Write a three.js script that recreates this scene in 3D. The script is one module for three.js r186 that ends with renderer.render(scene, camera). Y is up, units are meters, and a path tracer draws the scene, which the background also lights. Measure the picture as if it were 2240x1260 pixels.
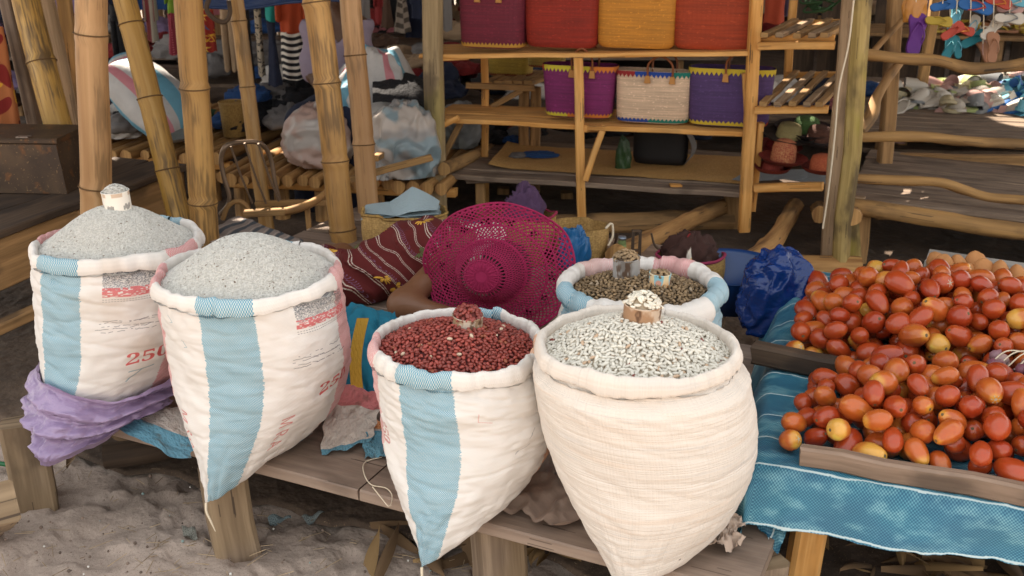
import * as THREE from 'three';
import { mergeGeometries, mergeVertices, toCreasedNormals } from 'three/addons/utils/BufferGeometryUtils.js';
import { MarchingCubes } from 'three/addons/objects/MarchingCubes.js';

// ---------- camera, sky, sun, exposure ----------
const scene = new THREE.Scene();
const PITCH = 20 * Math.PI / 180, FOCAL = 2300, EYE = 1.6;
const camera = new THREE.PerspectiveCamera(2 * Math.atan(630 / FOCAL) * 180 / Math.PI, 16 / 9, 0.05, 400);
camera.position.set(0, EYE, 0); camera.rotation.x = -PITCH;
camera.focus = 2.75; camera.userData.fStop = 6.5;
const renderer = new THREE.WebGLRenderer({ antialias: true });
renderer.toneMapping = THREE.LinearToneMapping;
renderer.toneMappingExposure = 3.45;
renderer.shadowMap.enabled = true;
const SUN = new THREE.Vector3(-0.42, 0.80, -0.60).normalize();
{ // clear hazy sky
  const W = 256, H = 128, d = new Float32Array(W * H * 4);
  for (let j = 0; j < H; j++) for (let i = 0; i < W; i++) {
    const el = ((j + 0.5) / H - 0.5) * Math.PI, az = ((i + 0.5) / W - 0.5) * 2 * Math.PI;
    const v = new THREE.Vector3(Math.cos(az) * Math.cos(el), Math.sin(el), Math.sin(az) * Math.cos(el));
    const up = Math.max(0, v.y), k = Math.pow(1 - up, 3), s = Math.max(0, v.dot(SUN)), g = 0.25 * Math.pow(s, 6);
    const c = [0.425 + 0.25 * k + g, 0.44 + 0.19 * k + g, 0.46 + 0.1 * k + g * 0.8];
    const o = (j * W + i) * 4; for (let q = 0; q < 3; q++) d[o + q] = c[q] * 0.95; d[o + 3] = 1;
  }
  const t = new THREE.DataTexture(d, W, H, THREE.RGBAFormat, THREE.FloatType);
  t.mapping = THREE.EquirectangularReflectionMapping; t.magFilter = THREE.LinearFilter; t.needsUpdate = true;
  scene.background = t; scene.environment = t;
}
const sun = new THREE.DirectionalLight(new THREE.Color(1, 0.88, 0.735), 4.8);
sun.position.copy(SUN).multiplyScalar(30); sun.castShadow = true; sun.shadow.radius = 1;
Object.assign(sun.shadow.camera, { left: -14, right: 14, top: 14, bottom: -14, near: 1, far: 70 }); sun.shadow.mapSize.set(4096, 4096);
scene.add(sun); scene.add(sun.target);

// ---------- helpers ----------
const V = (x, y, z) => new THREE.Vector3(x, y, z);
const { clamp, lerp, smoothstep } = THREE.MathUtils;
function rng(seed) { let a = seed | 0; return () => { a = (a + 0x6d2b79f5) | 0; let t = Math.imul(a ^ (a >>> 15), 1 | a); t = (t + Math.imul(t ^ (t >>> 7), 61 | t)) ^ t; return ((t ^ (t >>> 14)) >>> 0) / 4294967296; }; }
const sp = Math.sin(PITCH), cp = Math.cos(PITCH);
// surveyed points: a bearing read off the photograph, taken to a known height (onH) or a known distance north (at)
function onH(px, py, h) { const u = (px - 1120) / FOCAL, v = (py - 630) / FOCAL, t = (EYE - h) / (sp + v * cp); return V(u * t, h, -t * (cp - v * sp)); }
function at(px, py, d) { const u = (px - 1120) / FOCAL, v = (py - 630) / FOCAL, t = d / (cp - v * sp); return V(u * t, EYE - t * (sp + v * cp), -d); }
const hash = (x, y, z) => { let h = Math.imul(x | 0, 374761393) ^ Math.imul(y | 0, 668265263) ^ Math.imul(z | 0, 2147483647 - 19); h = Math.imul(h ^ (h >>> 13), 1274126177); return ((h ^ (h >>> 16)) >>> 0) / 4294967296; };
const sm = (t) => t * t * (3 - 2 * t);
function n2(x, y, seed = 0, px = 0, py = 0) {
  const ix = Math.floor(x), iy = Math.floor(y), fx = sm(x - ix), fy = sm(y - iy);
  const w = (i, p) => (p ? ((i % p) + p) % p : i);
  const a = w(ix, px), b = w(ix + 1, px), c = w(iy, py), d = w(iy + 1, py);
  return lerp(lerp(hash(a, c, seed), hash(b, c, seed), fx), lerp(hash(a, d, seed), hash(b, d, seed), fx), fy);
}
function f2(x, y, oct = 4, seed = 0, px = 0, py = 0) { let s = 0, a = 0.5, m = 0; for (let i = 0; i < oct; i++) { s += a * n2(x, y, seed + i * 17, px, py); m += a; a *= 0.5; x *= 2; y *= 2; px *= 2; py *= 2; } return s / m; }
function n3(x, y, z, seed = 0) {
  const ix = Math.floor(x), iy = Math.floor(y), iz = Math.floor(z), fx = sm(x - ix), fy = sm(y - iy), fz = sm(z - iz);
  const h = (a, b, c) => hash(ix + a + seed * 131, iy + b, iz + c);
  return lerp(lerp(lerp(h(0, 0, 0), h(1, 0, 0), fx), lerp(h(0, 1, 0), h(1, 1, 0), fx), fy), lerp(lerp(h(0, 0, 1), h(1, 0, 1), fx), lerp(h(0, 1, 1), h(1, 1, 1), fx), fy), fz);
}
function f3(x, y, z, oct = 3, seed = 0) { let s = 0, a = 0.5, m = 0; for (let i = 0; i < oct; i++) { s += a * n3(x, y, z, seed + i); m += a; a *= 0.5; x *= 2; y *= 2; z *= 2; } return s / m; }
const taken = new Map();
function numbered(n) { const k = taken.get(n) || 0; taken.set(n, k + 1); return k ? n + '_' + String(k).padStart(3, '0') : n; }
function tag(o, label, category, group, kind) { o.userData = { label, category }; if (group) o.userData.group = group; if (kind) o.userData.kind = kind; return o; }
function thing(name, label, category, group) { const g = new THREE.Group(); g.name = numbered(name); scene.add(g); return tag(g, label, category, group); }
function part(parent, name, geo, mat) { const m = new THREE.Mesh(geo, mat); m.name = name; parent.add(m); return m; }
function single(name, geo, mat, label, category, group) { const m = new THREE.Mesh(geo, mat); m.name = numbered(name); scene.add(m); return tag(m, label, category, group); }
function setting(name, geo, mat) { const m = new THREE.Mesh(geo, mat); m.name = numbered(name); m.userData = { kind: 'structure' }; scene.add(m); return m; }

// ---------- geometry builders ----------
function gridGeo(nu, nv, fn, uvfn, closeU = false) {
  const p = [], uv = [], ix = [];
  for (let j = 0; j <= nv; j++) for (let i = 0; i <= nu; i++) { const q = fn(i / nu, j / nv); p.push(q.x, q.y, q.z); const t = uvfn ? uvfn(i / nu, j / nv) : [i / nu, j / nv]; uv.push(t[0], t[1]); }
  for (let j = 0; j < nv; j++) for (let i = 0; i < nu; i++) { const a = j * (nu + 1) + i, b = a + 1, c = a + nu + 1, d = c + 1; ix.push(a, b, d, a, d, c); }
  const g = new THREE.BufferGeometry(); g.setAttribute('position', new THREE.Float32BufferAttribute(p, 3)); g.setAttribute('uv', new THREE.Float32BufferAttribute(uv, 2)); g.setIndex(ix); g.computeVertexNormals();
  if (closeU) { const n = g.attributes.normal; for (let j = 0; j <= nv; j++) { const a = j * (nu + 1), b = a + nu, v = V(n.getX(a) + n.getX(b), n.getY(a) + n.getY(b), n.getZ(a) + n.getZ(b)).normalize(); n.setXYZ(a, v.x, v.y, v.z); n.setXYZ(b, v.x, v.y, v.z); } }
  return g;
}
// bar of chamfered section, long axis x, centred; every ring a little off true
function bar(len, h, w, o = {}) {
  const { c = Math.min(h, w) * 0.12, segs = Math.max(1, Math.min(8, Math.round(len / 0.18))), wob = 0.004, seed = 1, round = false, taper = 0 } = o;
  let prof = [];
  if (round) { for (let i = 0; i < 9; i++) { const a = i / 9 * Math.PI * 2; prof.push([Math.cos(a) * w / 2, Math.sin(a) * h / 2]); } }
  else { const a = w / 2, b = h / 2; prof = [[-a + c, -b], [a - c, -b], [a, -b + c], [a, b - c], [a - c, b], [-a + c, b], [-a, b - c], [-a, -b + c]]; }
  const n = prof.length, p = [], uv = [], ix = [], r = rng(seed * 7919 + 13), u0 = r() * 3, v0 = r();
  let per = [0]; for (let i = 0; i < n; i++) { const a = prof[i], b = prof[(i + 1) % n]; per.push(per[i] + Math.hypot(a[0] - b[0], a[1] - b[1])); }
  for (let s = 0; s <= segs; s++) {
    const t = s / segs, oy = (r() - 0.5) * wob * 2, oz = (r() - 0.5) * wob * 2, k = (1 - taper * t) * (1 + (r() - 0.5) * wob * 4);
    for (let i = 0; i <= n; i++) { const q = prof[i % n]; const e = (s === 0 || s === segs) ? (hash(i % n, s, seed) - 0.5) * wob * 2 : 0; p.push((t - 0.5) * len + e, q[1] * k + oy, q[0] * k + oz); uv.push(u0 + t * len, v0 + per[i]); }
  }
  for (let s = 0; s < segs; s++) for (let i = 0; i < n; i++) { const a = s * (n + 1) + i, b = a + 1, d = a + n + 1, e = d + 1; ix.push(a, b, e, a, e, d); }
  for (const s of [0, segs]) { const base = p.length / 3; for (let i = 0; i < n; i++) { const k = (s * (n + 1) + i) * 3; p.push(p[k], p[k + 1], p[k + 2]); uv.push(p[k + 2] * 0.3 + 0.2, p[k + 1]); } for (let i = 1; i < n - 1; i++) s ? ix.push(base, base + i, base + i + 1) : ix.push(base, base + i + 1, base + i); }
  let g = new THREE.BufferGeometry(); g.setAttribute('position', new THREE.Float32BufferAttribute(p, 3)); g.setAttribute('uv', new THREE.Float32BufferAttribute(uv, 2)); g.setIndex(ix);
  return toCreasedNormals(g, 0.5);
}
const flipCheck = (g) => g;
function aim(A, B, roll = 0) { // matrix taking +x to the direction A->B, centred between them
  const x = B.clone().sub(A).normalize(); let up = Math.abs(x.y) > 0.9 ? V(0, 0, 1) : V(0, 1, 0);
  const z = x.clone().cross(up).normalize(), y = z.clone().cross(x);
  return new THREE.Matrix4().makeBasis(x, y, z).multiply(new THREE.Matrix4().makeRotationX(roll)).setPosition(A.clone().add(B).multiplyScalar(0.5));
}
function beamGeo(A, B, h, w, o = {}) { return bar(A.distanceTo(B), h, w, o).applyMatrix4(aim(A, B, o.roll || 0)); }
function sweep(pts, rad, o = {}) {
  const { sides = 10, segs = Math.max(4, pts.length * 5), cap = true, rough = 0, seed = 3, flat = 1, closed = false } = o;
  const curve = new THREE.CatmullRomCurve3(pts, closed, 'centripetal'), L = curve.getLength(), fr = curve.computeFrenetFrames(segs, closed);
  const R = typeof rad === 'function' ? rad : Array.isArray(rad) ? (t) => { const k = t * (rad.length - 1), i = Math.min(rad.length - 2, Math.floor(k)); return lerp(rad[i], rad[i + 1], k - i); } : () => rad;
  const p = [], uv = [], ix = [], u0 = hash(seed, 5, 1) * 3;
  for (let s = 0; s <= segs; s++) {
    const t = s / segs, c = curve.getPointAt(t), r = R(t), N = fr.normals[s], B = fr.binormals[s];
    for (let i = 0; i <= sides; i++) { const a = i / sides * Math.PI * 2, k = 1 + rough * (n2((i % sides) * 1.7 + 0.3, t * L * 9, seed) - 0.5) * 2; const x = Math.cos(a) * r * k, y = Math.sin(a) * r * k * flat; p.push(c.x + N.x * x + B.x * y, c.y + N.y * x + B.y * y, c.z + N.z * x + B.z * y); uv.push(u0 + t * L, i / sides * Math.PI * 2 * Math.max(r, 0.002)); }
  }
  for (let s = 0; s < segs; s++) for (let i = 0; i < sides; i++) { const a = s * (sides + 1) + i, b = a + 1, d = a + sides + 1, e = d + 1; ix.push(a, b, e, a, e, d); }
  if (cap && !closed) for (const s of [0, segs]) { const base = p.length / 3; for (let i = 0; i < sides; i++) { const k = (s * (sides + 1) + i) * 3; p.push(p[k], p[k + 1], p[k + 2]); const a = i / sides * 6.2832; uv.push(0.3 + Math.cos(a) * 0.01, Math.sin(a) * R(s / segs)); } for (let i = 1; i < sides - 1; i++) s ? ix.push(base, base + i, base + i + 1) : ix.push(base, base + i + 1, base + i); }
  const g = new THREE.BufferGeometry(); g.setAttribute('position', new THREE.Float32BufferAttribute(p, 3)); g.setAttribute('uv', new THREE.Float32BufferAttribute(uv, 2)); g.setIndex(ix); g.computeVertexNormals();
  const n = g.attributes.normal; for (let s = 0; s <= segs; s++) { const a = s * (sides + 1), b = a + sides, v = V(n.getX(a) + n.getX(b), n.getY(a) + n.getY(b), n.getZ(a) + n.getZ(b)).normalize(); n.setXYZ(a, v.x, v.y, v.z); n.setXYZ(b, v.x, v.y, v.z); }
  return g;
}
function boxUV(g, k = 1) { // uv in metres by the way the face points
  const q = g.index ? g.toNonIndexed() : g; q.computeVertexNormals(); const P = q.attributes.position, N = q.attributes.normal, uv = new Float32Array(P.count * 2);
  for (let i = 0; i < P.count; i += 3) {
    const nx = Math.abs(N.getX(i) + N.getX(i + 1) + N.getX(i + 2)), ny = Math.abs(N.getY(i) + N.getY(i + 1) + N.getY(i + 2)), nz = Math.abs(N.getZ(i) + N.getZ(i + 1) + N.getZ(i + 2));
    for (let j = i; j < i + 3; j++) { const x = P.getX(j), y = P.getY(j), z = P.getZ(j); const a = nx > ny && nx > nz ? [z, y] : ny > nz ? [x, z] : [x, y]; uv[j * 2] = a[0] * k; uv[j * 2 + 1] = a[1] * k; }
  }
  q.setAttribute('uv', new THREE.BufferAttribute(uv, 2)); return q;
}
function merge(list) { return mergeGeometries(list.map((g) => { const q = g.index ? g.toNonIndexed() : g.clone(); for (const k of Object.keys(q.attributes)) if (!['position', 'normal', 'uv'].includes(k)) q.deleteAttribute(k); if (!q.attributes.normal) q.computeVertexNormals(); if (!q.attributes.uv) q.setAttribute('uv', new THREE.BufferAttribute(new Float32Array(q.attributes.position.count * 2), 2)); return q; })); }
function lathe(prof, seg = 32) { return new THREE.LatheGeometry(prof.map(([r, y]) => new THREE.Vector2(r, y)), seg); }
function sdfGeo(fn, c, half, res, uvk = 1) {
  const mc = new MarchingCubes(res, new THREE.MeshStandardMaterial(), false, false, 400000); mc.isolation = 0; const hs = res / 2;
  for (let z = 0; z < res; z++) for (let y = 0; y < res; y++) for (let x = 0; x < res; x++) mc.field[x + y * res + z * res * res] = -fn(c.x + (x - hs) / hs * half, c.y + (y - hs) / hs * half, c.z + (z - hs) / hs * half);
  mc.update(); const n = mc.count, p = new Float32Array(n * 3); for (let i = 0; i < n; i++) { p[i * 3] = c.x + mc.positionArray[i * 3] * half; p[i * 3 + 1] = c.y + mc.positionArray[i * 3 + 1] * half; p[i * 3 + 2] = c.z + mc.positionArray[i * 3 + 2] * half; }
  let g = new THREE.BufferGeometry(); g.setAttribute('position', new THREE.BufferAttribute(p, 3)); g = mergeVertices(g, half / res * 0.02); g.computeVertexNormals();
  const P = g.attributes.position, uv = new Float32Array(P.count * 2); for (let i = 0; i < P.count; i++) { uv[i * 2] = P.getX(i) * uvk; uv[i * 2 + 1] = (P.getY(i) - P.getZ(i) * 0.6) * uvk; } g.setAttribute('uv', new THREE.BufferAttribute(uv, 2)); return g;
}
const smin = (a, b, k) => { const h = Math.max(k - Math.abs(a - b), 0) / k; return Math.min(a, b) - h * h * k * 0.25; };
function cone(p, a, b, ra, rb) { const bx = b.x - a.x, by = b.y - a.y, bz = b.z - a.z, px = p[0] - a.x, py = p[1] - a.y, pz = p[2] - a.z; const t = clamp((px * bx + py * by + pz * bz) / (bx * bx + by * by + bz * bz), 0, 1); return Math.hypot(px - bx * t, py - by * t, pz - bz * t) - lerp(ra, rb, t); }

// ---------- textures ----------
const clampB = (x) => Math.max(0, Math.min(255, Math.round(x * 255)));
function tex(w, h, fn, srgb = true) {
  const d = new Uint8Array(w * h * 4); for (let y = 0; y < h; y++) for (let x = 0; x < w; x++) { const c = fn(x / w, y / h, x, y), o = (y * w + x) * 4; if (typeof c === 'number') { d[o] = d[o + 1] = d[o + 2] = clampB(c); } else { d[o] = clampB(c[0]); d[o + 1] = clampB(c[1]); d[o + 2] = clampB(c[2]); } d[o + 3] = 255; }
  const t = new THREE.DataTexture(d, w, h); t.magFilter = THREE.LinearFilter; t.minFilter = THREE.LinearMipmapLinearFilter; t.generateMipmaps = true; t.wrapS = t.wrapT = THREE.RepeatWrapping; if (srgb) t.colorSpace = THREE.SRGBColorSpace; t.needsUpdate = true; return t;
}
function rep(t, x, y) { t.repeat.set(x, y); return t; }
const mix3 = (a, b, t) => [lerp(a[0], b[0], t), lerp(a[1], b[1], t), lerp(a[2], b[2], t)];
const hex = (h) => [(h >> 16 & 255) / 255, (h >> 8 & 255) / 255, (h & 255) / 255];
const MAT = {};
function std(o) { return new THREE.MeshStandardMaterial({ side: THREE.DoubleSide, roughness: 0.85, ...o }); }
const woodBump = rep(tex(256, 256, (u, v) => 0.6 * f2(u * 4, v * 48, 3, 5, 4, 48) + 0.4 * (n2(u * 6, v * 90, 8, 6, 90) > 0.86 ? 0 : 1), false), 1, 2);
function wood(dark, light, o = {}) {
  const { stain = 0.3, stainC = [0.16, 0.12, 0.09], seed = 1, rough = 0.8, tint = null, tintAmt = 0.4 } = o, A = hex(dark), B = hex(light);
  const map = rep(tex(384, 256, (u, v) => {
    const wv = v + 0.03 * (f2(u * 3, v * 3, 2, seed + 3, 3, 3) - 0.5), g = f2(u * 3, wv * 30, 4, seed, 3, 30), fine = n2(u * 16, v * 128, seed + 9, 16, 128);
    let c = mix3(A, B, clamp(g * 1.5 - 0.25 + (fine - 0.5) * 0.35, 0, 1));
    if (tint) c = mix3(c, hex(tint), tintAmt * smoothstep(f2(u * 3, v * 3, 4, seed + 71, 3, 3), 0.45, 0.65));
    const s = smoothstep(f2(u * 5, v * 5, 5, seed + 31, 5, 5), 0.52, 0.75) * stain; c = mix3(c, stainC, s);
    if (n2(u * 5, v * 110, seed + 55, 5, 110) > 0.93) c = mix3(c, stainC, 0.6);
    return c;
  }), 1, 2);
  return std({ map, roughness: rough, bumpMap: woodBump, bumpScale: 0.0012 });
}
MAT.bench = wood(0x7d6a5c, 0x9c8878, { seed: 3, stain: 0.22, rough: 0.6 });
MAT.benchLeg = wood(0x6f5d4c, 0x9a8670, { seed: 7, stain: 0.4, tint: 0x94794a, tintAmt: 0.25 });
MAT.shelf = wood(0xbd823c, 0xe3ae68, { seed: 11, stain: 0.12 });
MAT.greyWood = wood(0x66564a, 0x94806c, { seed: 15, stain: 0.3 });
MAT.greenPost = wood(0x86703c, 0xb09860, { seed: 19, stain: 0.5, tint: 0x8f862c, tintAmt: 0.55 });
MAT.mossPost = wood(0x83704f, 0xab9470, { seed: 20, stain: 0.45, tint: 0x8f8436, tintAmt: 0.4 });
MAT.palePost = wood(0x8d7456, 0xb99c7c, { seed: 21, stain: 0.25 });
MAT.darkBoard = wood(0x3a2d22, 0x5e4a38, { seed: 25, stain: 0.5 });
MAT.trayBoard = wood(0x75604f, 0x9c8471, { seed: 27, stain: 0.4, rough: 0.6 });
MAT.log = wood(0x8a6236, 0xc0955c, { seed: 29, stain: 0.3 });
MAT.rail = wood(0x83643e, 0xb58c55, { seed: 33, stain: 0.3 });
MAT.brownLog = wood(0x83643e, 0xb58c5c, { seed: 35, stain: 0.35 });  // weathered brown log timber in its own even colour
function bambooMat(dark, light, seed, mould) {
  const A = hex(dark), B = hex(light);
  const map = rep(tex(512, 256, (u, v) => {
    let c = mix3(A, B, clamp(f2(u * 2, v * 26, 3, seed, 2, 26) * 0.9 + f2(u * 4, v * 4, 3, seed + 4, 4, 4) * 0.8 - 0.35, 0, 1));
    const m = smoothstep(f2(u * 6, v * 5, 5, seed + 21, 6, 5) + 0.55 * (f2(u * 16, v * 60, 3, seed + 8, 16, 60) - 0.5), 0.5, 0.85) * mould; c = mix3(c, [0.27, 0.2, 0.11], m);
    const pale = smoothstep(f2(u * 3, v * 9, 4, seed + 41, 3, 9), 0.6, 0.8) * 0.35; c = mix3(c, [0.8, 0.7, 0.56], pale);
    if (n2(u * 3, v * 70, seed + 61, 3, 70) > 0.955) c = mix3(c, [0.3, 0.22, 0.12], 0.55);
    return c;
  }), 0.8, 2.8);
  return std({ map, roughness: 0.55, bumpMap: woodBump, bumpScale: 0.0008 });
}
MAT.bamboo = [bambooMat(0x8e6633, 0xbd9253, 41, 0.5), bambooMat(0x8f6a2b, 0xbb9244, 43, 0.75), bambooMat(0x976f44, 0xbf976a, 47, 0.35)];
MAT.bambooNode = std({ color: new THREE.Color(0x5f4526), roughness: 0.8 });
MAT.earth = std({ roughness: 0.95, bumpMap: rep(tex(256, 256, (u, v) => f2(u * 24, v * 24, 4, 177, 24, 24), false), 1.2, 1.2), bumpScale: 0.012, map: rep(tex(512, 512, (u, v) => { const g = f2(u * 6, v * 6, 5, 151, 6, 6), fine = hash(Math.floor(u * 512), Math.floor(v * 512), 13); let c = mix3([0.27, 0.22, 0.18], [0.42, 0.35, 0.29], clamp(g * 1.4 - 0.2 + (fine - 0.5) * 0.5, 0, 1)); if (fine > 0.99) c = [0.6, 0.5, 0.38]; return c; }), 1.1, 1.1) });  // dark earth, toned to add shade under the stalls
MAT.sand = std({ map: rep(tex(1024, 1024, (u, v) => {
  const g = f2(u * 6, v * 6, 5, 51, 6, 6), fine = hash(Math.floor(u * 1024), Math.floor(v * 1024), 3); let c = mix3([0.6, 0.535, 0.485], [0.76, 0.69, 0.635], clamp(g * 1.2 - 0.1 + (fine - 0.5) * 0.55, 0, 1));
  if (fine > 0.992) c = [0.82, 0.77, 0.7]; if (fine < 0.012) c = [0.26, 0.22, 0.19]; return c;
}), 0.9, 0.9), bumpMap: rep(tex(512, 512, (u, v) => f2(u * 60, v * 60, 3, 77, 60, 60), false), 1.2, 1.2), bumpScale: 0.004, roughness: 0.95 });
const weaveBump = tex(64, 64, (u, v) => 0.5 + 0.25 * Math.sin(u * 6.2832 * 8) * Math.sin(v * 6.2832 * 8), false);
const clothBump = rep(tex(256, 256, (u, v) => f2(u * 10, v * 10, 5, 91, 10, 10), false), 3, 3);
function cloth(c, o = {}) { return std({ color: new THREE.Color(c), roughness: 0.9, bumpMap: clothBump, bumpScale: 0.006, ...o }); }
function plastic(c, o = {}) { return new THREE.MeshPhysicalMaterial({ side: THREE.DoubleSide, color: new THREE.Color(c), roughness: 0.35, ...o }); }
function printed(w, h, draw, k = [1, 1], o = {}) { const cv = document.createElement('canvas'); cv.width = w; cv.height = h; draw(cv.getContext('2d'), w, h); const t = new THREE.CanvasTexture(cv); t.wrapS = t.wrapT = THREE.RepeatWrapping; t.colorSpace = THREE.SRGBColorSpace; t.repeat.set(k[0], k[1]); return std({ map: t, roughness: 0.9, ...o }); }
// ---------- ground ----------
{
  const axis = (lo, hi, step, far) => { const a = []; for (let x = lo; x <= hi + 1e-6; x += step) a.push(x); let s = step, x = hi; const up = [], dn = []; while (x < far) { s *= 1.22; x += s; up.push(x); } s = step; x = lo; while (x > -far) { s *= 1.22; x -= s; dn.unshift(x); } return [...dn, ...a, ...up]; };
  const xs = axis(-1.7, 1.6, 0.0135, 160), zs = axis(-3.3, -1.9, 0.0135, 160), nx = xs.length, nz = zs.length, p = [], uv = [], ix = [];
  const gh = (x, z) => { const e = Math.max(0, Math.max(-1.7 - x, x - 1.6, -3.3 - z, z + 1.9)), k = Math.exp(-e * 0.8); const d = f2(x * 5.2, z * 5.2, 4, 101), pit = f2(x * 14, z * 11, 3, 109); return k * ((d - 0.5) * 0.052 - smoothstep(pit, 0.5, 0.64) * 0.016 + (f2(x * 40, z * 40, 2, 113) - 0.5) * 0.006) - 0.012 - 0.06 * smoothstep(-2.4 + 0.42 * clamp(x, -2.2, 2.2) - z, 0.02, 0.32); };
  for (let j = 0; j < nz; j++) for (let i = 0; i < nx; i++) { p.push(xs[i], gh(xs[i], zs[j]), zs[j]); uv.push(xs[i], zs[j]); }
  for (let j = 0; j < nz - 1; j++) for (let i = 0; i < nx - 1; i++) { const a = j * nx + i; ix.push(a, a + nx, a + nx + 1, a, a + nx + 1, a + 1); }
  const g = new THREE.BufferGeometry(); g.setAttribute('position', new THREE.Float32BufferAttribute(p, 3)); g.setAttribute('uv', new THREE.Float32BufferAttribute(uv, 2)); g.setIndex(ix); g.computeVertexNormals();
  setting('sand_ground', g, MAT.sand);
}
{ // dark trodden earth, its tone also deepening shade under the stalls; ragged edge
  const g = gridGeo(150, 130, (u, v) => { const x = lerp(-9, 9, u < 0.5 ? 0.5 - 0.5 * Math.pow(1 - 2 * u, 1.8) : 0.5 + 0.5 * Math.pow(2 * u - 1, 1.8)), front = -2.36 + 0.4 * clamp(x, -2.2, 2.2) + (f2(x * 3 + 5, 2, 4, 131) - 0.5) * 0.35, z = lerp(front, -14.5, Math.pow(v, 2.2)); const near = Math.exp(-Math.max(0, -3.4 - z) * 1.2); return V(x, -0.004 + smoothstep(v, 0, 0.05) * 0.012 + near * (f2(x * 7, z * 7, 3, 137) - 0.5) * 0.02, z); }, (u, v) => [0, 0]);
  const P = g.attributes.position, uv = g.attributes.uv; for (let i = 0; i < P.count; i++) uv.setXY(i, P.getX(i), P.getZ(i)); setting('earth_shade_floor', g, MAT.earth);
}
// ---------- roofs over the stalls (above the frame; they keep the sun off) ----------
MAT.thatch = wood(0x6b5636, 0xa68a58, { seed: 61, stain: 0.4 });
MAT.blueTarp = std({ color: new THREE.Color(0x243a63), roughness: 0.5, bumpMap: clothBump, bumpScale: 0.004 });
function roof(name, label, x0, x1, z0, z1, y0, y1, targets, mat) { // targets: spots that the photograph shows in a fleck of sun
  const sh = new THREE.Shape([[x0, z0], [x1, z0], [x1, z1], [x0, z1]].map(([a, b]) => new THREE.Vector2(a, -b)));
  targets.forEach(([t, w, d], k) => {
    let h = y0; for (let i = 0; i < 4; i++) { const z = t.z + SUN.z / SUN.y * (h - t.y); h = lerp(y0, y1, (z - z0) / (z1 - z0)); }
    const cx = t.x + SUN.x / SUN.y * (h - t.y), cz = t.z + SUN.z / SUN.y * (h - t.y);
    if (cx - w < x0 || cx + w > x1 || cz - d < z1 || cz + d > z0) return;
    const q = []; for (let i = 0; i < 9; i++) { const a = -i / 9 * Math.PI * 2, r = 0.8 + 0.4 * hash(k, i, 7); q.push(new THREE.Vector2(cx + Math.cos(a) * w * r, -cz + Math.sin(a) * d * r)); }
    sh.holes.push(new THREE.Path(q));
  });
  const g = new THREE.ExtrudeGeometry(sh, { depth: 0.02, bevelEnabled: false }); g.rotateX(-Math.PI / 2); // shape y (= -z) now runs along -z
  const P = g.attributes.position; for (let i = 0; i < P.count; i++) { const z = P.getZ(i); P.setY(i, P.getY(i) + lerp(y0, y1, (z - z0) / (z1 - z0))); } g.computeVertexNormals();
  const uv = g.attributes.uv; for (let i = 0; i < P.count; i++) uv.setXY(i, P.getX(i), P.getZ(i));
  return single(name, g, mat, label, 'roof');
}
const flecksL = [[at(575, 462, 4.5), 0.2, 0.07], [at(690, 435, 4.57), 0.08, 0.08], [at(490, 345, 4.62), 0.05, 0.09], [at(825, 345, 5.05), 0.1, 0.08], [at(340, 240, 5.8), 0.2, 0.2], [at(840, 215, 5.6), 0.2, 0.14], [at(115, 110, 4.95), 0.06, 0.25], [at(200, 60, 9.5), 0.9, 0.25], [at(620, 330, 5.9), 0.16, 0.06], [at(880, 120, 9.0), 0.8, 0.2], [at(420, 130, 9.0), 0.5, 0.2], [at(690, 385, 5.0), 0.1, 0.05]];
const flecksR = [[at(1625, 590, 3.95), 0.1, 0.09], [at(1830, 290, 4.6), 0.08, 0.06], [at(1872, 440, 4.75), 0.1, 0.06], [at(1895, 270, 5.05), 0.09, 0.14], [at(2130, 205, 7.2), 0.6, 0.35], [at(2010, 215, 7.3), 0.35, 0.14], [at(2215, 250, 6.4), 0.2, 0.35], [at(1345, 270, 5.9), 0.08, 0.03], [at(1560, 130, 6.8), 0.25, 0.12], [at(2000, 310, 7.4), 0.5, 0.16], [at(1030, 100, 8.5), 0.5, 0.2], [at(2090, 60, 5.0), 0.1, 0.05], [at(1740, 200, 5.4), 0.1, 0.04], [at(1000, 190, 6.6), 0.2, 0.1]];
roof('tarp_roof', 'blue tarpaulin roof over the clothes stall', -7, -0.4, -2.9, -10.5, 3.12, 3.4, flecksL, MAT.blueTarp);
roof('thatch_roof', 'dry thatch roof over the basket and shoe stalls', -0.6, 7, -2.9, -10.5, 3.2, 3.5, flecksR, MAT.thatch);
roof('thatch_roof', 'dry thatch roof over the farthest stalls', -9, 9, -10.45, -17, 3.6, 3.8, [], MAT.thatch);

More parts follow.
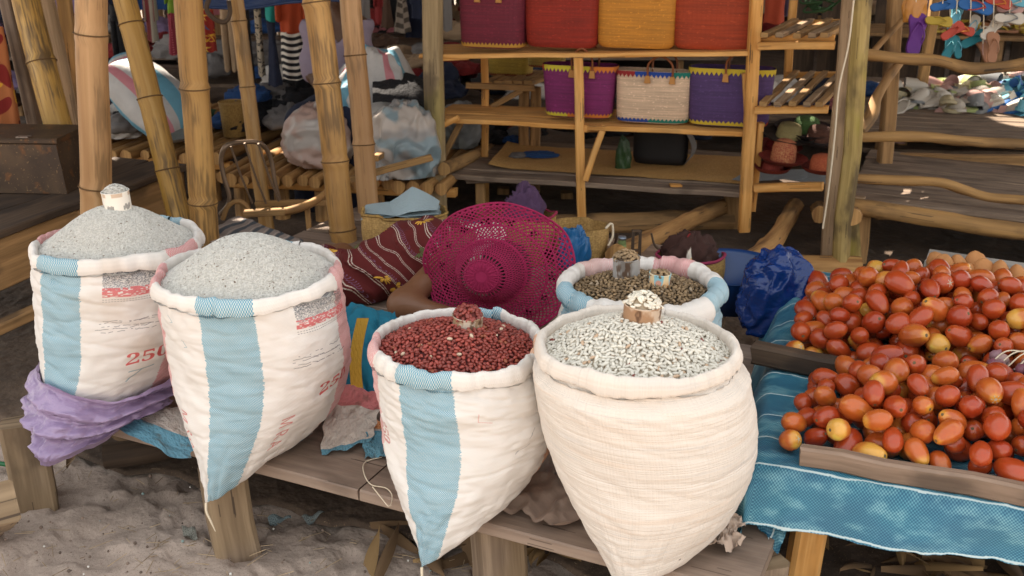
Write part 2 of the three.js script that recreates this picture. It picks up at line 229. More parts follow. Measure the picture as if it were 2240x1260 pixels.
// ---------- front bench ----------
const TH = -25 * Math.PI / 180, BO = V(-1.081, 0, -2.555), BENCH = 0.27;
const bx = V(0.9063, 0, 0.4226), bb = V(0.4226, 0, -0.9063);
const bench = (x, y, b) => V(BO.x + bx.x * x + bb.x * b, y, BO.z + bx.z * x + bb.z * b);
{
  const t = thing('bench', 'long low plank bench carrying the open sacks', 'bench');
  const spans = [[-0.30, 0.78, 0, 0.31], [0.785, 1.74, 0, 0.315], [-0.34, 0.95, 0.318, 0.6], [0.955, 1.76, 0.322, 0.61]];
  spans.forEach(([a, b, f, k], i) => part(t, 'plank', beamGeo(bench(a, BENCH - 0.016, (f + k) / 2), bench(b, BENCH - 0.016, (f + k) / 2), 0.032, k - f, { c: 0.004, wob: 0.0012, seed: 60 + i }), MAT.bench));
  for (const [px, py, qx] of [[76, 1085, 70], [520, 1195, 500], [1095, 1305, 1090], [1640, 1420, 1640]]) {
    const f = onH(px, py, 0), k = bench((qx - 250) / 690, 0, 0.075); k.x = f.x + (f.x - k.x) * 0.0 + (qx - px) * 0.0012; k.z = f.z - 0.012; k.y = BENCH - 0.034; f.y = -0.06; part(t, 'leg', beamGeo(f, k, 0.1, 0.115, { c: 0.012, wob: 0.005, seed: px, roll: 0.42 }), MAT.benchLeg);
  }
  for (const x of [-0.1, 0.75, 1.6]) part(t, 'leg', beamGeo(bench(x, -0.06, 0.52), bench(x, BENCH - 0.034, 0.52), 0.08, 0.08, { wob: 0.005, seed: 9 + x * 9 }), MAT.benchLeg);
}
{
  const t = thing('platform', 'low plank platform behind the sacks where the person lies', 'platform');
  const rows = [[-0.35, 1.75], [-0.5, 1.8], [-0.55, 1.62], [-0.6, 1.3], [-0.62, 1.12], [-0.62, 1.1], [-0.62, 1.05]];
  rows.forEach(([a, b], i) => { const f = 0.63 + i * 0.225; part(t, 'plank', beamGeo(bench(a, BENCH - 0.018, f + 0.11), bench(b, BENCH - 0.018, f + 0.11), 0.03, 0.216, { c: 0.004, wob: 0.002, seed: 80 + i }), i % 2 ? MAT.greyWood : MAT.bench); });
  for (const [x, b] of [[-0.3, 0.75], [0.6, 0.75], [1.6, 0.75], [-0.4, 1.85], [0.4, 1.85], [0.95, 1.85]]) part(t, 'leg', beamGeo(bench(x, -0.05, b), bench(x, BENCH - 0.034, b), 0.07, 0.07, { seed: 90 + x * 10 }), MAT.greyWood);
}

// ---------- sacks ----------
function sackTexture(seed, stripes, print, base = [0.9, 0.875, 0.85]) {
  const W = 1536, H = 768, cv = document.createElement('canvas'); cv.width = W; cv.height = H; const c = cv.getContext('2d'); c.clearRect(0, 0, W, H); if (print) print(c, (deg) => (deg + 180) / 360 * W, (f) => f * H);
  const im = c.getImageData(0, 0, W, H).data;
  return tex(W, H, (u, v, x, y) => {
    const deg = u * 360 - 180, cell = (Math.floor(x / 3) + Math.floor(y / 3)) & 1, row = Math.floor(y / 3) & 1, n = f2(u * 14, v * 7, 3, seed, 14, 7), jag = (hash(0, Math.floor(y / 3), seed) - 0.5) * 1.2;
    let col = mix3(base, [base[0] * 0.93, base[1] * 0.93, base[2] * 0.92], n * 0.7 + row * 0.18);
    for (const s of stripes) { let d = deg + jag - s.c; d = ((d + 540) % 360) - 180; if (Math.abs(d) < s.w / 2) { const fade = 0.82 + 0.18 * f2(u * 30, v * 40, 2, seed + 5); col = mix3(col, s.col, (cell ? 0.9 : 0.14) * fade * (s.k || 1)); } }
    const o = ((H - 1 - y) * W + x) * 4, a = im[o + 3] / 255; if (a > 0) col = mix3(col, [im[o] / 255, im[o + 1] / 255, im[o + 2] / 255], a * (cell ? 0.95 : 0.7));
    const dirt = smoothstep(f2(u * 9, v * 5, 5, seed + 77, 9, 5), 0.62, 0.8) * 0.16; return mix3(col, [0.62, 0.5, 0.38], dirt);
  });
}
const BLUE = [0.16, 0.49, 0.62], PINK = [0.78, 0.28, 0.3], ORANGE = [0.9, 0.5, 0.22];
function ricePrint(pc, nc, hand) { // pc, nc: bearings of the printed band and of the number
  return (c, X, Y) => {
    const r = rng(pc * 3 + 1);
    for (let i = 0; i < 5200; i++) { const d = pc - 24 + r() * 50, f = 0.02 + Math.pow(r(), 1.6) * 0.13; c.fillStyle = 'rgba(45,50,60,' + (0.75 - f * 3.2) + ')'; if (0.75 - f * 3.2 > 0) c.fillRect(X(d), Y(f), 3, 2); }
    c.fillStyle = 'rgba(196,62,66,0.85)'; for (let i = 0; i < 60; i++) for (let j = 0; j < 13; j++) if (hash(i >> 1, j, pc) > 0.28) c.fillRect(X(pc - 24) + i * 3.5, Y(0.135) + j * 3 + i * 0.25, 4, 3);
    c.strokeStyle = 'rgba(60,55,60,0.8)'; c.lineWidth = 2; for (const k of [0.2, 0.212]) { c.setLineDash([5, 3]); c.beginPath(); c.moveTo(X(pc - 24), Y(k)); c.lineTo(X(pc + 26), Y(k + 0.018)); c.stroke(); } c.setLineDash([]);
    c.lineWidth = 2; for (let l = 0; l < 5; l++) { c.beginPath(); let x = X(pc - 30 + r() * 6), y = Y(0.33 + l * 0.016); c.moveTo(x, y); for (let i = 0; i < 26; i++) { x += 4 + r() * 5; y += (r() - 0.46) * 6; r() > 0.25 ? c.lineTo(x, y) : c.moveTo(x, y); } c.stroke(); }
    c.fillStyle = 'rgba(190,48,48,0.95)'; c.font = 'bold 70px serif'; c.save(); c.translate(X(nc - 16), Y(0.61)); c.rotate(-0.04); c.scale(1.15, 1); c.fillText('250', 0, 0); c.restore();
    if (hand) { c.strokeStyle = 'rgba(190,60,60,0.75)'; c.fillStyle = 'rgba(190,70,66,0.7)'; c.font = '54px sans-serif'; c.save(); c.translate(X(54), Y(0.66)); c.rotate(Math.PI / 2 + 0.05); c.fillText('M R A', 0, 0); c.restore(); c.save(); c.translate(X(-24), Y(0.62)); c.rotate(Math.PI / 2); c.fillText('M R A', 0, 0); c.restore(); c.strokeStyle = 'rgba(70,120,140,0.6)'; for (const [d, f] of [[-22, 0.12], [-12, 0.24]]) { c.beginPath(); c.moveTo(X(d), Y(f)); c.lineTo(X(d) + 18, Y(f) + 26); c.lineTo(X(d) + 6, Y(f) + 30); c.stroke(); } }
    else { c.strokeStyle = 'rgba(70,120,140,0.75)'; c.lineWidth = 4; c.beginPath(); c.moveTo(X(nc - 12), Y(0.655)); c.lineTo(X(nc + 6), Y(0.65)); c.moveTo(X(nc - 2), Y(0.65)); c.lineTo(X(nc - 12), Y(0.71)); c.stroke(); }
  };
}
const sackBump = rep(tex(256, 256, (u, v) => 0.55 * (0.5 + 0.5 * Math.sin(u * 6.2832 * 64) * Math.sin(v * 6.2832 * 64)) + 0.45 * f2(u * 8, v * 8, 4, 12, 8, 8), false), 4, 2);
function sackShape(o) { // one place on the wall of a sack; th = bearing, s = share of the height
  const { R, H, a0, w0 = 0.05, lx = 0, lz = 0, droop = 0.03, edge = 0.1, seed = 1, belly = 0, Rt = R, crease = 1, tipTurn = 0, full = 0.62, neck = 0.8 } = o;
  return (th, s) => {
    let w = lerp(w0, R, Math.pow(Math.sin(Math.min(1, s / 0.66) * Math.PI / 2), full)) + belly * Math.sin(Math.PI * clamp(s, 0, 1));
    let a = lerp(a0, R, sm(clamp(s / 0.65, 0, 1))) + belly * Math.sin(Math.PI * clamp(s, 0, 1));
    if (s > neck) { const k = sm((s - neck) / (1 - neck)); w = lerp(w, Rt, k); a = lerp(a, Rt, k); }
    const q = sm(clamp(1 - s / 0.4, 0, 1)); // lens-shaped foot: flanks pulled flat towards the seam
    const cs = Math.cos(th), sn = Math.sin(th), lens = lerp(1, Math.pow(Math.abs(sn), 0.35), q);
    let x = w * sn * lens, z = a * cs; x += lx * s + tipTurn * cs * q; z += lz * s;
    let y = H * Math.pow(s, 0.92); const over = Math.max(0, z - edge); y -= droop * Math.min(1, over / 0.14) * Math.pow(1 - s, 2.2);
    if (cs < 0) y += 0.03 * q * cs * cs;
    const c1 = (f2(th * 1.6 + 9, s * 17, 3, seed) - 0.5), c2 = f2(th * 3 + s * 5, s * 7 - th, 3, seed + 4) - 0.5, c3 = f2(th * 1.2, s * 60, 2, seed + 9) - 0.5;
    const r1 = Math.pow(1 - Math.abs(f2(th * 1.1 + s * 2 + 7, s * 9 + th * 0.7, 3, seed + 14) - 0.5) * 2, 7), r2 = Math.pow(1 - Math.abs(f2(th * 0.9 + 3, s * 22 - th * 0.5, 2, seed + 18) - 0.5) * 2, 9), r3 = Math.pow(1 - Math.abs(f2(th * 5 - s * 2, s * 4 + th * 2, 2, seed + 22) - 0.5) * 2, 6) * (0.25 + q + smoothstep(s, 0.82, 1));
    const nn = Math.sqrt(sn * sn + cs * cs), d = crease * (c1 * 0.007 * (0.3 + q) + c2 * 0.014 + c3 * 0.0012) - (0.005 * r1 + 0.0016 * r2 + 0.006 * r3) * (0.4 + 0.6 * crease); x += sn / nn * d; z += cs / nn * d;
    return V(x, y, z);
  };
}
function makeSack(o) {
  const base = V(o.base[0], BENCH + 0.002, o.base[1]), dx = o.rim[0] - base.x, dz = o.rim[2] - base.z;
  const lx = dx * 0.9063 + dz * 0.4226, lz = -dx * 0.4226 + dz * 0.9063, H = o.rim[1] - base.y - o.tube;
  const edge = (BO.x - base.x) * -0.4226 + (BO.z - base.z) * 0.9063;
  const S = sackShape({ ...o, H, lx, lz, edge });
  const t = thing(o.name || 'sack', o.label, 'sack', o.group); t.position.copy(base); t.rotation.y = TH;
  const mat = std({ map: o.map, roughness: o.rough || 0.62, bumpMap: o.bump || sackBump, bumpScale: o.bumpScale || 0.0022 });
  const NU = 168, NV = 120;
  const body = gridGeo(NU, NV, (u, v) => S((u - 0.5) * Math.PI * 2, v), (u, v) => [u, v * 0.96], true);
  part(t, 'sack_body', body, mat);
  // rolled-down cuff
  const Rt = o.Rt || o.R, r0 = o.tube, sd = o.seed || 1;
  const cuffC = (th) => { const p = S(th, 1), w = o.rimWob || 0.006; return V(p.x, p.y + (f2(th * 1.3 + 4, 2, 3, sd + 40) - 0.5) * w * 2.4, p.z); };
  const cuff = gridGeo(NU, 18, (u, v) => {
    const th = (u - 0.5) * Math.PI * 2, per = Math.min(u, 1 - u) * 2, c = cuffC(th), a = -0.9 + v * (Math.PI * 2 - 0.4), k = r0 * (1 + 0.8 * (f2(Math.cos(th) * 3 + 5, Math.sin(th) * 3 + v * 1.2, 3, sd + 50) - 0.5) + 0.28 * (f2(Math.cos(th) * 14 + 20, Math.sin(th) * 14 + v * 3, 2, sd + 60) - 0.5));
    const rad = Math.cos(a) * k * (o.cuffW || 0.6), up = Math.sin(a) * k * 1.12, lean = r0 * 0.12 - up * 0.16; return V(c.x + Math.sin(th) * (rad + lean), c.y + up + r0 * 0.5, c.z + Math.cos(th) * (rad + lean));
  }, (u, v) => [u, 0.68 + v * 0.08], true);
  part(t, 'rolled_cuff', cuff, mat);
  if (o.ear) { const tip = S(0, 0); part(t, 'corner_thread', sweep([tip.clone(), V(tip.x + 0.004, tip.y - 0.02, tip.z + 0.006), V(tip.x + 0.012, tip.y - 0.045, tip.z + 0.004), V(tip.x + 0.02, tip.y - 0.075, tip.z)], [0.0035, 0.003, 0.0025, 0.001], { sides: 5 }), MAT.string); }
  const M = new THREE.Matrix4().makeRotationY(TH).setPosition(base);
  return { S, M, t, H, Rt, world: (p) => p.applyMatrix4(M), centre: (f = 1) => V(lx * f, H, lz * f), cuffC };
}
MAT.string = std({ color: new THREE.Color(0xd9cbb2), roughness: 0.9 });
const fourStripes = (b, p) => [{ c: b, w: 34, col: BLUE }, { c: p, w: 33, col: PINK, k: 0.85 }, { c: b + 180, w: 34, col: BLUE }, { c: p + 190, w: 33, col: PINK, k: 0.85 }];
const SK = {};
SK.riceBack = makeSack({ label: 'white woven sack of rice standing on purple plastic', group: 'open woven sacks', base: [-1.097, -2.69], rim: [-1.078, 0.742, -2.74], R: 0.223, Rt: 0.216, a0: 0.25, tube: 0.02, seed: 11, map: sackTexture(11, fourStripes(2, 95), ricePrint(58, 66, false)) });
SK.riceFront = makeSack({ label: 'white woven sack of rice with blue centre stripe, no can on top', group: 'open woven sacks', base: [-0.625, -2.46], rim: [-0.65, 0.748, -2.46], R: 0.228, Rt: 0.222, a0: 0.27, tube: 0.02, seed: 23, ear: true, map: sackTexture(23, fourStripes(23, 116), ricePrint(88, 94, true)) });
SK.peanut = makeSack({ label: 'white woven sack filled with red peanuts', group: 'open woven sacks', base: [-0.08, -2.2], rim: [-0.126, 0.655, -2.235], full: 0.5, R: 0.206, Rt: 0.193, a0: 0.27, tube: 0.019, seed: 37, rimWob: 0.012, ear: true, map: sackTexture(37, [{ c: 5, w: 38, col: BLUE }, { c: -58, w: 30, col: PINK, k: 0.7 }, { c: 104, w: 26, col: ORANGE, k: 0.9 }, { c: 190, w: 34, col: BLUE }], (c, X, Y) => { c.strokeStyle = 'rgba(60,60,70,0.6)'; c.lineWidth = 2; c.beginPath(); c.moveTo(X(70), Y(0.45)); c.lineTo(X(76), Y(0.4)); c.moveTo(X(60), Y(0.52)); c.lineTo(X(72), Y(0.49)); c.stroke(); c.strokeStyle = 'rgba(190,70,60,0.5)'; c.beginPath(); c.moveTo(X(38), Y(0.22)); c.lineTo(X(37), Y(0.27)); c.lineTo(X(46), Y(0.29)); c.stroke(); c.fillStyle = 'rgba(170,60,60,0.6)'; c.font = 'bold 60px serif'; c.save(); c.translate(X(-44), Y(0.4)); c.rotate(1.5); c.fillText('250', 0, 0); c.restore(); }) });
SK.bean = makeSack({ label: 'big plain cream cotton sack heaped with white beans', base: [0.345, -2.075], rim: [0.268, 0.716, -2.075], R: 0.234, Rt: 0.207, a0: 0.26, w0: 0.1, full: 0.6, neck: 0.88, tube: 0.019, belly: 0.004, seed: 41, crease: 0.45, bump: rep(tex(256, 256, (u, v, x, y) => 0.35 * hash(0, y, 4) + 0.35 * hash(x, 0, 9) + 0.3 * f2(u * 6, v * 30, 4, 21, 6, 30), false), 3, 2), bumpScale: 0.003, rough: 0.9, droop: 0.03, map: tex(1024, 768, (u, v, x, y) => {
  const thread = 0.5 * hash(0, y, 4) + 0.5 * hash(x, 0, 9), streak = smoothstep(f2(u * 7, v * 95, 4, 63, 7, 95), 0.56, 0.72), rust = smoothstep(f2(u * 6, v * 42, 4, 67, 6, 42), 0.63, 0.78), n = f2(u * 6, v * 5, 4, 68, 6, 5);
  let c = mix3([0.885, 0.845, 0.8], [0.84, 0.8, 0.755], n * 0.8 + thread * 0.35); c = mix3(c, [0.72, 0.73, 0.74], streak * 0.22 * smoothstep(f2(u * 8, v * 6, 3, 61, 8, 6), 0.4, 0.65)); c = mix3(c, [0.84, 0.7, 0.58], rust * 0.16); if (hash(x >> 2, y >> 2, 99) > 0.99985) c = [0.3, 0.25, 0.22]; return c;
}) });
SK.coffee = makeSack({ label: 'slumped white sack of brown coffee beans behind the white bean sack', group: 'open woven sacks', base: [0.34, -2.60], rim: [0.338, 0.668, -2.60], R: 0.218, Rt: 0.196, a0: 0.23, tube: 0.026, seed: 53, rimWob: 0.018, cuffW: 0.95, map: sackTexture(53, [{ c: -42, w: 38, col: BLUE }, { c: 92, w: 36, col: BLUE }, { c: 168, w: 38, col: PINK, k: 0.8 }, { c: -120, w: 34, col: PINK, k: 0.5 }], null) });
// purple plastic wrapped round the foot of the rice sack
{
  const k = SK.riceBack, S = k.S; const t = thing('purple_plastic_sheet', 'crumpled lilac plastic sheet bunched round the rice sack foot', 'plastic sheet');
  const g = gridGeo(170, 40, (u, v) => {
    const th = lerp(-1.75, 1.6, u), s = lerp(-0.02, 0.34, v) - 0.13 * smoothstep(Math.sin(th * 0.9 + 0.2), 0.2, 1) * v + 0.03 * (f2(u * 5, 1, 2, 3) - 0.5); const p = S(th, Math.max(0, s));
    const fold = Math.abs(f2(u * 9 + v * 3, v * 14 - u * 3, 4, 71) - 0.5) * 2, out = 0.012 + 0.05 * (1 - v) * (0.5 + 0.5 * Math.cos(th)) + 0.03 * fold * Math.sin(Math.PI * Math.min(1, v + 0.12)) + 0.012 * Math.sin(v * 22 + u * 5 + 3 * f2(u * 4, v * 2, 2, 5));
    const low = smoothstep(v, 0.35, 0); p.x += Math.sin(th) * out * (1 + 0.5 * low); p.z += Math.cos(th) * out; p.y += 0.012 * (fold - 0.4); if (s < 0) p.y += s * 0.9; p.y = Math.max(p.y, p.z > 0.11 ? -0.085 : 0.003); return k.world(p);
  });
  part(t, 'sheet', g, plastic(0x9b87a8, { roughness: 0.33, bumpMap: clothBump, bumpScale: 0.003 }));
}

// ---------- what the sacks hold ----------
function heapMesh(parent, sk, prof, mat, top) {
  const c = sk.centre(); const hgt = (x, z) => { const dx = x - c.x, dz = z - c.z, r = Math.hypot(dx, dz) / (sk.Rt - 0.004); return c.y + prof(Math.min(1.05, r), Math.atan2(dx, dz)); };
  const g = gridGeo(64, 24, (u, v) => { const a = u * Math.PI * 2, r = v * (sk.Rt - 0.002); const x = c.x + Math.sin(a) * r, z = c.z + Math.cos(a) * r; return sk.world(V(x, hgt(x, z), z)); }, (u, v) => [u * 2, v * 0.4], true);
  part(parent, 'heap_core', g, mat); return (x, z) => hgt(x, z);
}
function scatter(parent, name, geo, mat, n, seed, place, colors) {
  const m = new THREE.InstancedMesh(geo, mat, n), r = rng(seed), M = new THREE.Matrix4(), q = new THREE.Quaternion(), s = V(1, 1, 1), col = new THREE.Color();
  for (let i = 0; i < n; i++) { const o = place(r, i); q.setFromEuler(o.e); if (o.q) q.premultiply(o.q); const k = o.k || 1; s.set(k * (o.sx || 1), k, k); M.compose(o.p, q, s); m.setMatrixAt(i, M); if (colors) { const c = colors(r); col.setRGB(c[0], c[1], c[2]); m.setColorAt(i, col); } }
  m.name = name; m.userData.kind = 'stuff'; parent.add(m); return m;
}
function bead(l, w, h, bend = 0, seg = 8, rings = 6, pinch = 0) { // long axis x
  const g = new THREE.SphereGeometry(0.5, seg, rings); g.rotateZ(Math.PI / 2); const P = g.attributes.position;
  for (let i = 0; i < P.count; i++) { const x = P.getX(i), k = 1 - pinch * Math.exp(-x * x * 40); P.setXYZ(i, x * l, P.getY(i) * h * k, P.getZ(i) * w * k + bend * (x * x * 4 - 0.5)); } g.computeVertexNormals(); return g;
}
function pour(o) {
  const { sk, prof, geo, mat, n, seed, colors, lift, spread = 0.985, tilt = 0.35 } = o;
  const t = thing(o.name, o.label, o.category, null); t.userData.kind = 'stuff';
  const hgt = heapMesh(t, sk, prof, o.core), c = sk.centre(), R = sk.Rt - 0.006, qy = new THREE.Quaternion().setFromAxisAngle(V(0, 1, 0), TH);
  const spots = [], rr0 = rng(seed + 1);
  if (o.dmin) for (const [d, up] of [[o.dmin, 0.0], [o.dmin * 1.12, 0.62]]) {
    const grid = new Map(), key = (x, z) => Math.floor(x / d) * 4096 + Math.floor(z / d); let miss = 0;
    while (miss < 260) { const a = rr0() * Math.PI * 2, q = Math.sqrt(rr0()) * R * spread, x = Math.sin(a) * q, z = Math.cos(a) * q; let ok = true; for (let i = -1; i <= 1 && ok; i++) for (let j = -1; j <= 1 && ok; j++) for (const s of grid.get(key(x + i * d, z + j * d)) || []) if ((s[0] - x) ** 2 + (s[1] - z) ** 2 < d * d) { ok = false; break; } if (!ok) { miss++; continue; } miss = 0; const k = key(x, z); if (!grid.has(k)) grid.set(k, []); grid.get(k).push([x, z]); spots.push([c.x + x, c.z + z, up]); }
  }
  scatter(t, o.piece, geo, mat, o.dmin ? spots.length : n, seed, (r, i) => {
    const a = r() * Math.PI * 2, rr = Math.sqrt(r()) * R * spread, x = o.dmin ? spots[i][0] : c.x + Math.sin(a) * rr, z = o.dmin ? spots[i][1] : c.z + Math.cos(a) * rr, e = 0.006, y = hgt(x, z);
    const nrm = V(-(hgt(x + e, z) - y) / e, 1, -(hgt(x, z + e) - y) / e).normalize(); const q = new THREE.Quaternion().setFromUnitVectors(V(0, 1, 0), nrm).premultiply(qy);
    return { p: sk.world(V(x + nrm.x * lift, y + lift * (o.dmin ? 0.3 + spots[i][2] * 1.5 + r() * 0.25 : r() * 1.1 - 0.1), z)), e: new THREE.Euler((r() - 0.5) * 2 * tilt, r() * 6.283, (r() - 0.5) * 2 * tilt, 'YXZ'), q, k: o.dmin && r() > 0.93 ? 0.6 + r() * 0.2 : 0.86 + r() * 0.28, sx: 0.85 + r() * 0.3 };
  }, colors);
  return { t, hgt, top: (x, z) => sk.world(V(c.x + x, hgt(c.x + x, c.z + z), c.z + z)) };
}
MAT.grain = (c) => std({ color: 0xffffff, roughness: 0.5 });
const riceGeo = bead(0.0068, 0.0024, 0.0022, 0, 5, 4), beanGeo = bead(0.0148, 0.0074, 0.0066, 0.0009, 8, 6), nutGeo = bead(0.0122, 0.0082, 0.008, 0, 7, 6), coffeeGeo = (() => { const g = bead(0.0108, 0.0088, 0.0078, 0, 8, 6, 0.1); return g; })();
const riceCore = std({ roughness: 0.8, map: rep(tex(256, 256, (u, v, x, y) => { const h = hash(x >> 1, y, 4); return mix3([0.7, 0.685, 0.65], [0.86, 0.84, 0.8], h); }), 6, 6) });
const riceCol = (r) => { const k = 0.52 + r() * 0.2; return r() > 0.988 ? [0.2, 0.14, 0.09] : [k, k * 0.97, k * 0.89]; };
const HP = {};
HP.rice1 = pour({ name: 'rice', label: 'cone of white rice under the printed measuring can', category: 'rice', piece: 'rice_grains', sk: SK.riceBack, prof: (r, a) => 0.006 + 0.108 * Math.pow(Math.cos(Math.min(1, r) * Math.PI / 2), 1.25) + 0.008 * (f2(Math.cos(a) * r * 3 + 4, Math.sin(a) * r * 3, 3, 6) - 0.5), geo: riceGeo, mat: std({ roughness: 0.55 }), n: 26000, seed: 5, colors: riceCol, lift: 0.0022, core: riceCore });
HP.rice2 = pour({ name: 'rice', label: 'bare rounded cone of white rice without a can', category: 'rice', piece: 'rice_grains', sk: SK.riceFront, prof: (r, a) => 0.006 + 0.105 * Math.pow(Math.cos(Math.min(1, r) * Math.PI / 2), 1.2) + 0.008 * (f2(Math.cos(a) * r * 3 + 9, Math.sin(a) * r * 3, 3, 8) - 0.5), geo: riceGeo, mat: std({ roughness: 0.55 }), n: 28000, seed: 6, colors: riceCol, lift: 0.0022, core: riceCore });
HP.peanut = pour({ name: 'peanuts', label: 'heap of shelled red peanuts filling the sack', category: 'peanuts', piece: 'peanut_kernels', sk: SK.peanut, prof: (r, a) => -0.004 + 0.058 * Math.pow(Math.cos(Math.min(1, r) * Math.PI / 2), 1.2) + 0.012 * (f2(Math.cos(a) * r * 4 + 9, Math.sin(a) * r * 4, 3, 18) - 0.5), geo: nutGeo, mat: std({ roughness: 0.38 }), dmin: 0.0081, seed: 7, lift: 0.005, tilt: 0.45, core: std({ color: new THREE.Color(0.08, 0.012, 0.012) }), colors: (r) => { const k = 0.65 + r() * 0.6, q = r(); return q > 0.986 ? [0.62, 0.48, 0.34] : q > 0.95 ? [0.32, 0.09, 0.045] : [0.3 * k, 0.055 * k, 0.04 * k]; } });
HP.bean = pour({ name: 'white_beans', label: 'heap of long white beans in the cotton sack', category: 'beans', piece: 'bean_seeds', sk: SK.bean, prof: (r, a) => 0.0 + 0.07 * Math.pow(Math.cos(Math.min(1, r) * Math.PI / 2), 1.2) + 0.012 * (f2(Math.cos(a) * r * 4 + 2, Math.sin(a) * r * 4, 3, 28) - 0.5), geo: beanGeo, mat: std({ roughness: 0.35 }), dmin: 0.0069, seed: 8, lift: 0.0048, tilt: 0.3, core: std({ color: new THREE.Color(0.5, 0.42, 0.32) }), colors: (r) => { const k = 0.85 + r() * 0.25, q = r(); return q > 0.996 ? [0.2, 0.04, 0.03] : q > 0.97 ? [0.55, 0.38, 0.25] : [0.7 * k, 0.66 * k, 0.57 * k]; } });
HP.coffee = pour({ name: 'coffee_beans', label: 'heap of dried brown coffee beans in the slumped sack', category: 'coffee beans', piece: 'coffee_seeds', sk: SK.coffee, prof: (r, a) => -0.012 + 0.045 * Math.pow(Math.cos(Math.min(1, r) * Math.PI / 2), 1.0) + 0.015 * (f2(Math.cos(a) * r * 3 + 2, Math.sin(a) * r * 3, 3, 38) - 0.5), geo: coffeeGeo, mat: std({ roughness: 0.55 }), dmin: 0.0088, seed: 9, lift: 0.005, tilt: 0.7, core: std({ color: new THREE.Color(0.05, 0.035, 0.02) }), colors: (r) => { const k = 0.55 + r() * 0.8; return r() > 0.97 ? [0.4, 0.3, 0.2] : [0.25 * k, 0.165 * k, 0.085 * k]; } });
// measuring cans
function can(o) { // o.p: foot in the heap
  const { r, h, tilt = [0, 0] } = o, t = thing('measuring_can', o.label, 'can', 'measuring cans'); t.position.copy(o.p); t.rotation.set(tilt[0], o.turn || 0, tilt[1]);
  part(t, 'can_wall', lathe([[r - 0.0022, 0.004], [r, 0], [r + 0.0008, 0.003], [r, 0.006], [r, h * 0.5], [r, h - 0.004], [r + 0.0014, h - 0.002], [r + 0.001, h], [r - 0.001, h], [r - 0.002, h - 0.004], [r - 0.0022, 0.004]], 40), o.mat);
  part(t, 'can_bottom', new THREE.CylinderGeometry(r - 0.002, r - 0.002, 0.002, 24).translate(0, 0.006, 0), o.mat);
  const dome = (d) => h - 0.006 + o.heap * Math.pow(Math.max(0, 1 - d * d), 0.8);
  part(t, 'fill_core', gridGeo(28, 8, (u, v) => V(Math.sin(u * 6.2832) * v * (r - 0.002), dome(v) - 0.003, Math.cos(u * 6.2832) * v * (r - 0.002)), null, true), o.core);
  scatter(t, o.piece, o.geo, o.fmat, o.n, o.n + 3, (q) => { const a = q() * 6.2832, d = Math.sqrt(q()) * 0.99, x = Math.sin(a) * d * r * 0.96, z = Math.cos(a) * d * r * 0.96; return { p: V(x, dome(d) + o.lift * (q() - 0.2), z), e: new THREE.Euler((q() - 0.5) + Math.cos(a) * d * 0.7, q() * 6.28, (q() - 0.5) - Math.sin(a) * d * 0.7, 'XZY'), k: 0.88 + q() * 0.25 }; }, o.colors);
  return t;
}
const rusty = (seed, a, b) => std({ roughness: 0.55, metalness: 0.25, map: tex(256, 128, (u, v) => { const n = f2(u * 8, v * 5, 5, seed, 8, 5), s = n2(u * 40, v * 3, seed + 2, 40, 3); return mix3(mix3(a, b, smoothstep(n + (s - 0.5) * 0.15, 0.4, 0.6)), [0.3, 0.2, 0.13], smoothstep(f2(u * 18, v * 9, 3, seed + 7, 18, 9), 0.6, 0.75) * 0.7); }) });
const heapCols = { rice: riceCol, bean: (r) => { const k = 0.9 + r() * 0.2; return [0.72 * k, 0.67 * k, 0.56 * k]; }, nut: (r) => { const k = 0.65 + r() * 0.6; return r() > 0.95 ? [0.4, 0.15, 0.08] : [0.24 * k, 0.045 * k, 0.035 * k]; }, coffee: (r) => { const k = 0.6 + r() * 0.8; return [0.27 * k, 0.18 * k, 0.095 * k]; } };
const sink = (p, d) => { p.y -= d; return p; };
can({ label: 'printed white tin can of rice on the rice cone', p: sink(HP.rice1.top(0.008, -0.012), 0.014), r: 0.036, h: 0.058, heap: 0.022, tilt: [0.03, 0.05], turn: -0.45, n: 420, geo: riceGeo, fmat: std({ roughness: 0.55 }), core: riceCore, piece: 'rice_grains', lift: 0.003, colors: riceCol,
  mat: printed(512, 128, (c, w, h) => { c.fillStyle = '#e9e2d6'; c.fillRect(0, 0, w, h); c.fillStyle = '#2d7f9c'; c.fillRect(0, 16, w, 6); c.fillStyle = '#cbb39c'; for (let i = 0; i < 5; i++) c.fillRect(i * 110 + 40, 44, 66, 24); c.fillStyle = '#5a5a5a'; const q = rng(2); for (let i = 0; i < 5; i++) for (let k = 0; k < 9; k++) c.fillRect(i * 110 - 8 + k * 6, 78 + q() * 3, 4, 6 + q() * 4); c.strokeStyle = '#2d8aa8'; c.lineWidth = 4; for (let i = 0; i < 5; i++) { c.beginPath(); c.ellipse(i * 110 + 20, 108, 17, 9, 0, 0, 7); c.stroke(); } }, [1, 1], { roughness: 0.4 }) });
can({ label: 'rusty tin can heaped with red peanuts', p: sink(HP.peanut.top(0.012, -0.028), 0.012), r: 0.035, h: 0.04, heap: 0.026, tilt: [0.06, -0.04], n: 95, geo: nutGeo, fmat: std({ roughness: 0.38 }), core: std({ color: new THREE.Color(0.1, 0.015, 0.012) }), piece: 'peanut_kernels', lift: 0.006, colors: heapCols.nut, mat: rusty(5, [0.62, 0.53, 0.42], [0.8, 0.76, 0.7]) });
can({ label: 'rust-stained tin can heaped with white beans', p: sink(HP.bean.top(0.0, -0.02), 0.012), r: 0.0405, h: 0.05, heap: 0.028, tilt: [0.0, -0.06], n: 120, geo: beanGeo, fmat: std({ roughness: 0.35 }), core: std({ color: new THREE.Color(0.35, 0.27, 0.18) }), piece: 'bean_seeds', lift: 0.006, colors: heapCols.bean, mat: rusty(9, [0.64, 0.5, 0.38], [0.78, 0.7, 0.62]) });
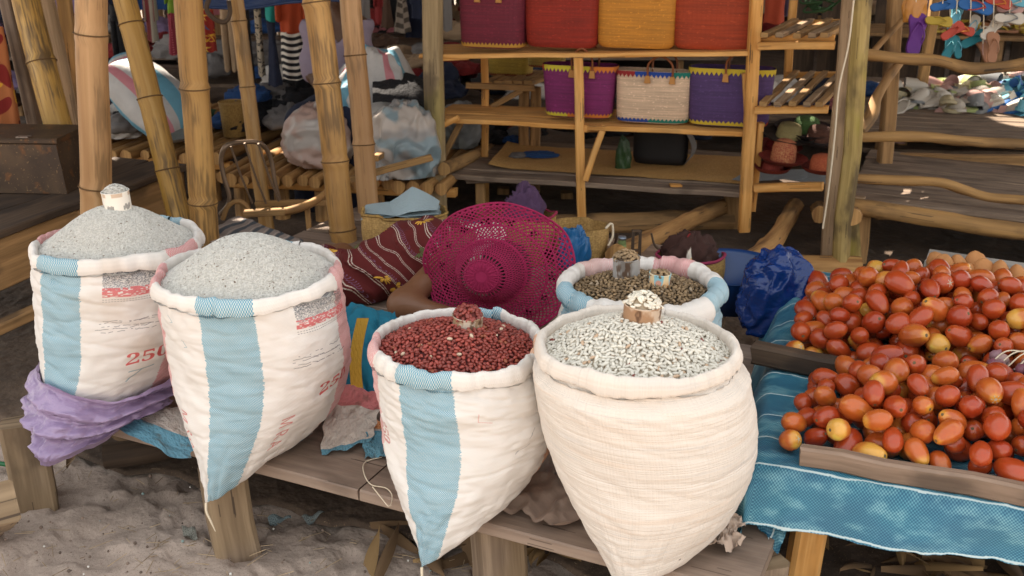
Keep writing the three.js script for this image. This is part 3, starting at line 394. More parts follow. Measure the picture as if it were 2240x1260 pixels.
can({ label: 'tall bare steel can of coffee beans', p: sink(HP.coffee.top(-0.05, -0.03), 0.012), r: 0.036, h: 0.066, heap: 0.022, tilt: [0.03, 0.03], n: 90, geo: coffeeGeo, fmat: std({ roughness: 0.55 }), core: std({ color: new THREE.Color(0.08, 0.05, 0.03) }), piece: 'coffee_seeds', lift: 0.005, colors: heapCols.coffee, mat: rusty(15, [0.5, 0.48, 0.46], [0.66, 0.65, 0.64]) });
can({ label: 'small can of coffee beans with blue and orange label', p: sink(HP.coffee.top(0.05, 0.0), 0.01), r: 0.0275, h: 0.042, heap: 0.01, tilt: [0.02, -0.05], n: 60, turn: 0.5, geo: coffeeGeo, fmat: std({ roughness: 0.55 }), core: std({ color: new THREE.Color(0.08, 0.05, 0.03) }), piece: 'coffee_seeds', lift: 0.005, colors: heapCols.coffee,
  mat: printed(384, 96, (c, w, h) => { const g = c.createLinearGradient(0, 0, 0, h); g.addColorStop(0, '#d9d3c0'); g.addColorStop(0.55, '#e3cfa8'); g.addColorStop(0.75, '#d98a4a'); g.addColorStop(1, '#c2502f'); c.fillStyle = g; c.fillRect(0, 0, w, h); for (let i = 0; i < 4; i++) { c.fillStyle = '#8fc2cf'; c.beginPath(); c.ellipse(i * 96 + 50, 44, 30, 25, 0, 0, 7); c.fill(); c.fillStyle = '#c98'; c.beginPath(); c.ellipse(i * 96 + 50, 58, 18, 5, 0, 0, 7); c.fill(); } }, [1, 1], { roughness: 0.4 }) });
// ---------- cloths, bundles ----------
function lump(sx, sy, sz, seed, o = {}) { // crumpled soft bundle resting on y = 0
  const { ridge = 0.22, freq = 1.5, det = [56, 36], flat = 0.35 } = o;
  return gridGeo(det[0], det[1], (u, v) => {
    const a = u * Math.PI * 2, b = (v - 0.5) * Math.PI, d = V(Math.cos(b) * Math.sin(a), Math.sin(b), Math.cos(b) * Math.cos(a));
    const wx = f3(d.x * 1.3 + seed, d.y * 1.3, d.z * 1.3, 2, seed + 1) * 2.4, wy = f3(d.x * 1.3, d.y * 1.3 + seed, d.z * 1.3, 2, seed + 2) * 2.4;
    const f = f3(d.x * freq + wx + seed * 3.1, d.y * freq * 0.7 + wy, d.z * freq + wx * 0.5, 2, seed), n = 1 - Math.abs(f - 0.5) * 2, fine = f3(d.x * 5 + wx * 2, d.y * 5 + wy * 2, d.z * 5, 2, seed + 6) - 0.5;
    const k = 1 - ridge * 0.5 + ridge * 1.1 * (Math.pow(n, 3) - 0.35) + ridge * 0.45 * fine + 0.3 * (f3(d.x * 1.2 + seed, d.y, d.z * 1.2, 2, seed + 3) - 0.5);
    let y = d.y * k; y = y < -flat ? -flat + (y + flat) * 0.12 : y; return V(d.x * k * sx, (y + flat + 0.07) * sy, d.z * k * sz);
  }, (u, v) => [u * sx * 5, v * sy * 4], true);
}
function sheetPatch(c, nu, nv, o = {}) { // c: corners [[px,py,h] x4] going round; a crumpled sheet between them
  const [A, B, C, D] = c.map(([x, y, h]) => onH(x, y, h)), { amp = 0.012, freq = 5, seed = 1, ragged = 0.01, uvk = 1, sag = null } = o;
  const eu = A.distanceTo(B), ev = A.distanceTo(D);
  return gridGeo(nu, nv, (u, v) => {
    const uu = u + (f2(v * 4, 3, 2, seed + 8) - 0.5) * ragged * 4 / eu * (2 * u - 1), vv = v + (f2(u * 4, 9, 2, seed + 9) - 0.5) * ragged * 4 / ev * (2 * v - 1);
    const p = A.clone().lerp(B, uu).lerp(D.clone().lerp(C, uu), vv); const r = 1 - Math.abs(f2(u * freq + 3, v * freq, 3, seed) - 0.5) * 2; p.y += amp * (r * r - 0.2); if (sag) p.y += sag(u, v); return p;
  }, (u, v) => [u * eu * uvk, v * ev * uvk]);
}
const wovenRag = (list, seed) => std({ roughness: 0.7, bumpMap: clothBump, bumpScale: 0.005, map: tex(384, 384, (u, v, x, y) => { const cell = ((x >> 1) + (y >> 1)) & 1, n = f2(u * 6, v * 6, 4, seed, 6, 6); let c = mix3([0.84, 0.79, 0.74], [0.7, 0.66, 0.62], n); for (const [a, b, col] of list) if (v > a && v < b) c = mix3(c, col, cell ? 0.9 : 0.45); return mix3(c, [0.4, 0.32, 0.26], smoothstep(f2(u * 7, v * 7, 4, seed + 5, 7, 7), 0.6, 0.78) * 0.35); }) });
const oneUV = (g, k = 1) => { const uv = g.attributes.uv; let mu = 0, mv = 0; for (let i = 0; i < uv.count; i++) { mu = Math.max(mu, uv.getX(i)); mv = Math.max(mv, uv.getY(i)); } for (let i = 0; i < uv.count; i++) uv.setXY(i, uv.getX(i) / mu * k, uv.getY(i) / mv * k); return g; };
single('empty_sack', oneUV(sheetPatch([[722, 838, 0.335], [838, 872, 0.33], [822, 968, 0.285], [692, 1004, 0.272]], 40, 34, { amp: 0.016, freq: 2.4, seed: 4, ragged: 0.01 })), wovenRag([[0, 0.33, [0.76, 0.3, 0.32]], [0.92, 1, BLUE]], 3), 'flattened empty sack, pink, white and blue, between rice and peanuts', 'empty sack');
single('empty_sack', oneUV(sheetPatch([[640, 880, 0.31], [720, 880, 0.3], [672, 965, 0.279], [500, 1040, 0.274]], 36, 26, { amp: 0.012, freq: 3, seed: 6, ragged: 0.01 })), wovenRag([[0, 0.3, [0.7, 0.28, 0.3]], [0.84, 1, BLUE]], 5), 'grey empty sack with blue hem under the front rice sack', 'empty sack');
single('empty_sack', oneUV(sheetPatch([[300, 880, 0.29], [420, 905, 0.29], [425, 1020, 0.275], [235, 925, 0.273]], 30, 26, { amp: 0.01, freq: 2.6, seed: 9, ragged: 0.008 })), wovenRag([[0.55, 1, BLUE]], 7), 'half blue empty sack poking out between the rice sacks', 'empty sack');
single('empty_sack', oneUV(sheetPatch([[800, 920, 0.3], [870, 920, 0.3], [870, 1010, 0.275], [800, 1000, 0.275]], 20, 16, { amp: 0.015, freq: 3, seed: 12 })), wovenRag([[0.3, 1, BLUE], [0, 0.2, ORANGE]], 9), 'scrap of blue and orange sacking beside the peanut sack', 'empty sack');
single('plastic_sheet', sheetPatch([[1185, 960, 0.30], [1310, 1030, 0.30], [1260, 1165, 0.282], [1040, 1122, 0.276]], 44, 34, { amp: 0.022, freq: 3.4, seed: 15, ragged: 0.02 }), plastic(0x9a8577, { roughness: 0.42, bumpMap: clothBump, bumpScale: 0.004, transmission: 0.1 }), 'dull beige plastic sheet under the white bean sack', 'plastic sheet');
single('rag', sheetPatch([[1560, 1130, 0.3], [1600, 1135, 0.3], [1635, 1190, 0.285], [1545, 1210, 0.28]], 30, 20, { amp: 0.03, freq: 4, seed: 18 }), cloth(0xb09c8c), 'crumpled greyish rag at the foot of the white bean sack', 'rag');
// loose white string on the bench
single('string', sweep([[835, 1000], [800, 1010], [795, 1030], [812, 1060], [845, 1068], [858, 1085], [852, 1108], [835, 1090], [815, 1065]].map(([x, y], i) => onH(x, y, BENCH + 0.004 + (i % 3) * 0.002)), 0.0016, { sides: 5, segs: 50 }), MAT.string, 'loose white string curled on the bench beside the peanut sack', 'string');
// teal garment with yellow band
{
  const t = thing('folded_jacket', 'bundled teal blue jacket with yellow band between the sacks', 'jacket'), p = onH(800, 850, BENCH);
  const fold = (k, h0) => sheetPatch([[738, 662 + k * 4, 0.455 - h0], [872, 694 + k * 4, 0.43 - h0], [856, 862, 0.30 - h0], [722, 872, 0.285 - h0]], 60, 60, { amp: 0.035, freq: 2.3, seed: 61 + k, ragged: 0.02, sag: (u, v) => 0.05 * Math.sin(Math.PI * u) * Math.sin(Math.PI * v) - 0.02 * Math.pow(1 - Math.abs(f2(u * 3 + v * 2, v * 5 - u * 2, 3, 65 + k) - 0.5) * 2, 6) });
  part(t, 'cloth_body', fold(0, 0), cloth(0x1b6f88, { bumpScale: 0.004 })); part(t, 'under_layer', lump(0.15, 0.12, 0.13, 21, { ridge: 0.12 }).translate(p.x, BENCH, p.z - 0.16), cloth(0x1b6f88, { bumpScale: 0.004 }));
  const up = onH(800, 720, 0.47), dn = onH(792, 800, 0.36);
  const band = gridGeo(4, 24, (u, v) => { const y = lerp(690, 850, v), x = 796 + Math.sin(v * 2.4) * -16 + (u - 0.5) * 26, h = lerp(0.475, 0.3, v); const q = onH(x, y, h + 0.03); q.z += 0.02; return q; }); part(t, 'yellow_band', band, cloth(0xd9a63a));
}
// ---------- the person lying on the platform ----------
{
  const t = thing('person', 'person lying asleep in dark red printed wrap, one bare arm folded under the hat', 'person');
  const J = { pelvis: V(-0.33, 0.40, -3.63), waist: V(-0.22, 0.405, -3.6), chest: V(-0.09, 0.405, -3.57), neck: V(-0.03, 0.41, -3.5), head: V(-0.03, 0.40, -3.48), sh: V(-0.175, 0.47, -3.52), el: V(-0.365, 0.352, -3.27), wr: V(-0.15, 0.325, -3.2), hand: V(-0.07, 0.32, -3.2), sh2: V(-0.08, 0.36, -3.55), el2: V(0.03, 0.32, -3.5), wr2: V(-0.06, 0.315, -3.36), hip: V(-0.37, 0.385, -3.57), knee: V(-0.74, 0.345, -3.45), ank: V(-0.72, 0.325, -3.8), toe: V(-0.8, 0.318, -3.88), hip2: V(-0.37, 0.36, -3.63), knee2: V(-0.73, 0.335, -3.56), ank2: V(-0.66, 0.32, -3.9), toe2: V(-0.74, 0.315, -3.98) };
  const bones = [['pelvis', 'waist', 0.115, 0.095], ['waist', 'chest', 0.095, 0.11], ['chest', 'neck', 0.1, 0.05], ['neck', 'head', 0.05, 0.085], ['chest', 'sh', 0.09, 0.055], ['sh', 'el', 0.052, 0.04], ['el', 'wr', 0.04, 0.027], ['wr', 'hand', 0.026, 0.03], ['sh2', 'el2', 0.05, 0.04], ['el2', 'wr2', 0.038, 0.026], ['hip', 'knee', 0.08, 0.052], ['knee', 'ank', 0.05, 0.036], ['ank', 'toe', 0.036, 0.026], ['hip2', 'knee2', 0.075, 0.048], ['knee2', 'ank2', 0.052, 0.034], ['ank2', 'toe2', 0.034, 0.024]];
  // fingers of the hand under the hat
  const fing = []; for (let i = 0; i < 5; i++) { const b = V(-0.06, 0.318 + (i === 4 ? 0.012 : 0), -3.225 + i * 0.016), l = [0.05, 0.062, 0.066, 0.06, 0.045][i]; fing.push([b, V(b.x + l * 0.6, b.y + 0.006, b.z + (i === 4 ? 0.03 : 0)), V(b.x + l, b.y - 0.012, b.z + (i === 4 ? 0.035 : 0.002))]); }
  const body = (x, y, z) => { let d = 9; const p = [x, y, z]; for (const [a, b, ra, rb] of bones) d = smin(d, cone(p, J[a], J[b], ra, rb), 0.05); for (const f of fing) { d = smin(d, cone(p, f[0], f[1], 0.009, 0.0085), 0.006); d = Math.min(d, cone(p, f[1], f[2], 0.0085, 0.007)); } return d; };
  const skin = std({ color: new THREE.Color(0.2, 0.088, 0.042), roughness: 0.5, bumpMap: clothBump, bumpScale: 0.0006 });
  part(t, 'body', sdfGeo(body, V(-0.38, 0.42, -3.58), 0.55, 110), skin);
  const wrapB = [['pelvis', 'waist', 0.132, 0.108], ['hip', 'knee', 0.098, 0.07], ['hip2', 'knee2', 0.085, 0.065], ['knee', 'ank', 0.068, 0.055], ['waist', 'chest', 0.115, 0.05]];
  const wrap = (x, y, z) => { let d = 9; const p = [x, y, z]; for (const [a, b, ra, rb] of wrapB) d = smin(d, cone(p, J[a], J[b], ra, rb), 0.09); const fold = 1 - Math.abs(f3(x * 7 + y * 3, y * 12 + x * 5, z * 8, 2, 5) - 0.5) * 2; d -= 0.03 * (fold * fold * fold - 0.4); return Math.max(d, x - (-0.17 + (y - 0.4) * 0.5)); };
  const wmat = printed(512, 512, (c, w) => {
    c.fillStyle = '#5c1614'; c.fillRect(0, 0, w, w); const r = rng(4); c.lineCap = 'round';
    for (let i = 0; i < 7; i++) { const x = i * 73 + 20; for (const o of [0, 9]) { c.strokeStyle = '#cfc4b4'; c.lineWidth = 3.4; c.setLineDash([10, 4]); c.beginPath(); c.moveTo(x + o, 0); c.bezierCurveTo(x + o + 24, 150, x + o - 20, 330, x + o + 8, 512); c.stroke(); } c.setLineDash([]); if (i % 2) { c.strokeStyle = '#7a5a78'; c.lineWidth = 3; for (let y = 0; y < 512; y += 16) { c.beginPath(); c.arc(x + 24, y, 7, 0, 3.5); c.stroke(); } } }
    for (let i = 0; i < 9; i++) { const x = r() * w, y = r() * w, s = 24 + r() * 14, col = i % 3 === 2 ? '#5a6136' : '#d8a53c'; for (let k = 0; k < 7; k++) { const a = -0.2 + k * 0.55; c.fillStyle = col; c.beginPath(); c.ellipse(x + Math.cos(a) * s * 0.7, y + Math.sin(a) * s * 0.7, s * 0.6, s * 0.2, a, 0, 7); c.fill(); c.strokeStyle = '#3a0f0e'; c.lineWidth = 1.5; c.stroke(); } c.fillStyle = '#5b2012'; c.beginPath(); c.arc(x, y, s * 0.22, 0, 7); c.fill(); }
  }, [2.6, 2.6]);
  const wg = sdfGeo(wrap, V(-0.48, 0.42, -3.6), 0.48, 90), wu = wg.attributes.uv; for (let i = 0; i < wu.count; i++) { const a = wu.getX(i), b = wu.getY(i), n1 = f2(a * 5, b * 5, 3, 4) - 0.5, n2b = f2(a * 5 + 9, b * 5, 3, 6) - 0.5; wu.setXY(i, a * 0.9 + b * 0.45 + n1 * 0.16, b * 0.9 - a * 0.4 + n2b * 0.16); } part(t, 'printed_wrap', wg, wmat);
  const blouse = (x, y, z) => { const p = [x, y, z]; let d = smin(cone(p, J.waist, J.chest, 0.118, 0.135), cone(p, J.chest, V(-0.19, 0.46, -3.53), 0.12, 0.045), 0.05); const f = f3(x * 16, y * 16, z * 16, 2, 7) - 0.5; return Math.max(d - f * 0.012, x + 0.02); };
  part(t, 'blouse', sdfGeo(blouse, V(-0.2, 0.42, -3.55), 0.26, 44), printed(256, 256, (c, w) => { c.fillStyle = '#d6c6ba'; c.fillRect(0, 0, w, w); const r = rng(9); for (let i = 0; i < 60; i++) { c.fillStyle = ['#a8473f', '#b98a86', '#8a3a3a'][i % 3]; c.beginPath(); c.ellipse(r() * w, r() * w, 5 + r() * 7, 3 + r() * 3, r() * 3, 0, 7); c.fill(); } }, [4, 4]));
  const sash = (x, y, z) => { const p = [x, y, z]; let d = cone(p, V(-0.23, 0.425, -3.65), V(-0.14, 0.43, -3.64), 0.108, 0.1) - 0.012 * (f3(x * 9, y * 22, z * 9, 2, 9) - 0.5); return Math.max(d, 0.4 - y); };
  part(t, 'waist_cloth', sdfGeo(sash, V(-0.19, 0.46, -3.64), 0.22, 40), printed(256, 256, (c, w) => { c.fillStyle = '#474a63'; c.fillRect(0, 0, w, w); const r = rng(19); for (let i = 0; i < 50; i++) { c.fillStyle = '#8d88a4'; const x = r() * w, y = r() * w; for (let k = 0; k < 4; k++) { c.beginPath(); c.ellipse(x + Math.cos(k * 1.57) * 6, y + Math.sin(k * 1.57) * 6, 5, 2.4, k * 1.57, 0, 7); c.fill(); } } }, [4, 4]));
  part(t, 'hair', sdfGeo((x, y, z) => Math.max(Math.hypot(x - J.head.x, y - J.head.y - 0.006, z - J.head.z) - 0.095 - 0.01 * f3(x * 60, y * 60, z * 60, 2, 3), -(x + 0.12)), V(J.head.x, J.head.y, J.head.z), 0.13, 30), std({ color: new THREE.Color(0.012, 0.01, 0.009), roughness: 0.8 }));
}
// crocheted hat: real strands, open between
{
  const t = thing('sun_hat', 'wide magenta crocheted sun hat covering the sleeping head', 'hat');
  const c = at(1084, 594, 3.24), view = V(-c.x, EYE - c.y, -c.z).normalize(), n = view.clone().add(V(-0.3, -0.16, 0)).normalize();
  const ex = V(0, 1, 0).cross(n).normalize(), ey = n.clone().cross(ex);
  const hp = (s, a) => { // s 0 crown top .. 1 brim edge
    let r, h; const cr = 0.105; if (s < 0.4) { const q = s / 0.4 * Math.PI / 2 * 0.96; r = cr * Math.sin(q); h = 0.03 + 0.105 * Math.cos(q); } else { const q = (s - 0.4) / 0.6; r = lerp(cr, 0.242, q) * (1 + 0.03 * Math.sin(a * 2 + 0.7) * q + 0.05 * (f2(Math.cos(a) * 1.5 + 3, Math.sin(a) * 1.5 + 3, 2, 5) - 0.5) * q); h = lerp(0.03, 0.0, Math.sqrt(q)) + q * q * (0.018 * Math.sin(a * 3 + 1) - 0.05 * Math.pow(Math.max(0, Math.cos(a - 0.25)), 2) + 0.012 * Math.sin(a * 7) + 0.05 * (f2(Math.cos(a) * 2 * q + 3, Math.sin(a) * 2 * q + 6, 2, 8) - 0.5)); }
    h -= 0.035 * Math.exp(-r * r / 0.0015) * 0.3; return c.clone().addScaledVector(ex, Math.cos(a) * r * 1.04 - 0.012 * (s < 0.5 ? 1 : 0)).addScaledVector(ey, Math.sin(a) * r * 0.93).addScaledVector(n, h - 0.01);
  };
  const ring = (s, r, wob = 0) => sweep(Array.from({ length: 40 }, (_, i) => hp(s + wob * Math.sin(i * 1.57), i / 40 * Math.PI * 2)), r, { sides: 5, segs: 160, closed: true });
  const list = []; const N = 74;
  for (const sg of [1, -1]) for (let i = 0; i < N; i++) { const a0 = i / N * Math.PI * 2, start = [0.05, 0.2, 0.12, 0.2][i % 4]; list.push(sweep(Array.from({ length: 26 }, (_, k) => { const s = lerp(start, 1, k / 25); return hp(s, a0 + sg * s * 1.35); }), (q) => 0.0022 + 0.0009 * q, { sides: 4, segs: 44, cap: false })); }
  for (const k of [0.14, 0.4, 0.44, 0.66, 0.78, 0.95]) list.push(ring(k, 0.003));
  const m = std({ color: new THREE.Color(0x931447), roughness: 0.85 });
  part(t, 'crochet_mesh', merge(list), m);
  part(t, 'crown_patch', gridGeo(40, 8, (u, v) => hp(0.001 + v * 0.13, u * Math.PI * 2), null, true), m);
  const flowers = []; for (let i = 0; i < 14; i++) { const a = i / 14 * 6.283, cc = hp(0.72, a), tx = hp(0.72, a + 0.05).sub(cc).normalize(), ty = hp(0.76, a).sub(cc).normalize(); for (let k = 0; k < 5; k++) { const b = k * 1.2566; flowers.push(bead(0.016, 0.008, 0.004, 0, 6, 5).applyMatrix4(new THREE.Matrix4().makeBasis(tx.clone().multiplyScalar(Math.cos(b)).addScaledVector(ty, Math.sin(b)), tx.clone().cross(ty), tx.clone().multiplyScalar(-Math.sin(b)).addScaledVector(ty, Math.cos(b))).setPosition(cc.clone().addScaledVector(tx, Math.cos(b) * 0.009).addScaledVector(ty, Math.sin(b) * 0.009)))); } }
  part(t, 'flower_band', merge(flowers), m);
  part(t, 'brim_edge', ring(1, 0.0042), m);
}
// ---------- things round the sleeper ----------
const strawTex = (a, b, seed) => std({ roughness: 0.8, map: tex(256, 256, (u, v, x, y) => { const q = (Math.floor(u * 32) + Math.floor(v * 32)) & 1, k = q ? n2(u * 96, v * 32, seed, 96, 32) : n2(u * 32, v * 96, seed, 32, 96), ed = Math.min((u * 32) % 1, (v * 32) % 1) < 0.12 ? 0.35 : 0; return mix3(hex(b), hex(a), clamp(k * 0.9 + ed, 0, 1)); }), bumpMap: tex(128, 128, (u, v) => { const a = (u * 32) % 1, b = (v * 32) % 1; return 0.5 + 0.5 * Math.sin(a * Math.PI) * Math.sin(b * Math.PI); }, false), bumpScale: 0.0015 });
MAT.straw = strawTex(0x8f6f3f, 0xc9a566, 3); MAT.straw2 = strawTex(0x7d5f33, 0xb8954f, 5);
function basketGeo(w, h, d, o = {}) { const { flare = 1.15, pw = 2.6, seed = 1, wob = 0.012, thick = 0.006 } = o, se = (a, e) => Math.sign(a) * Math.pow(Math.abs(a), 2 / e);
  const S = (u, v, k) => { const a = u * Math.PI * 2, f = lerp(1, flare, v) * (1 + 0.07 * Math.sin(v * Math.PI)); const n = (f2(Math.cos(a) * 1.6 + 4, Math.sin(a) * 1.6 + v, 2, seed) - 0.5) * wob * 2 * v; return V(se(Math.cos(a), pw) * (w / 2 * f - k) + n, v * h + (v > 0.9 ? n * 1.2 : 0), se(Math.sin(a), pw) * (d / 2 * f - k) + n); };
  const out = gridGeo(48, 14, (u, v) => S(u, v, 0), (u, v) => [u * (w + d) * 4, v * h * 4], true), inn = gridGeo(48, 6, (u, v) => S(u, 1 - v * 0.8, thick), (u, v) => [u * (w + d) * 4, v * h * 3], true), bot = gridGeo(48, 4, (u, v) => { const p = S(u, 0, 0); return V(p.x * v, 0.001, p.z * v); }, (u, v) => [u, v], true), fl = gridGeo(48, 4, (u, v) => { const p = S(u, 0.2, thick); return V(p.x * v, h * 0.2, p.z * v); }, (u, v) => [u, v], true);
  return { geo: merge([out, inn, bot, fl]), rim: (k = 1) => Array.from({ length: 36 }, (_, i) => S(i / 36, 1, 0)) };
}
{
  const t = thing('straw_basket', 'soft straw basket with folded pale blue cloth on top', 'basket'), p = onH(880, 585, BENCH), b = basketGeo(0.27, 0.2, 0.17, { flare: 1.28, seed: 4, wob: 0.03 });
  t.position.set(p.x, BENCH, p.z - 0.08); t.rotation.y = 0.12; part(t, 'basket_body', b.geo, MAT.straw); part(t, 'basket_rim', sweep(b.rim(), 0.006, { sides: 6, segs: 72, closed: true }), MAT.straw2);
  for (const x of [-0.06, 0.05]) part(t, 'carry_strap', sweep([V(x, 0.17, 0.112), V(x + 0.01, 0.1, 0.118), V(x - 0.03, 0.03, 0.11)], 0.005, { sides: 5 }), MAT.straw2);
  const q = V(p.x, BENCH + 0.2, p.z - 0.08), cl = thing('folded_cloth', 'pale blue folded cloth lying in the straw basket', 'cloth'); const cm = cloth(0x9fb2b8, { bumpScale: 0.003 });
  for (let i = 0; i < 4; i++) part(cl, 'fold', gridGeo(26, 12, (u, v) => { const x = lerp(-0.16, 0.15, u), k = Math.sin(u * Math.PI); const y = 0.0 + i * 0.009 + 0.012 * Math.sin(u * 5 + i) + (i === 3 ? 0.07 * Math.max(0, 1 - Math.abs(u - 0.62) * 2.4) * (1 - v * 0.75) : 0.02 * k); return V(q.x + x * (1 - i * 0.02), q.y - 0.02 + y, q.z - 0.02 + lerp(-0.1, 0.1, v) * (0.6 + 0.4 * k)); }), cm);
}
{
  const t = thing('round_basket', 'straw basket with maroon edge holding purple cloth behind the hat', 'basket'), p = at(1135, 520, 3.98), b = basketGeo(0.25, 0.19, 0.18, { flare: 1.1, pw: 2.1, seed: 8, wob: 0.02 });
  t.position.set(p.x, BENCH, p.z); part(t, 'basket_body', b.geo, MAT.straw2); part(t, 'basket_rim', sweep(b.rim(), 0.006, { sides: 6, segs: 72, closed: true }), cloth(0x8c2440));
  single('cloth_bundle', lump(0.09, 0.12, 0.07, 31, { ridge: 0.35 }).translate(p.x + 0.02, BENCH + 0.13, p.z), cloth(0x4b3350), 'bundle of purple cloth in the maroon-edged basket', 'cloth');
}
{
  const t = thing('round_basket', 'shallow straw basket with rope handle beside the magenta hat', 'basket'), p = onH(1268, 575, BENCH), b = basketGeo(0.2, 0.14, 0.18, { flare: 1.15, pw: 2, seed: 12 });
  t.position.set(p.x, BENCH, p.z - 0.06); part(t, 'basket_body', b.geo, MAT.straw); part(t, 'rope_handle', sweep([V(0.1, 0.14, 0.05), V(0.125, 0.15, 0.02), V(0.13, 0.1, 0.03), V(0.11, 0.07, 0.06)], 0.005, { sides: 5 }), MAT.string);
  single('blue_bag', lump(0.07, 0.13, 0.05, 33, { ridge: 0.35 }).translate(p.x - 0.03, BENCH, p.z + 0.09), plastic(0x1a5f93), 'knotted bright blue bag beside the rope-handled basket', 'bag');
}
for (const [px, py, s, lab] of [[1328, 556, 1, 'curved brown strap behind the rope-handled basket'], [1446, 556, -1, 'bent brown strap beside the jar'], [1512, 572, 1, 'curved brown strap above the printed cloth']]) {
  const p = onH(px, py, BENCH); single('curved_strap', sweep([V(p.x - 0.045 * s, BENCH + 0.006, p.z), V(p.x - 0.012 * s, BENCH + 0.012, p.z), V(p.x + 0.025 * s, BENCH + 0.035, p.z), V(p.x + 0.042 * s, BENCH + 0.085, p.z - 0.01)], 0.012, { sides: 6, flat: 0.4 }), MAT.darkBoard, lab, 'strap', 'curved straps');
}
{
  const p = onH(1359, 574, BENCH), t = thing('glass_jar', 'small lidded jar with green label behind the coffee cans', 'jar'); t.position.copy(p);
  part(t, 'jar_body', lathe([[0, 0], [0.016, 0.001], [0.017, 0.08], [0.015, 0.09], [0.0152, 0.095]], 24), std({ color: new THREE.Color(0x6d7f52), roughness: 0.3 })); part(t, 'jar_label', lathe([[0.0174, 0.03], [0.0174, 0.075]], 24), std({ color: new THREE.Color(0x8fa06a) })); part(t, 'jar_lid', lathe([[0.0, 0.108], [0.0158, 0.108], [0.0162, 0.096], [0.0, 0.096]], 24), std({ color: new THREE.Color(0x8b98a8), metalness: 0.6, roughness: 0.35 }));
  const w = thing('wooden_frame', 'narrow dark upright wooden frame beside the jar', 'frame'), q = onH(1390, 574, BENCH), z = q.z; for (const x of [-0.014, 0.014]) part(w, 'upright', beamGeo(V(q.x + x, BENCH, z), V(q.x + x, BENCH + 0.135, z), 0.007, 0.012, { wob: 0.001 }), MAT.darkBoard); for (const y of [0.05, 0.13]) part(w, 'crossbar', beamGeo(V(q.x - 0.016, BENCH + y, z), V(q.x + 0.016, BENCH + y, z), 0.01, 0.008, { wob: 0.001 }), MAT.darkBoard);
}
{
  const p = onH(1500, 655, BENCH), t = thing('round_basket', 'pink-edged basket lined with brown printed cloth behind the coffee sack', 'basket'), b = basketGeo(0.24, 0.13, 0.2, { flare: 1.05, pw: 2, seed: 15 }); t.position.set(p.x + 0.03, BENCH, p.z - 0.12); t.rotation.y = 0.3; part(t, 'basket_body', b.geo, MAT.straw2); part(t, 'basket_rim', sweep(b.rim(), 0.006, { sides: 6, segs: 72, closed: true }), cloth(0x8f2b4c));
  single('cloth_bundle', lump(0.11, 0.1, 0.09, 37, { ridge: 0.3 }).translate(p.x + 0.02, BENCH + 0.08, p.z - 0.12), printed(256, 256, (c, w) => { c.fillStyle = '#3a2019'; c.fillRect(0, 0, w, w); const r = rng(33); for (let i = 0; i < 46; i++) { c.fillStyle = ['#d9cfc0', '#b98a2e', '#8a2424'][i % 3]; c.beginPath(); c.ellipse(r() * w, r() * w, 12, 4, r() * 3, 0, 7); c.fill(); } }, [1, 1]), 'brown and white printed cloth in the pink-edged basket', 'cloth');
}
{
  const p = onH(1625, 690, BENCH), t = thing('basin', 'round dark blue plastic basin beside the coffee sack', 'basin'); t.position.set(p.x - 0.03, BENCH, p.z - 0.12);
  part(t, 'basin_wall', lathe([[0, 0.003], [0.13, 0.003], [0.18, 0.13], [0.196, 0.142], [0.2, 0.135], [0.186, 0.128], [0.135, 0], [0, 0]], 48), plastic(0x14386b, { roughness: 0.3 }));
  single('plastic_bag', lump(0.14, 0.2, 0.12, 45, { ridge: 0.17, freq: 1.7, det: [110, 70], flat: 0.5 }).translate(p.x + 0.07, BENCH + 0.0, p.z + 0.16), plastic(0x0b2f6c, { roughness: 0.22, bumpMap: clothBump, bumpScale: 0.008 }), 'crinkled shiny royal blue plastic bag in front of the basin', 'plastic bag');
}
{
  const t = thing('folded_blanket', 'folded grey striped cloth behind the front rice sack', 'cloth'); const c = [[430, 520, 0.29], [520, 476, 0.29], [660, 530, 0.29], [600, 580, 0.29]];
  const m = printed(256, 256, (x, w) => { x.fillStyle = '#8d8078'; x.fillRect(0, 0, w, w); for (let i = 0; i < 4; i++) { x.fillStyle = '#4c5157'; x.fillRect(0, i * 64 + 8, w, 24); x.fillStyle = '#a4978d'; x.fillRect(0, i * 64 + 38, w, 8); } }, [3.2, 3.2]);
  for (let i = 0; i < 3; i++) part(t, 'fold', sheetPatch(c.map(([x, y, h]) => [x + i * 2, y, h + i * 0.014]), 26, 22, { amp: 0.012, freq: 3, seed: 44 + i }), m);
}
// ---------- tomato table ----------
const TP = -21 * Math.PI / 180, T0 = V(0.565, 0, -2.12), TT = 0.40, tx = V(0.9336, 0, 0.3584), tbk = V(0.3584, 0, -0.9336);
const tb = (x, y, b) => V(T0.x + tx.x * x + tbk.x * b, y, T0.z + tx.z * x + tbk.z * b);
{
  const t = thing('table', 'low plank table under the blue woven sheet and tomatoes', 'table');
  for (let i = 0; i < 6; i++) part(t, 'plank', beamGeo(tb(0.03 - i * 0.018, TT - 0.022, 0.13 + i * 0.235), tb(1.4, TT - 0.022, 0.13 + i * 0.235), 0.03, 0.228, { c: 0.004, seed: 120 + i, wob: 0.002 }), MAT.benchLeg);
  part(t, 'leg', beamGeo(onH(1738, 1345, -0.03), tb(0.13, TT - 0.04, 0.05), 0.06, 0.075, { c: 0.01, seed: 131, wob: 0.004 }), MAT.shelf);
  for (const [x, b] of [[0.05, 1.3], [1.25, 0.1], [1.25, 1.3]]) part(t, 'leg', beamGeo(tb(x, -0.05, b), tb(x, TT - 0.04, b), 0.07, 0.07, { seed: 133 + x }), MAT.shelf);
}
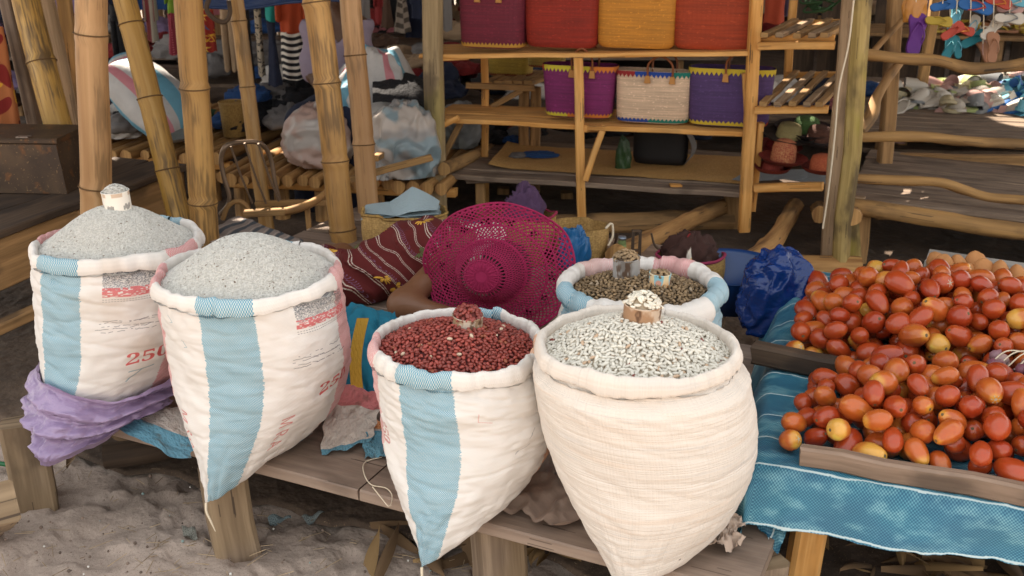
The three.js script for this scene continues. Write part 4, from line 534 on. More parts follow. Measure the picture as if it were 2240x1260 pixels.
const tarpMat = std({ roughness: 0.5, map: rep(tex(512, 512, (u, v, x, y) => { // u along the table front, v towards the back; 0.6 m across
  const cell = (Math.floor(x / 3) + Math.floor(y / 3)) & 1, n = f2(u * 6, v * 10, 4, 81, 6, 10), lighten = smoothstep(f2(u * 14, v * 26, 5, 85, 14, 26), 0.4, 0.8) * 0.8; let c = mix3(cell ? [0.07, 0.34, 0.44] : [0.2, 0.48, 0.56], [0.06, 0.25, 0.38], n * 0.8); c = mix3(c, [0.62, 0.76, 0.76], cell ? lighten * 0.3 : 0.25 + lighten * 0.55);
  const l = (v * 5 + 0.06 * f2(u * 8, 0, 2, 4, 8, 0)) % 1; if (l < 0.04) c = [0.72, 0.78, 0.78]; return c; }), 1.6, 1.6), bumpMap: rep(weaveBump, 12, 12), bumpScale: 0.001 });
{
  const t = thing('woven_sheet', 'blue woven plastic sheet draped over the tomato table', 'sheet');
  const x0 = -0.26, x1 = 1.42, b0 = -0.13, b1 = 1.42;
  const g = gridGeo(130, 120, (u, v) => {
    const s = lerp(x0, x1, u), q = lerp(b0, b1, v), ex = -0.1 * Math.max(0, q) / 1.33; let x = s, b = q, wr = Math.pow(1 - Math.abs(f2(s * 5 + q * 2, q * 7 - s * 3, 3, 95) - 0.5) * 2, 5), y = TT + 0.003 + 0.006 * (f2(s * 8, q * 8, 3, 91) - 0.3) + 0.006 * wr;
    const fl = ex - s, ff = -q; // how far past the left and the front edge
    if (fl > 0) { y -= fl * 0.93 - 0.018 * (1 - Math.exp(-fl * 40)); x = ex - 0.03 * (1 - Math.exp(-fl * 30)) - fl * 0.16 - 0.016 * Math.sin(q * 17 + fl * 8) * Math.min(1, fl * 8); }
    if (ff > 0) { y -= ff * 0.8; b = -0.026 * (1 - Math.exp(-ff * 40)) - ff * (0.42 + 0.14 * Math.sin(s * 7 + 1)) - (0.014 * Math.sin(s * 16 + 1 + 3 * f2(s * 4, 1, 2, 9)) + 0.01 * wr) * Math.min(1, ff * 10); y -= 0.012 * (f2(s * 30, 3, 3, 97) - 0.5) * (ff > 0.12 ? 1 : 0); }
    if (fl > 0 && ff > 0) { x += 0.1 * Math.min(fl, ff) * 2; y += 0.35 * Math.min(fl, ff); b -= 0.2 * Math.min(fl, ff); }
    if (fl < 0 && fl > -0.07 && q > 0.7) y += 0.028 * Math.sin((-fl) / 0.07 * Math.PI) * smoothstep(q, 0.7, 1.0);
    return tb(x, y, b);
  }, (u, v) => [lerp(x0, x1, u), lerp(b0, b1, v)]);
  part(t, 'sheet', g, tarpMat);
}
single('woven_sheet', sheetPatch([[1565, 1010, 0.33], [1690, 985, 0.37], [1752, 1150, 0.29], [1695, 1205, 0.252]], 44, 40, { amp: 0.03, freq: 3.2, seed: 51, ragged: 0.01 }), tarpMat, 'loose flap of dark blue woven sheet on the bench end', 'sheet');
single('tray_board', beamGeo(tb(0.085, TT + 0.03, 0.028), tb(1.35, TT + 0.03, 0.0), 0.05, 0.03, { c: 0.006, seed: 141, wob: 0.003, segs: 14 }), MAT.trayBoard, 'grey worn board holding the front tomatoes back', 'board');
single('tray_board', beamGeo(tb(-0.1, TT + 0.045, 0.525), tb(0.9, TT + 0.032, 0.505), 0.058, 0.05, { c: 0.008, seed: 143, wob: 0.006, segs: 12 }), MAT.darkBoard, 'dark weathered divider board between the two tomato heaps', 'board');
{ // tomatoes
  const geos = [0, 1, 2, 3, 4].map((k) => { const g = new THREE.SphereGeometry(1, 20, 14), P = g.attributes.position; for (let i = 0; i < P.count; i++) { const x = P.getX(i), y = P.getY(i), z = P.getZ(i), a = Math.atan2(x, z), lob = 1 + 0.025 * Math.sin(a * (3 + k) + k), pear = 1 + [0.06, -0.04, 0.14, 0.2, -0.1][k] * -y + 0.05 * (f3(x * 1.3 + k * 7, y * 1.3, z * 1.3, 2, k) - 0.5), rr = Math.hypot(x, z); const dent = y > 0 ? 0.1 * Math.exp(-rr * rr * 14) : -0.02 * Math.exp(-rr * rr * 30) * -1; P.setXYZ(i, x * 0.0265 * lob * pear, (y - dent) * [0.036, 0.032, 0.0395, 0.041, 0.029][k], z * 0.0265 * lob * pear); } g.computeVertexNormals(); return g; });
  const mats = [0, 1, 2, 3, 4].map((k) => new THREE.MeshPhysicalMaterial({ roughness: 0.3, clearcoat: 0.2, clearcoatRoughness: 0.1, map: tex(128, 64, (u, v) => { const s = v + 0.09 * (f2(u * 8, v * 3, 3, 7 + k, 8, 3) - 0.5) + 0.05 * (n2(u * 22, v * 2, 9 + k, 22, 2) - 0.5), red = [[0.65, 0.25, 0.1], [0.69, 0.32, 0.125], [0.72, 0.36, 0.14], [0.61, 0.21, 0.09], [0.73, 0.42, 0.17]][k], yel = [[0.74, 0.38, 0.14], [0.79, 0.5, 0.19], [0.82, 0.58, 0.24], [0.7, 0.3, 0.12], [0.83, 0.62, 0.27]][k], lo = [0.86, 0.74, 0.6, 0.85, 0.42][k]; let c = mix3(red, yel, smoothstep(s, lo, lo + 0.16)); return mix3(c, [c[0] * 1.12, c[1] * 1.35 + 0.03, c[2] * 1.5], smoothstep(f2(u * 5, v * 4, 3, 40 + k, 5, 4), 0.5, 0.75) * 0.5); }) }));
  const scarGeo = [merge([new THREE.CylinderGeometry(0.0028, 0.0032, 0.002, 8), new THREE.TorusGeometry(0.0034, 0.0009, 5, 10).rotateX(Math.PI / 2)]), (() => { const l = []; for (let i = 0; i < 6; i++) l.push(bead(0.011, 0.0028, 0.0014, 0, 5, 4).translate(0.0055, 0, 0).rotateY(i * 1.047)); return merge(l); })()];
  const scarMat = [std({ color: new THREE.Color(0x6b5a40) }), std({ color: new THREE.Color(0xb7b5a2) })];
  const r = rng(77), all = [], D = 0.0555;
  const heaps = [{ x0: 0.055, x1: 0.82, b0: 0.062, b1: 0.462, prof: (x, b) => 0.035 + 0.1 * sm(clamp((x - 0.03) / 0.22, 0, 1)) * Math.pow(clamp(1 - Math.pow((b - 0.3) / 0.26, 2), 0, 1), 0.7), name: 'front' }, { x0: 0.0, x1: 0.86, b0: 0.575, b1: 1.12, prof: (x, b) => 0.035 + 0.175 * Math.pow(clamp(1 - Math.pow((x - 0.34) / (x < 0.34 ? 0.37 : 0.62), 2), 0, 1), 0.75) * Math.pow(clamp(1 - Math.pow((b - 0.83) / 0.33, 2), 0, 1), 0.7), name: 'back' }];
  for (const h of heaps) {
    const mine = []; let miss = 0; const cells = new Map(), key = (x, b) => Math.floor(x / D) * 1000 + Math.floor(b / D);
    const near = (x, b) => { const o = []; for (let i = -1; i <= 1; i++) for (let j = -1; j <= 1; j++) { const q = cells.get(key(x + i * D, b + j * D)); if (q) o.push(...q); } return o; };
    while (miss < 500) {
      let best = null; for (let k = 0; k < 5; k++) { const x = lerp(h.x0, h.x1, r()), b = lerp(h.b0, h.b1, r()); let y = 0.028; for (const n of near(x, b)) { const d2 = (n.x - x) ** 2 + (n.b - b) ** 2; if (d2 < D * D) y = Math.max(y, n.y + Math.sqrt(D * D - d2) * 0.93); } if (y < h.prof(x, b) + 0.012 && (!best || y < best.y)) best = { x, b, y }; }
      if (!best) { miss++; continue; } mine.push(best); const k = key(best.x, best.b); if (!cells.has(k)) cells.set(k, []); cells.get(k).push(best); best.h = h.name;
    }
    for (const m of mine) { let cover = 0; for (const n of mine) if (n !== m) { const dx = n.x - m.x, dy = n.y - m.y, db = n.b - m.b, tow = -db * 0.85 + dy * 0.5, l2 = dx * dx + dy * dy + db * db, side = l2 - tow * tow; if (tow > 0.005 && side < 0.0018) cover += 1.3 - side / 0.0018; } m.cover = cover + (m.x > 0.62 ? 2.2 : 0); all.push(m); }
  }
  all.sort((a, b) => a.cover - b.cover); const shown = all.slice(0, 296), rest = all.slice(296);
  const kinds = ['deep red plum tomato', 'orange-red plum tomato', 'orange tomato with yellow shoulder', 'dark red shiny tomato', 'half yellow ripening tomato'];
  const pose = (m) => { const e = new THREE.Euler(Math.PI / 2 + (r() - 0.5) * 1.5, 0, (r() - 0.5) * 0.9, 'YXZ'); e.y = r() * 6.283; return e; };
  const scarK = (k) => (r() > 0.9 ? 1 : 0);
  for (const m of shown) {
    const q = r(), k = q < 0.36 ? 0 : q < 0.62 ? 1 : q < 0.74 ? 2 : q < 0.93 ? 3 : 4, gk = Math.floor(r() * 5), sc = 0.82 + r() * 0.46 * (0.4 + 0.6 * r()), s = scarK();
    const t = thing('tomato', kinds[k] + (s ? ' with pale star' : '') + (m.h === 'front' ? (m.b < 0.13 ? ' against the grey board' : m.x < 0.16 ? ' at the sheet side of the near heap' : m.y > 0.085 ? ' on top of the near heap' : m.b > 0.36 ? ' under the dark divider in the near heap' : ' midway up the near heap') : (m.b < 0.64 ? ' right behind the dark divider' : m.x < 0.12 ? ' at the sheet side of the far heap' : m.y > 0.15 ? ' on top of the far heap' : m.b > 0.95 ? ' at the back of the far heap' : m.x > 0.5 ? ' of the far heap towards the potatoes' : ' midway up the far heap')), 'tomato', m.h === 'front' ? 'tomatoes in the near heap' : 'tomatoes in the far heap');
    t.position.copy(tb(m.x, TT + 0.008 + m.y, m.b)); t.rotation.copy(pose(m)); t.scale.setScalar(sc);
    part(t, 'fruit', geos[gk], mats[k]); const e = part(t, 'stem_scar', scarGeo[s], scarMat[s]); e.position.y = [0.036, 0.032, 0.0395, 0.041, 0.029][gk] * 0.905;
  }
  if (rest.length) { const m = new THREE.InstancedMesh(geos[0], mats[0], rest.length), M = new THREE.Matrix4(); rest.forEach((p, i) => { M.makeRotationFromEuler(pose(p)).scale(V(1.03, 1.03, 1.03)).setPosition(tb(p.x, TT + 0.008 + p.y, p.b)); m.setMatrixAt(i, M); }); m.name = 'buried_tomatoes'; m.userData = { kind: 'stuff', label: 'tomatoes lying deep inside the two heaps', category: 'tomatoes' }; scene.add(m); }
  console.log('tomatoes', all.length);
}
{ // shallots, potatoes, board on the far right
  const r = rng(5), bulb = lathe([[0, -0.014], [0.01, -0.012], [0.0165, -0.002], [0.014, 0.009], [0.006, 0.016], [0.003, 0.024], [0, 0.027]], 14), bm = [std({ color: new THREE.Color(0x8e6a72), roughness: 0.45 }), std({ color: new THREE.Color(0xa98c86), roughness: 0.45 }), std({ color: new THREE.Color(0x7b4a58), roughness: 0.45 })];
  for (let i = 0; i < 17; i++) { const x = 0.47 + r() * 0.14, b = 0.455 + r() * 0.1, t = single('shallot', bulb, bm[i % 3], ['dusty pink shallot', 'pale brown shallot', 'purple shallot'][i % 3] + ' in the small pile beside the tomatoes', 'shallot', 'shallots beside the tomatoes'); t.position.copy(tb(x, TT + 0.1 + r() * 0.035, b)); t.rotation.set(r() * 3, r() * 6, r() * 3); }
  for (let i = 0; i < 4; i++) single('shallot_stalk', sweep([tb(0.48 + i * 0.02, TT + 0.125, 0.47), tb(0.52 + i * 0.02, TT + 0.16, 0.5), tb(0.6 + i * 0.015, TT + 0.15 + i * 0.01, 0.52)], 0.002, { sides: 5, rough: 0.3 }), MAT.string, 'dry pale stalk among the shallots', 'stalk', 'dry shallot stalks');
  const pg = lump(0.03, 0.045, 0.036, 5, { ridge: 0.04, det: [20, 14], flat: 0.9 }), pm = std({ roughness: 0.8, map: tex(128, 128, (u, v) => mix3([0.72, 0.5, 0.3], [0.5, 0.34, 0.2], smoothstep(f2(u * 8, v * 8, 4, 3, 8, 8), 0.45, 0.75))) });
  for (let i = 0; i < 22; i++) { const t = single('potato', pg, pm, 'brown potato in the pile behind the far tomatoes', 'potato', 'potatoes behind the tomatoes'); t.position.copy(tb(0.36 + (i % 6) * 0.055 + r() * 0.02, TT + 0.02 + (i < 12 ? 0.02 : 0.075) + r() * 0.02, 1.14 + Math.floor(i / 6) % 2 * 0.06 + r() * 0.03)); t.rotation.set(r() * 0.6, r() * 6, r() * 0.6); }
  single('pale_board', beamGeo(tb(0.33, TT + 0.11, 1.36), tb(0.85, TT + 0.11, 1.3), 0.03, 0.13, { seed: 151 }), wood(0x8d8881, 0xaaa59d, { seed: 88, stain: 0.15 }), 'pale grey board end behind the potatoes', 'board');
}
// ---------- bamboo posts and other uprights ----------
function upright(A, B, top = 3.1, bottom = -0.05) { const d = A.clone().sub(B); const T = B.clone().addScaledVector(d, (top - B.y) / d.y), F = B.clone().addScaledVector(d, (bottom - B.y) / d.y); return [F, T]; }
function bamboo(x0, y0, x1, y1, d0, d1, r, k, nodes, label) {
  const [F, T] = upright(at(x0, y0, d0), at(x1, y1, d1)), L = F.distanceTo(T), A = at(x0, y0, d0), B = at(x1, y1, d1), t = thing('bamboo_post', label, 'bamboo post', 'bamboo posts of the clothes stall');
  const ts = nodes.map((py) => { const q = A.clone().lerp(B, (py - y0) / (y1 - y0)); return q.distanceTo(F) / L; }); let gap = ts.length > 1 ? Math.abs(ts[1] - ts[0]) : 0.16; gap = Math.max(0.1, gap); for (let a = Math.max(...ts) + gap; a < 0.98; a += gap) ts.push(a); for (let a = Math.min(...nodes.map((_, i) => ts[i])) - gap; a > 0.03; a -= gap) ts.push(a);
  const side = V(0, 0, 1).cross(T.clone().sub(F).normalize()).normalize(), pts = []; for (let i = 0; i <= 8; i++) pts.push(F.clone().lerp(T, i / 8).addScaledVector(side, (hash(i, x0, 3) - 0.5) * 0.016));
  const R = (q) => { let b = 1.05 - 0.1 * q; for (const n of ts) { const e = (q - n) * L; b += 0.1 * Math.exp(-e * e / 0.00015) - 0.05 * Math.exp(-(e - 0.02) * (e - 0.02) / 0.0001); } return r * b; };
  part(t, 'stem', sweep(pts, R, { sides: 18, segs: 150, seed: x0 }), MAT.bamboo[k]);
  const cv = new THREE.CatmullRomCurve3(pts, false, 'centripetal');
  for (const n of ts) { const c = cv.getPointAt(n), d = cv.getTangentAt(n); const g = new THREE.TorusGeometry(R(n) - 0.0002, 0.0026, 5, 22).applyQuaternion(new THREE.Quaternion().setFromUnitVectors(V(0, 0, 1), d)).translate(c.x, c.y, c.z); part(t, 'node_ring', g, MAT.bambooNode); }
  return t;
}
bamboo(200, 0, 210, 450, 3.75, 3.75, 0.054, 2, [70, 405], 'thickest pale bamboo post behind the can of rice');
bamboo(270, 0, 385, 460, 4.5, 4.3, 0.047, 1, [52, 212, 370], 'leaning bamboo post in front of the slanted white sack');
bamboo(408, 0, 448, 480, 4.1, 4.1, 0.053, 0, [185, 440], 'upright bamboo post between the slanted sack and the wooden chair');
bamboo(516, 0, 575, 430, 5.3, 5.2, 0.036, 0, [185, 305], 'thin bent bamboo post behind the chair');
bamboo(688, 0, 757, 540, 4.35, 4.25, 0.052, 0, [175, 345, 500], 'leaning bamboo post beside the straw basket');
bamboo(766, 0, 803, 440, 4.8, 4.7, 0.047, 2, [117, 312], 'pale bamboo post behind the straw basket');
bamboo(58, 0, 130, 280, 4.75, 4.6, 0.058, 1, [135], 'stained leaning bamboo post behind the metal trunk');
function post(x0, y0, x1, y1, d0, d1, h, w, mat, label, o = {}) { const [F, T] = upright(at(x0, y0, d0), at(x1, y1, d1), o.top || 3.15); return single(o.name || 'timber_post', beamGeo(F, T, h, w, { seed: x0 + 3, wob: 0.005, segs: 10, ...o }), mat, label, 'post', o.group); }
post(100, 0, 158, 270, 4.95, 4.85, 0.05, 0.06, MAT.palePost, 'pale squared pole leaning behind the stained bamboo');
post(140, 0, 172, 270, 5.05, 5.0, 0.05, 0.06, MAT.rail, 'brown pole leaning behind the metal trunk');
post(12, 0, 52, 170, 4.9, 4.9, 0.06, 0.05, MAT.greyWood, 'dark leaning pole beside the red printed cloth');
post(946, 0, 955, 430, 5.35, 5.3, 0.1, 0.1, MAT.mossPost, 'mossy squared post at the near end of the basket rack', { c: 0.02 });
post(1862, 0, 1812, 590, 4.62, 4.6, 0.065, 0.075, MAT.palePost, 'weathered post paired with the mossy post beside the shoe stall', { c: 0.02 });
post(1888, 0, 1838, 600, 4.52, 4.5, 0.07, 0.075, MAT.greenPost, 'mossy yellow green post with white cord beside the shoe stall', { c: 0.025, wob: 0.008 });
single('white_cord', sweep([[1868, 0], [1856, 100], [1836, 190], [1826, 300], [1812, 420], [1800, 500]].map(([x, y], i) => at(x, y, 4.435 - i * 0.002)), 0.004, { sides: 5 }), MAT.string, 'thin white cord running down the mossy post', 'cord');
single('short_post', beamGeo(at(1862, 600, 4.68).setY(-0.03), at(1852, 455, 4.68), 0.09, 0.09, { seed: 5, c: 0.02 }), MAT.greenPost, 'short squared post propping the shoe table', 'post');
post(1960, 0, 1936, 350, 5.55, 5.5, 0.07, 0.07, MAT.brownLog, 'brown upright inside the shoe stall', { top: 3.15 });
post(2045, 0, 2015, 200, 7.0, 7.0, 0.06, 0.06, MAT.rail, 'far upright behind the purple sandals', { top: 3.15 });
// ---------- left: dark table and metal trunk ----------
{
  const A = onH(0, 505, 0.5), B = onH(188, 438, 0.5), back = B.clone().sub(A).normalize(), left = V(back.z, 0, -back.x); if (left.x > 0) left.negate();
  const t = thing('table', 'dark old plank table under the metal trunk', 'table'), P = (f, l, y) => A.clone().addScaledVector(back, f).addScaledVector(left, l).setY(y);
  for (let i = 0; i < 4; i++) part(t, 'plank', beamGeo(P(-0.35, 0.1 + i * 0.205, 0.485), P(1.1, 0.1 + i * 0.205, 0.485), 0.03, 0.2, { seed: 160 + i, c: 0.005 }), MAT.darkBoard);
  part(t, 'apron', beamGeo(P(-0.35, 0.03, 0.37), P(1.08, 0.03, 0.37), 0.19, 0.03, { seed: 166, c: 0.005 }), MAT.brownLog);
  for (const f of [-0.25, 0.42, 1.0]) part(t, 'leg', beamGeo(P(f, 0.06, -0.05), P(f, 0.06, 0.468), 0.07, 0.08, { seed: 167 + f }), MAT.brownLog);
  single('rail', beamGeo(P(-0.4, -0.1, 0.2), P(0.75, -0.1, 0.2), 0.04, 0.05, { seed: 172 }), MAT.brownLog, 'low brown rail behind the purple plastic', 'rail');
  const q = onH(150, 423, 0.5), m = std({ roughness: 0.55, metalness: 0.3, map: rep(tex(256, 256, (u, v) => { const n = f2(u * 5, v * 5, 5, 31, 5, 5); let c = mix3([0.2, 0.15, 0.12], [0.36, 0.28, 0.2], n); if (n2(u * 60, v * 60, 5, 60, 60) > 0.9) c = [0.5, 0.4, 0.27]; return mix3(c, [0.5, 0.3, 0.14], smoothstep(f2(u * 9, v * 9, 4, 35, 9, 9), 0.6, 0.75) * 0.5); }), 3, 3) });
  const k = thing('metal_trunk', 'dark rusty metal trunk on the old table', 'trunk'), w = 0.62, d = 0.3, h = 0.2; k.position.set(q.x - w / 2 + 0.01, 0.502, q.z - d / 2); k.rotation.y = -0.05;
  const box = new THREE.BoxGeometry(w, h, d, 6, 4, 4), P2 = box.attributes.position; for (let i = 0; i < P2.count; i++) { const f = P2.getY(i) / h + 0.5; P2.setX(i, P2.getX(i) * lerp(1, 0.94, f) + (hash(i, 2, 2) - 0.5) * 0.003); P2.setZ(i, P2.getZ(i) * lerp(1, 0.97, f)); P2.setY(i, P2.getY(i) + h / 2); }
  part(k, 'trunk_body', boxUV(box), m); part(k, 'lid', beamGeo(V(-w * 0.478, h + 0.012, 0), V(w * 0.478, h + 0.012, 0), 0.024, d * 0.99, { c: 0.006, seed: 7, wob: 0.002 }), m); for (const x of [-0.12, 0.15]) part(k, 'hinge', beamGeo(V(x - 0.025, h + 0.026, 0.12), V(x + 0.025, h + 0.026, 0.12), 0.005, 0.03, { wob: 0.001 }), std({ color: new THREE.Color(0x8a8078), metalness: 0.7, roughness: 0.4 }));
}
// ---------- left: tables of round logs ----------
function logTable(label, A, B, n, len, y, r, legs, skew = 0) {
  const t = thing('log_table', label, 'table', 'tables of round logs'), d = B.clone().sub(A), back = V(d.z, 0, -d.x).normalize(); if (back.z > 0) back.negate();
  for (let i = 0; i < n; i++) { const f = A.clone().lerp(B, (i + 0.5) / n).addScaledVector(back, (hash(i, n, 4) - 0.7) * 0.1), e = f.clone().addScaledVector(back, len); f.y = e.y = y - r; e.x += skew; part(t, 'log', sweep([f, f.clone().lerp(e, 0.5).add(V((hash(i, 3, 1) - 0.5) * 0.03, 0, 0)), e], r * (0.85 + 0.3 * hash(i, 7, 2)), { sides: 9, segs: 6, rough: 0.1, seed: i + n }), MAT.log); }
  for (const k of [0.12, len * 0.8]) part(t, 'bearer', beamGeo(A.clone().addScaledVector(back, k).setY(y - r * 2 - 0.026), B.clone().addScaledVector(back, k).setY(y - r * 2 - 0.026), 0.045, 0.05, { seed: n + 9 }), MAT.shelf);
  for (const u of legs) { const p = A.clone().lerp(B, u).addScaledVector(back, 0.13); part(t, 'leg', sweep([p.clone().setY(-0.05), p.clone().setY(y - r * 2 - 0.05)], 0.042, { sides: 9, segs: 4, rough: 0.1 }), MAT.log); const q = A.clone().lerp(B, u).addScaledVector(back, len * 0.82); part(t, 'leg', sweep([q.clone().setY(-0.05), q.clone().setY(y - r * 2 - 0.05)], 0.042, { sides: 9, segs: 4, rough: 0.1 }), MAT.log); }
  return t;
}
logTable('log table under the slanted white sack', onH(150, 318, 0.31), onH(480, 338, 0.31), 11, 1.5, 0.31, 0.032, [0.38, 0.62, 0.86]);
logTable('log table behind the chair carrying bulging bags', onH(470, 372, 0.29), onH(985, 396, 0.29), 17, 1.6, 0.29, 0.034, [0.06, 0.24, 0.42, 0.66, 0.9]);
// ---------- chair ----------
{
  const t = thing('chair', 'old chair with curved metal tube back and wooden seat', 'chair'), tube = std({ color: new THREE.Color(0x7d6a58), metalness: 0.5, roughness: 0.4 }), C = (x, y, d) => at(x, y, d);
  part(t, 'back_frame', sweep([C(482, 470, 4.62), C(502, 440, 4.62), C(488, 380, 4.62), C(484, 345, 4.62), C(494, 320, 4.62), C(530, 311, 4.7), C(570, 314, 4.76), C(590, 340, 4.8), C(602, 400, 4.8), C(612, 445, 4.8)], 0.011, { sides: 8, segs: 60 }), tube);
  for (const [a, b, c, d] of [[505, 320, 552, 445], [535, 313, 582, 445], [565, 314, 610, 440]]) part(t, 'back_slat', sweep([C(a, b, 4.68), C((a + c) / 2 - 2, (b + d) / 2, 4.7), C(c, d, 4.72)], 0.008, { sides: 6, flat: 0.6 }), tube);
  part(t, 'seat_rail', beamGeo(C(535, 468, 4.5), C(625, 462, 4.5), 0.03, 0.035, { seed: 3 }), MAT.rail); part(t, 'seat_rail', sweep([C(622, 464, 4.5), C(655, 455, 4.5), C(690, 440, 4.55), C(722, 412, 4.65)], 0.018, { sides: 8, rough: 0.25 }), MAT.log);
  part(t, 'seat_rail', beamGeo(C(560, 445, 4.75), C(720, 442, 4.75), 0.025, 0.03, { seed: 4 }), MAT.rail);
  for (const [a, b, c, d, e] of [[540, 470, 480, 530, 4.5], [672, 455, 682, 528, 4.55], [725, 445, 755, 500, 4.8]]) part(t, 'leg', beamGeo(C(a, b, e), C(c, d, e - 0.03).setY(0), 0.022, 0.022, { seed: a, wob: 0.001 }), MAT.rail);
  part(t, 'stretcher', beamGeo(C(682, 520, 4.5), C(770, 480, 4.9), 0.02, 0.024, { seed: 8 }), MAT.rail); part(t, 'arch_brace', sweep([C(487, 480, 4.6), C(500, 450, 4.6), C(520, 440, 4.6), C(540, 452, 4.6), C(545, 475, 4.6)], 0.012, { sides: 6 }), MAT.rail);
}
// ---------- soft goods ----------
const rags = Array.from({ length: 7 }, (_, i) => gridGeo(26, 16, (u, v) => { // soft heaped garment with folds running one way
  const a = u * Math.PI * 2, b = (v - 0.5) * Math.PI, d = V(Math.cos(b) * Math.sin(a), Math.sin(b), Math.cos(b) * Math.cos(a)), s = i * 5.3;
  const fold = 1 - Math.abs(f3(d.x * 1.1 + s, d.y * 1.6, d.z * 3.6 + d.x * 1.2, 2, i) - 0.5) * 2, k = 0.8 + 0.42 * (fold * fold - 0.4) + 0.4 * (f3(d.x * 1.4 + s, d.y * 1.4, d.z * 1.4, 2, i + 9) - 0.5); let y = d.y * k * 0.5; if (y < -0.16) y = -0.16 + (y + 0.16) * 0.2; return V(d.x * k, y + 0.2, d.z * k * 0.8);
}, (u, v) => [u, v], true));
const PAL = { white: 0xb9b3ac, grey: 0x74706e, black: 0x17161a, navy: 0x1b2238, blue: 0x23477a, red: 0x7c1e1e, pink: 0xa8656a, green: 0x3d6b4b, beige: 0x9d8468, brown: 0x4c3527, teal: 0x1f6c74, orange: 0xb5521f, yellow: 0xb8902f, lilac: 0x7b6a8a };
const CL = {}; for (const k of Object.keys(PAL)) CL[k] = cloth(PAL[k]);
function pile(where, group, cx, cz, w, d, y0, n, cols, seed, size = 0.15, tall = 0.12, turn = 0) {
  const r = rng(seed), ct = Math.cos(turn), st = Math.sin(turn);
  for (let i = 0; i < n; i++) { const c = cols[Math.floor(r() * cols.length)], a = (r() - 0.5) * w, b = (r() - 0.5) * d, hgt = tall * r() * (1 - Math.abs(a / w) * 1.2) * (1 - Math.abs(b / d) * 1.2), m = single('garment', rags[Math.floor(r() * rags.length)], CL[c], 'crumpled ' + c + ' garment ' + where, 'garment', group); const s = size * (0.7 + 0.6 * r()); m.position.set(cx + a * ct + b * st, y0 + Math.max(0, hgt), cz - a * st + b * ct); m.rotation.y = r() * 6.28; m.scale.set(s, s * (0.75 + 0.5 * r()), s); }
}
const MX = ['white', 'grey', 'black', 'navy', 'blue', 'red', 'beige', 'brown', 'pink', 'lilac'];
const pl = (px, py, h) => onH(px, py, h);
{ let p = pl(290, 285, 0.31); pile('beneath the slanted white sack', 'clothes under the slanted sack', p.x, p.z, 0.9, 0.8, 0.31, 16, ['white', 'grey', 'black', 'pink', 'green', 'grey'], 3);
  p = pl(110, 235, 0.31); pile('on the heap behind the metal trunk', 'clothes behind the metal trunk', p.x, p.z, 1.3, 1.1, 0.31, 26, ['white', 'grey', 'white', 'blue', 'brown', 'beige', 'lilac'], 5, 0.17, 0.2);
  p = pl(390, 160, 0.31); pile('behind the slanted white sack', 'clothes behind the slanted sack', p.x, p.z, 1.6, 0.9, 0.31, 16, ['red', 'navy', 'blue', 'grey', 'white'], 7, 0.2, 0.25);
  p = pl(640, 270, 0.29); pile('behind the thin bent bamboo', 'dark clothes behind the bent bamboo', p.x, p.z, 0.6, 0.9, 0.29, 18, ['black', 'navy', 'black', 'grey', 'blue', 'black'], 9, 0.17, 0.25);
  p = pl(860, 165, 0.3); pile('in the far heap beyond the bulging bags', 'clothes beyond the bulging bags', p.x, p.z, 1.8, 1.5, 0.3, 40, [...MX, 'orange', 'beige'], 11, 0.16, 0.3);
  p = pl(1010, 200, 0.28); pile('behind the mossy rack post', 'clothes behind the rack post', p.x, p.z, 1.0, 1.1, 0.28, 26, ['black', 'grey', 'pink', 'white', 'brown', 'navy', 'black'], 13, 0.17, 0.28);
  p = pl(1010, 300, 0.28); pile('under the middle shelf of the rack', 'clothes under the middle shelf', p.x, p.z, 0.7, 0.5, 0.28, 14, ['blue', 'pink', 'red', 'green', 'white', 'beige'], 15, 0.11, 0.1);
  p = pl(1290, 295, 0.28); pile('in the dark row beneath the cream basket', 'dark row beneath the baskets', p.x + 0.05, p.z - 0.2, 1.7, 0.7, 0.28, 64, ['black', 'black', 'grey', 'black', 'brown'], 17, 0.12, 0.12, 0.27);
  p = pl(1560, 300, 0.28); pile('behind the black bag', 'clothes behind the black bag', p.x, p.z, 0.6, 0.5, 0.28, 9, ['navy', 'white', 'black', 'white'], 19, 0.12, 0.12);
  p = pl(1750, 225, 0.3); pile('behind the slatted shelf', 'clothes behind the slatted shelf', p.x, p.z, 1.2, 1.0, 0.3, 26, ['red', 'navy', 'white', 'blue', 'black', 'pink'], 21, 0.14, 0.16);
  p = pl(600, 100, 0.2); pile('on the farthest row of stalls', 'clothes on the farthest stalls', p.x, p.z, 9, 1.6, 0.2, 46, MX, 23, 0.3, 0.4);
  p = pl(1500, 60, 0.2); pile('on the farthest row of stalls', 'clothes on the farthest stalls', p.x, p.z, 8, 1.4, 0.2, 40, MX, 25, 0.3, 0.4); }
// plank tables that the far heaps lie on
function plankTable(label, c, w, d, y, n, mat, turn) { const t = thing('plank_table', label, 'table', 'plank tables of the market'); const X = V(Math.cos(turn), 0, Math.sin(turn)), B = V(Math.sin(turn), 0, -Math.cos(turn)); for (let i = 0; i < n; i++) { const o = (i + 0.5) / n * d - d / 2, a = c.clone().addScaledVector(B, o).setY(y - 0.018); part(t, 'plank', beamGeo(a.clone().addScaledVector(X, -w / 2), a.clone().addScaledVector(X, w / 2 + (hash(i, n, 3) - 0.5) * 0.1), 0.026, d / n * 0.95, { seed: i + n * 3, wob: 0.003 }), mat); } for (const sx of [-0.45, 0, 0.45]) for (const sb of [-0.42, 0.42]) { const p = c.clone().addScaledVector(X, sx * w).addScaledVector(B, sb * d); part(t, 'leg', beamGeo(p.clone().setY(-0.05), p.clone().setY(y - 0.033), 0.06, 0.06, { seed: sx * 9 + 20 }), MAT.brownLog); } return t; }
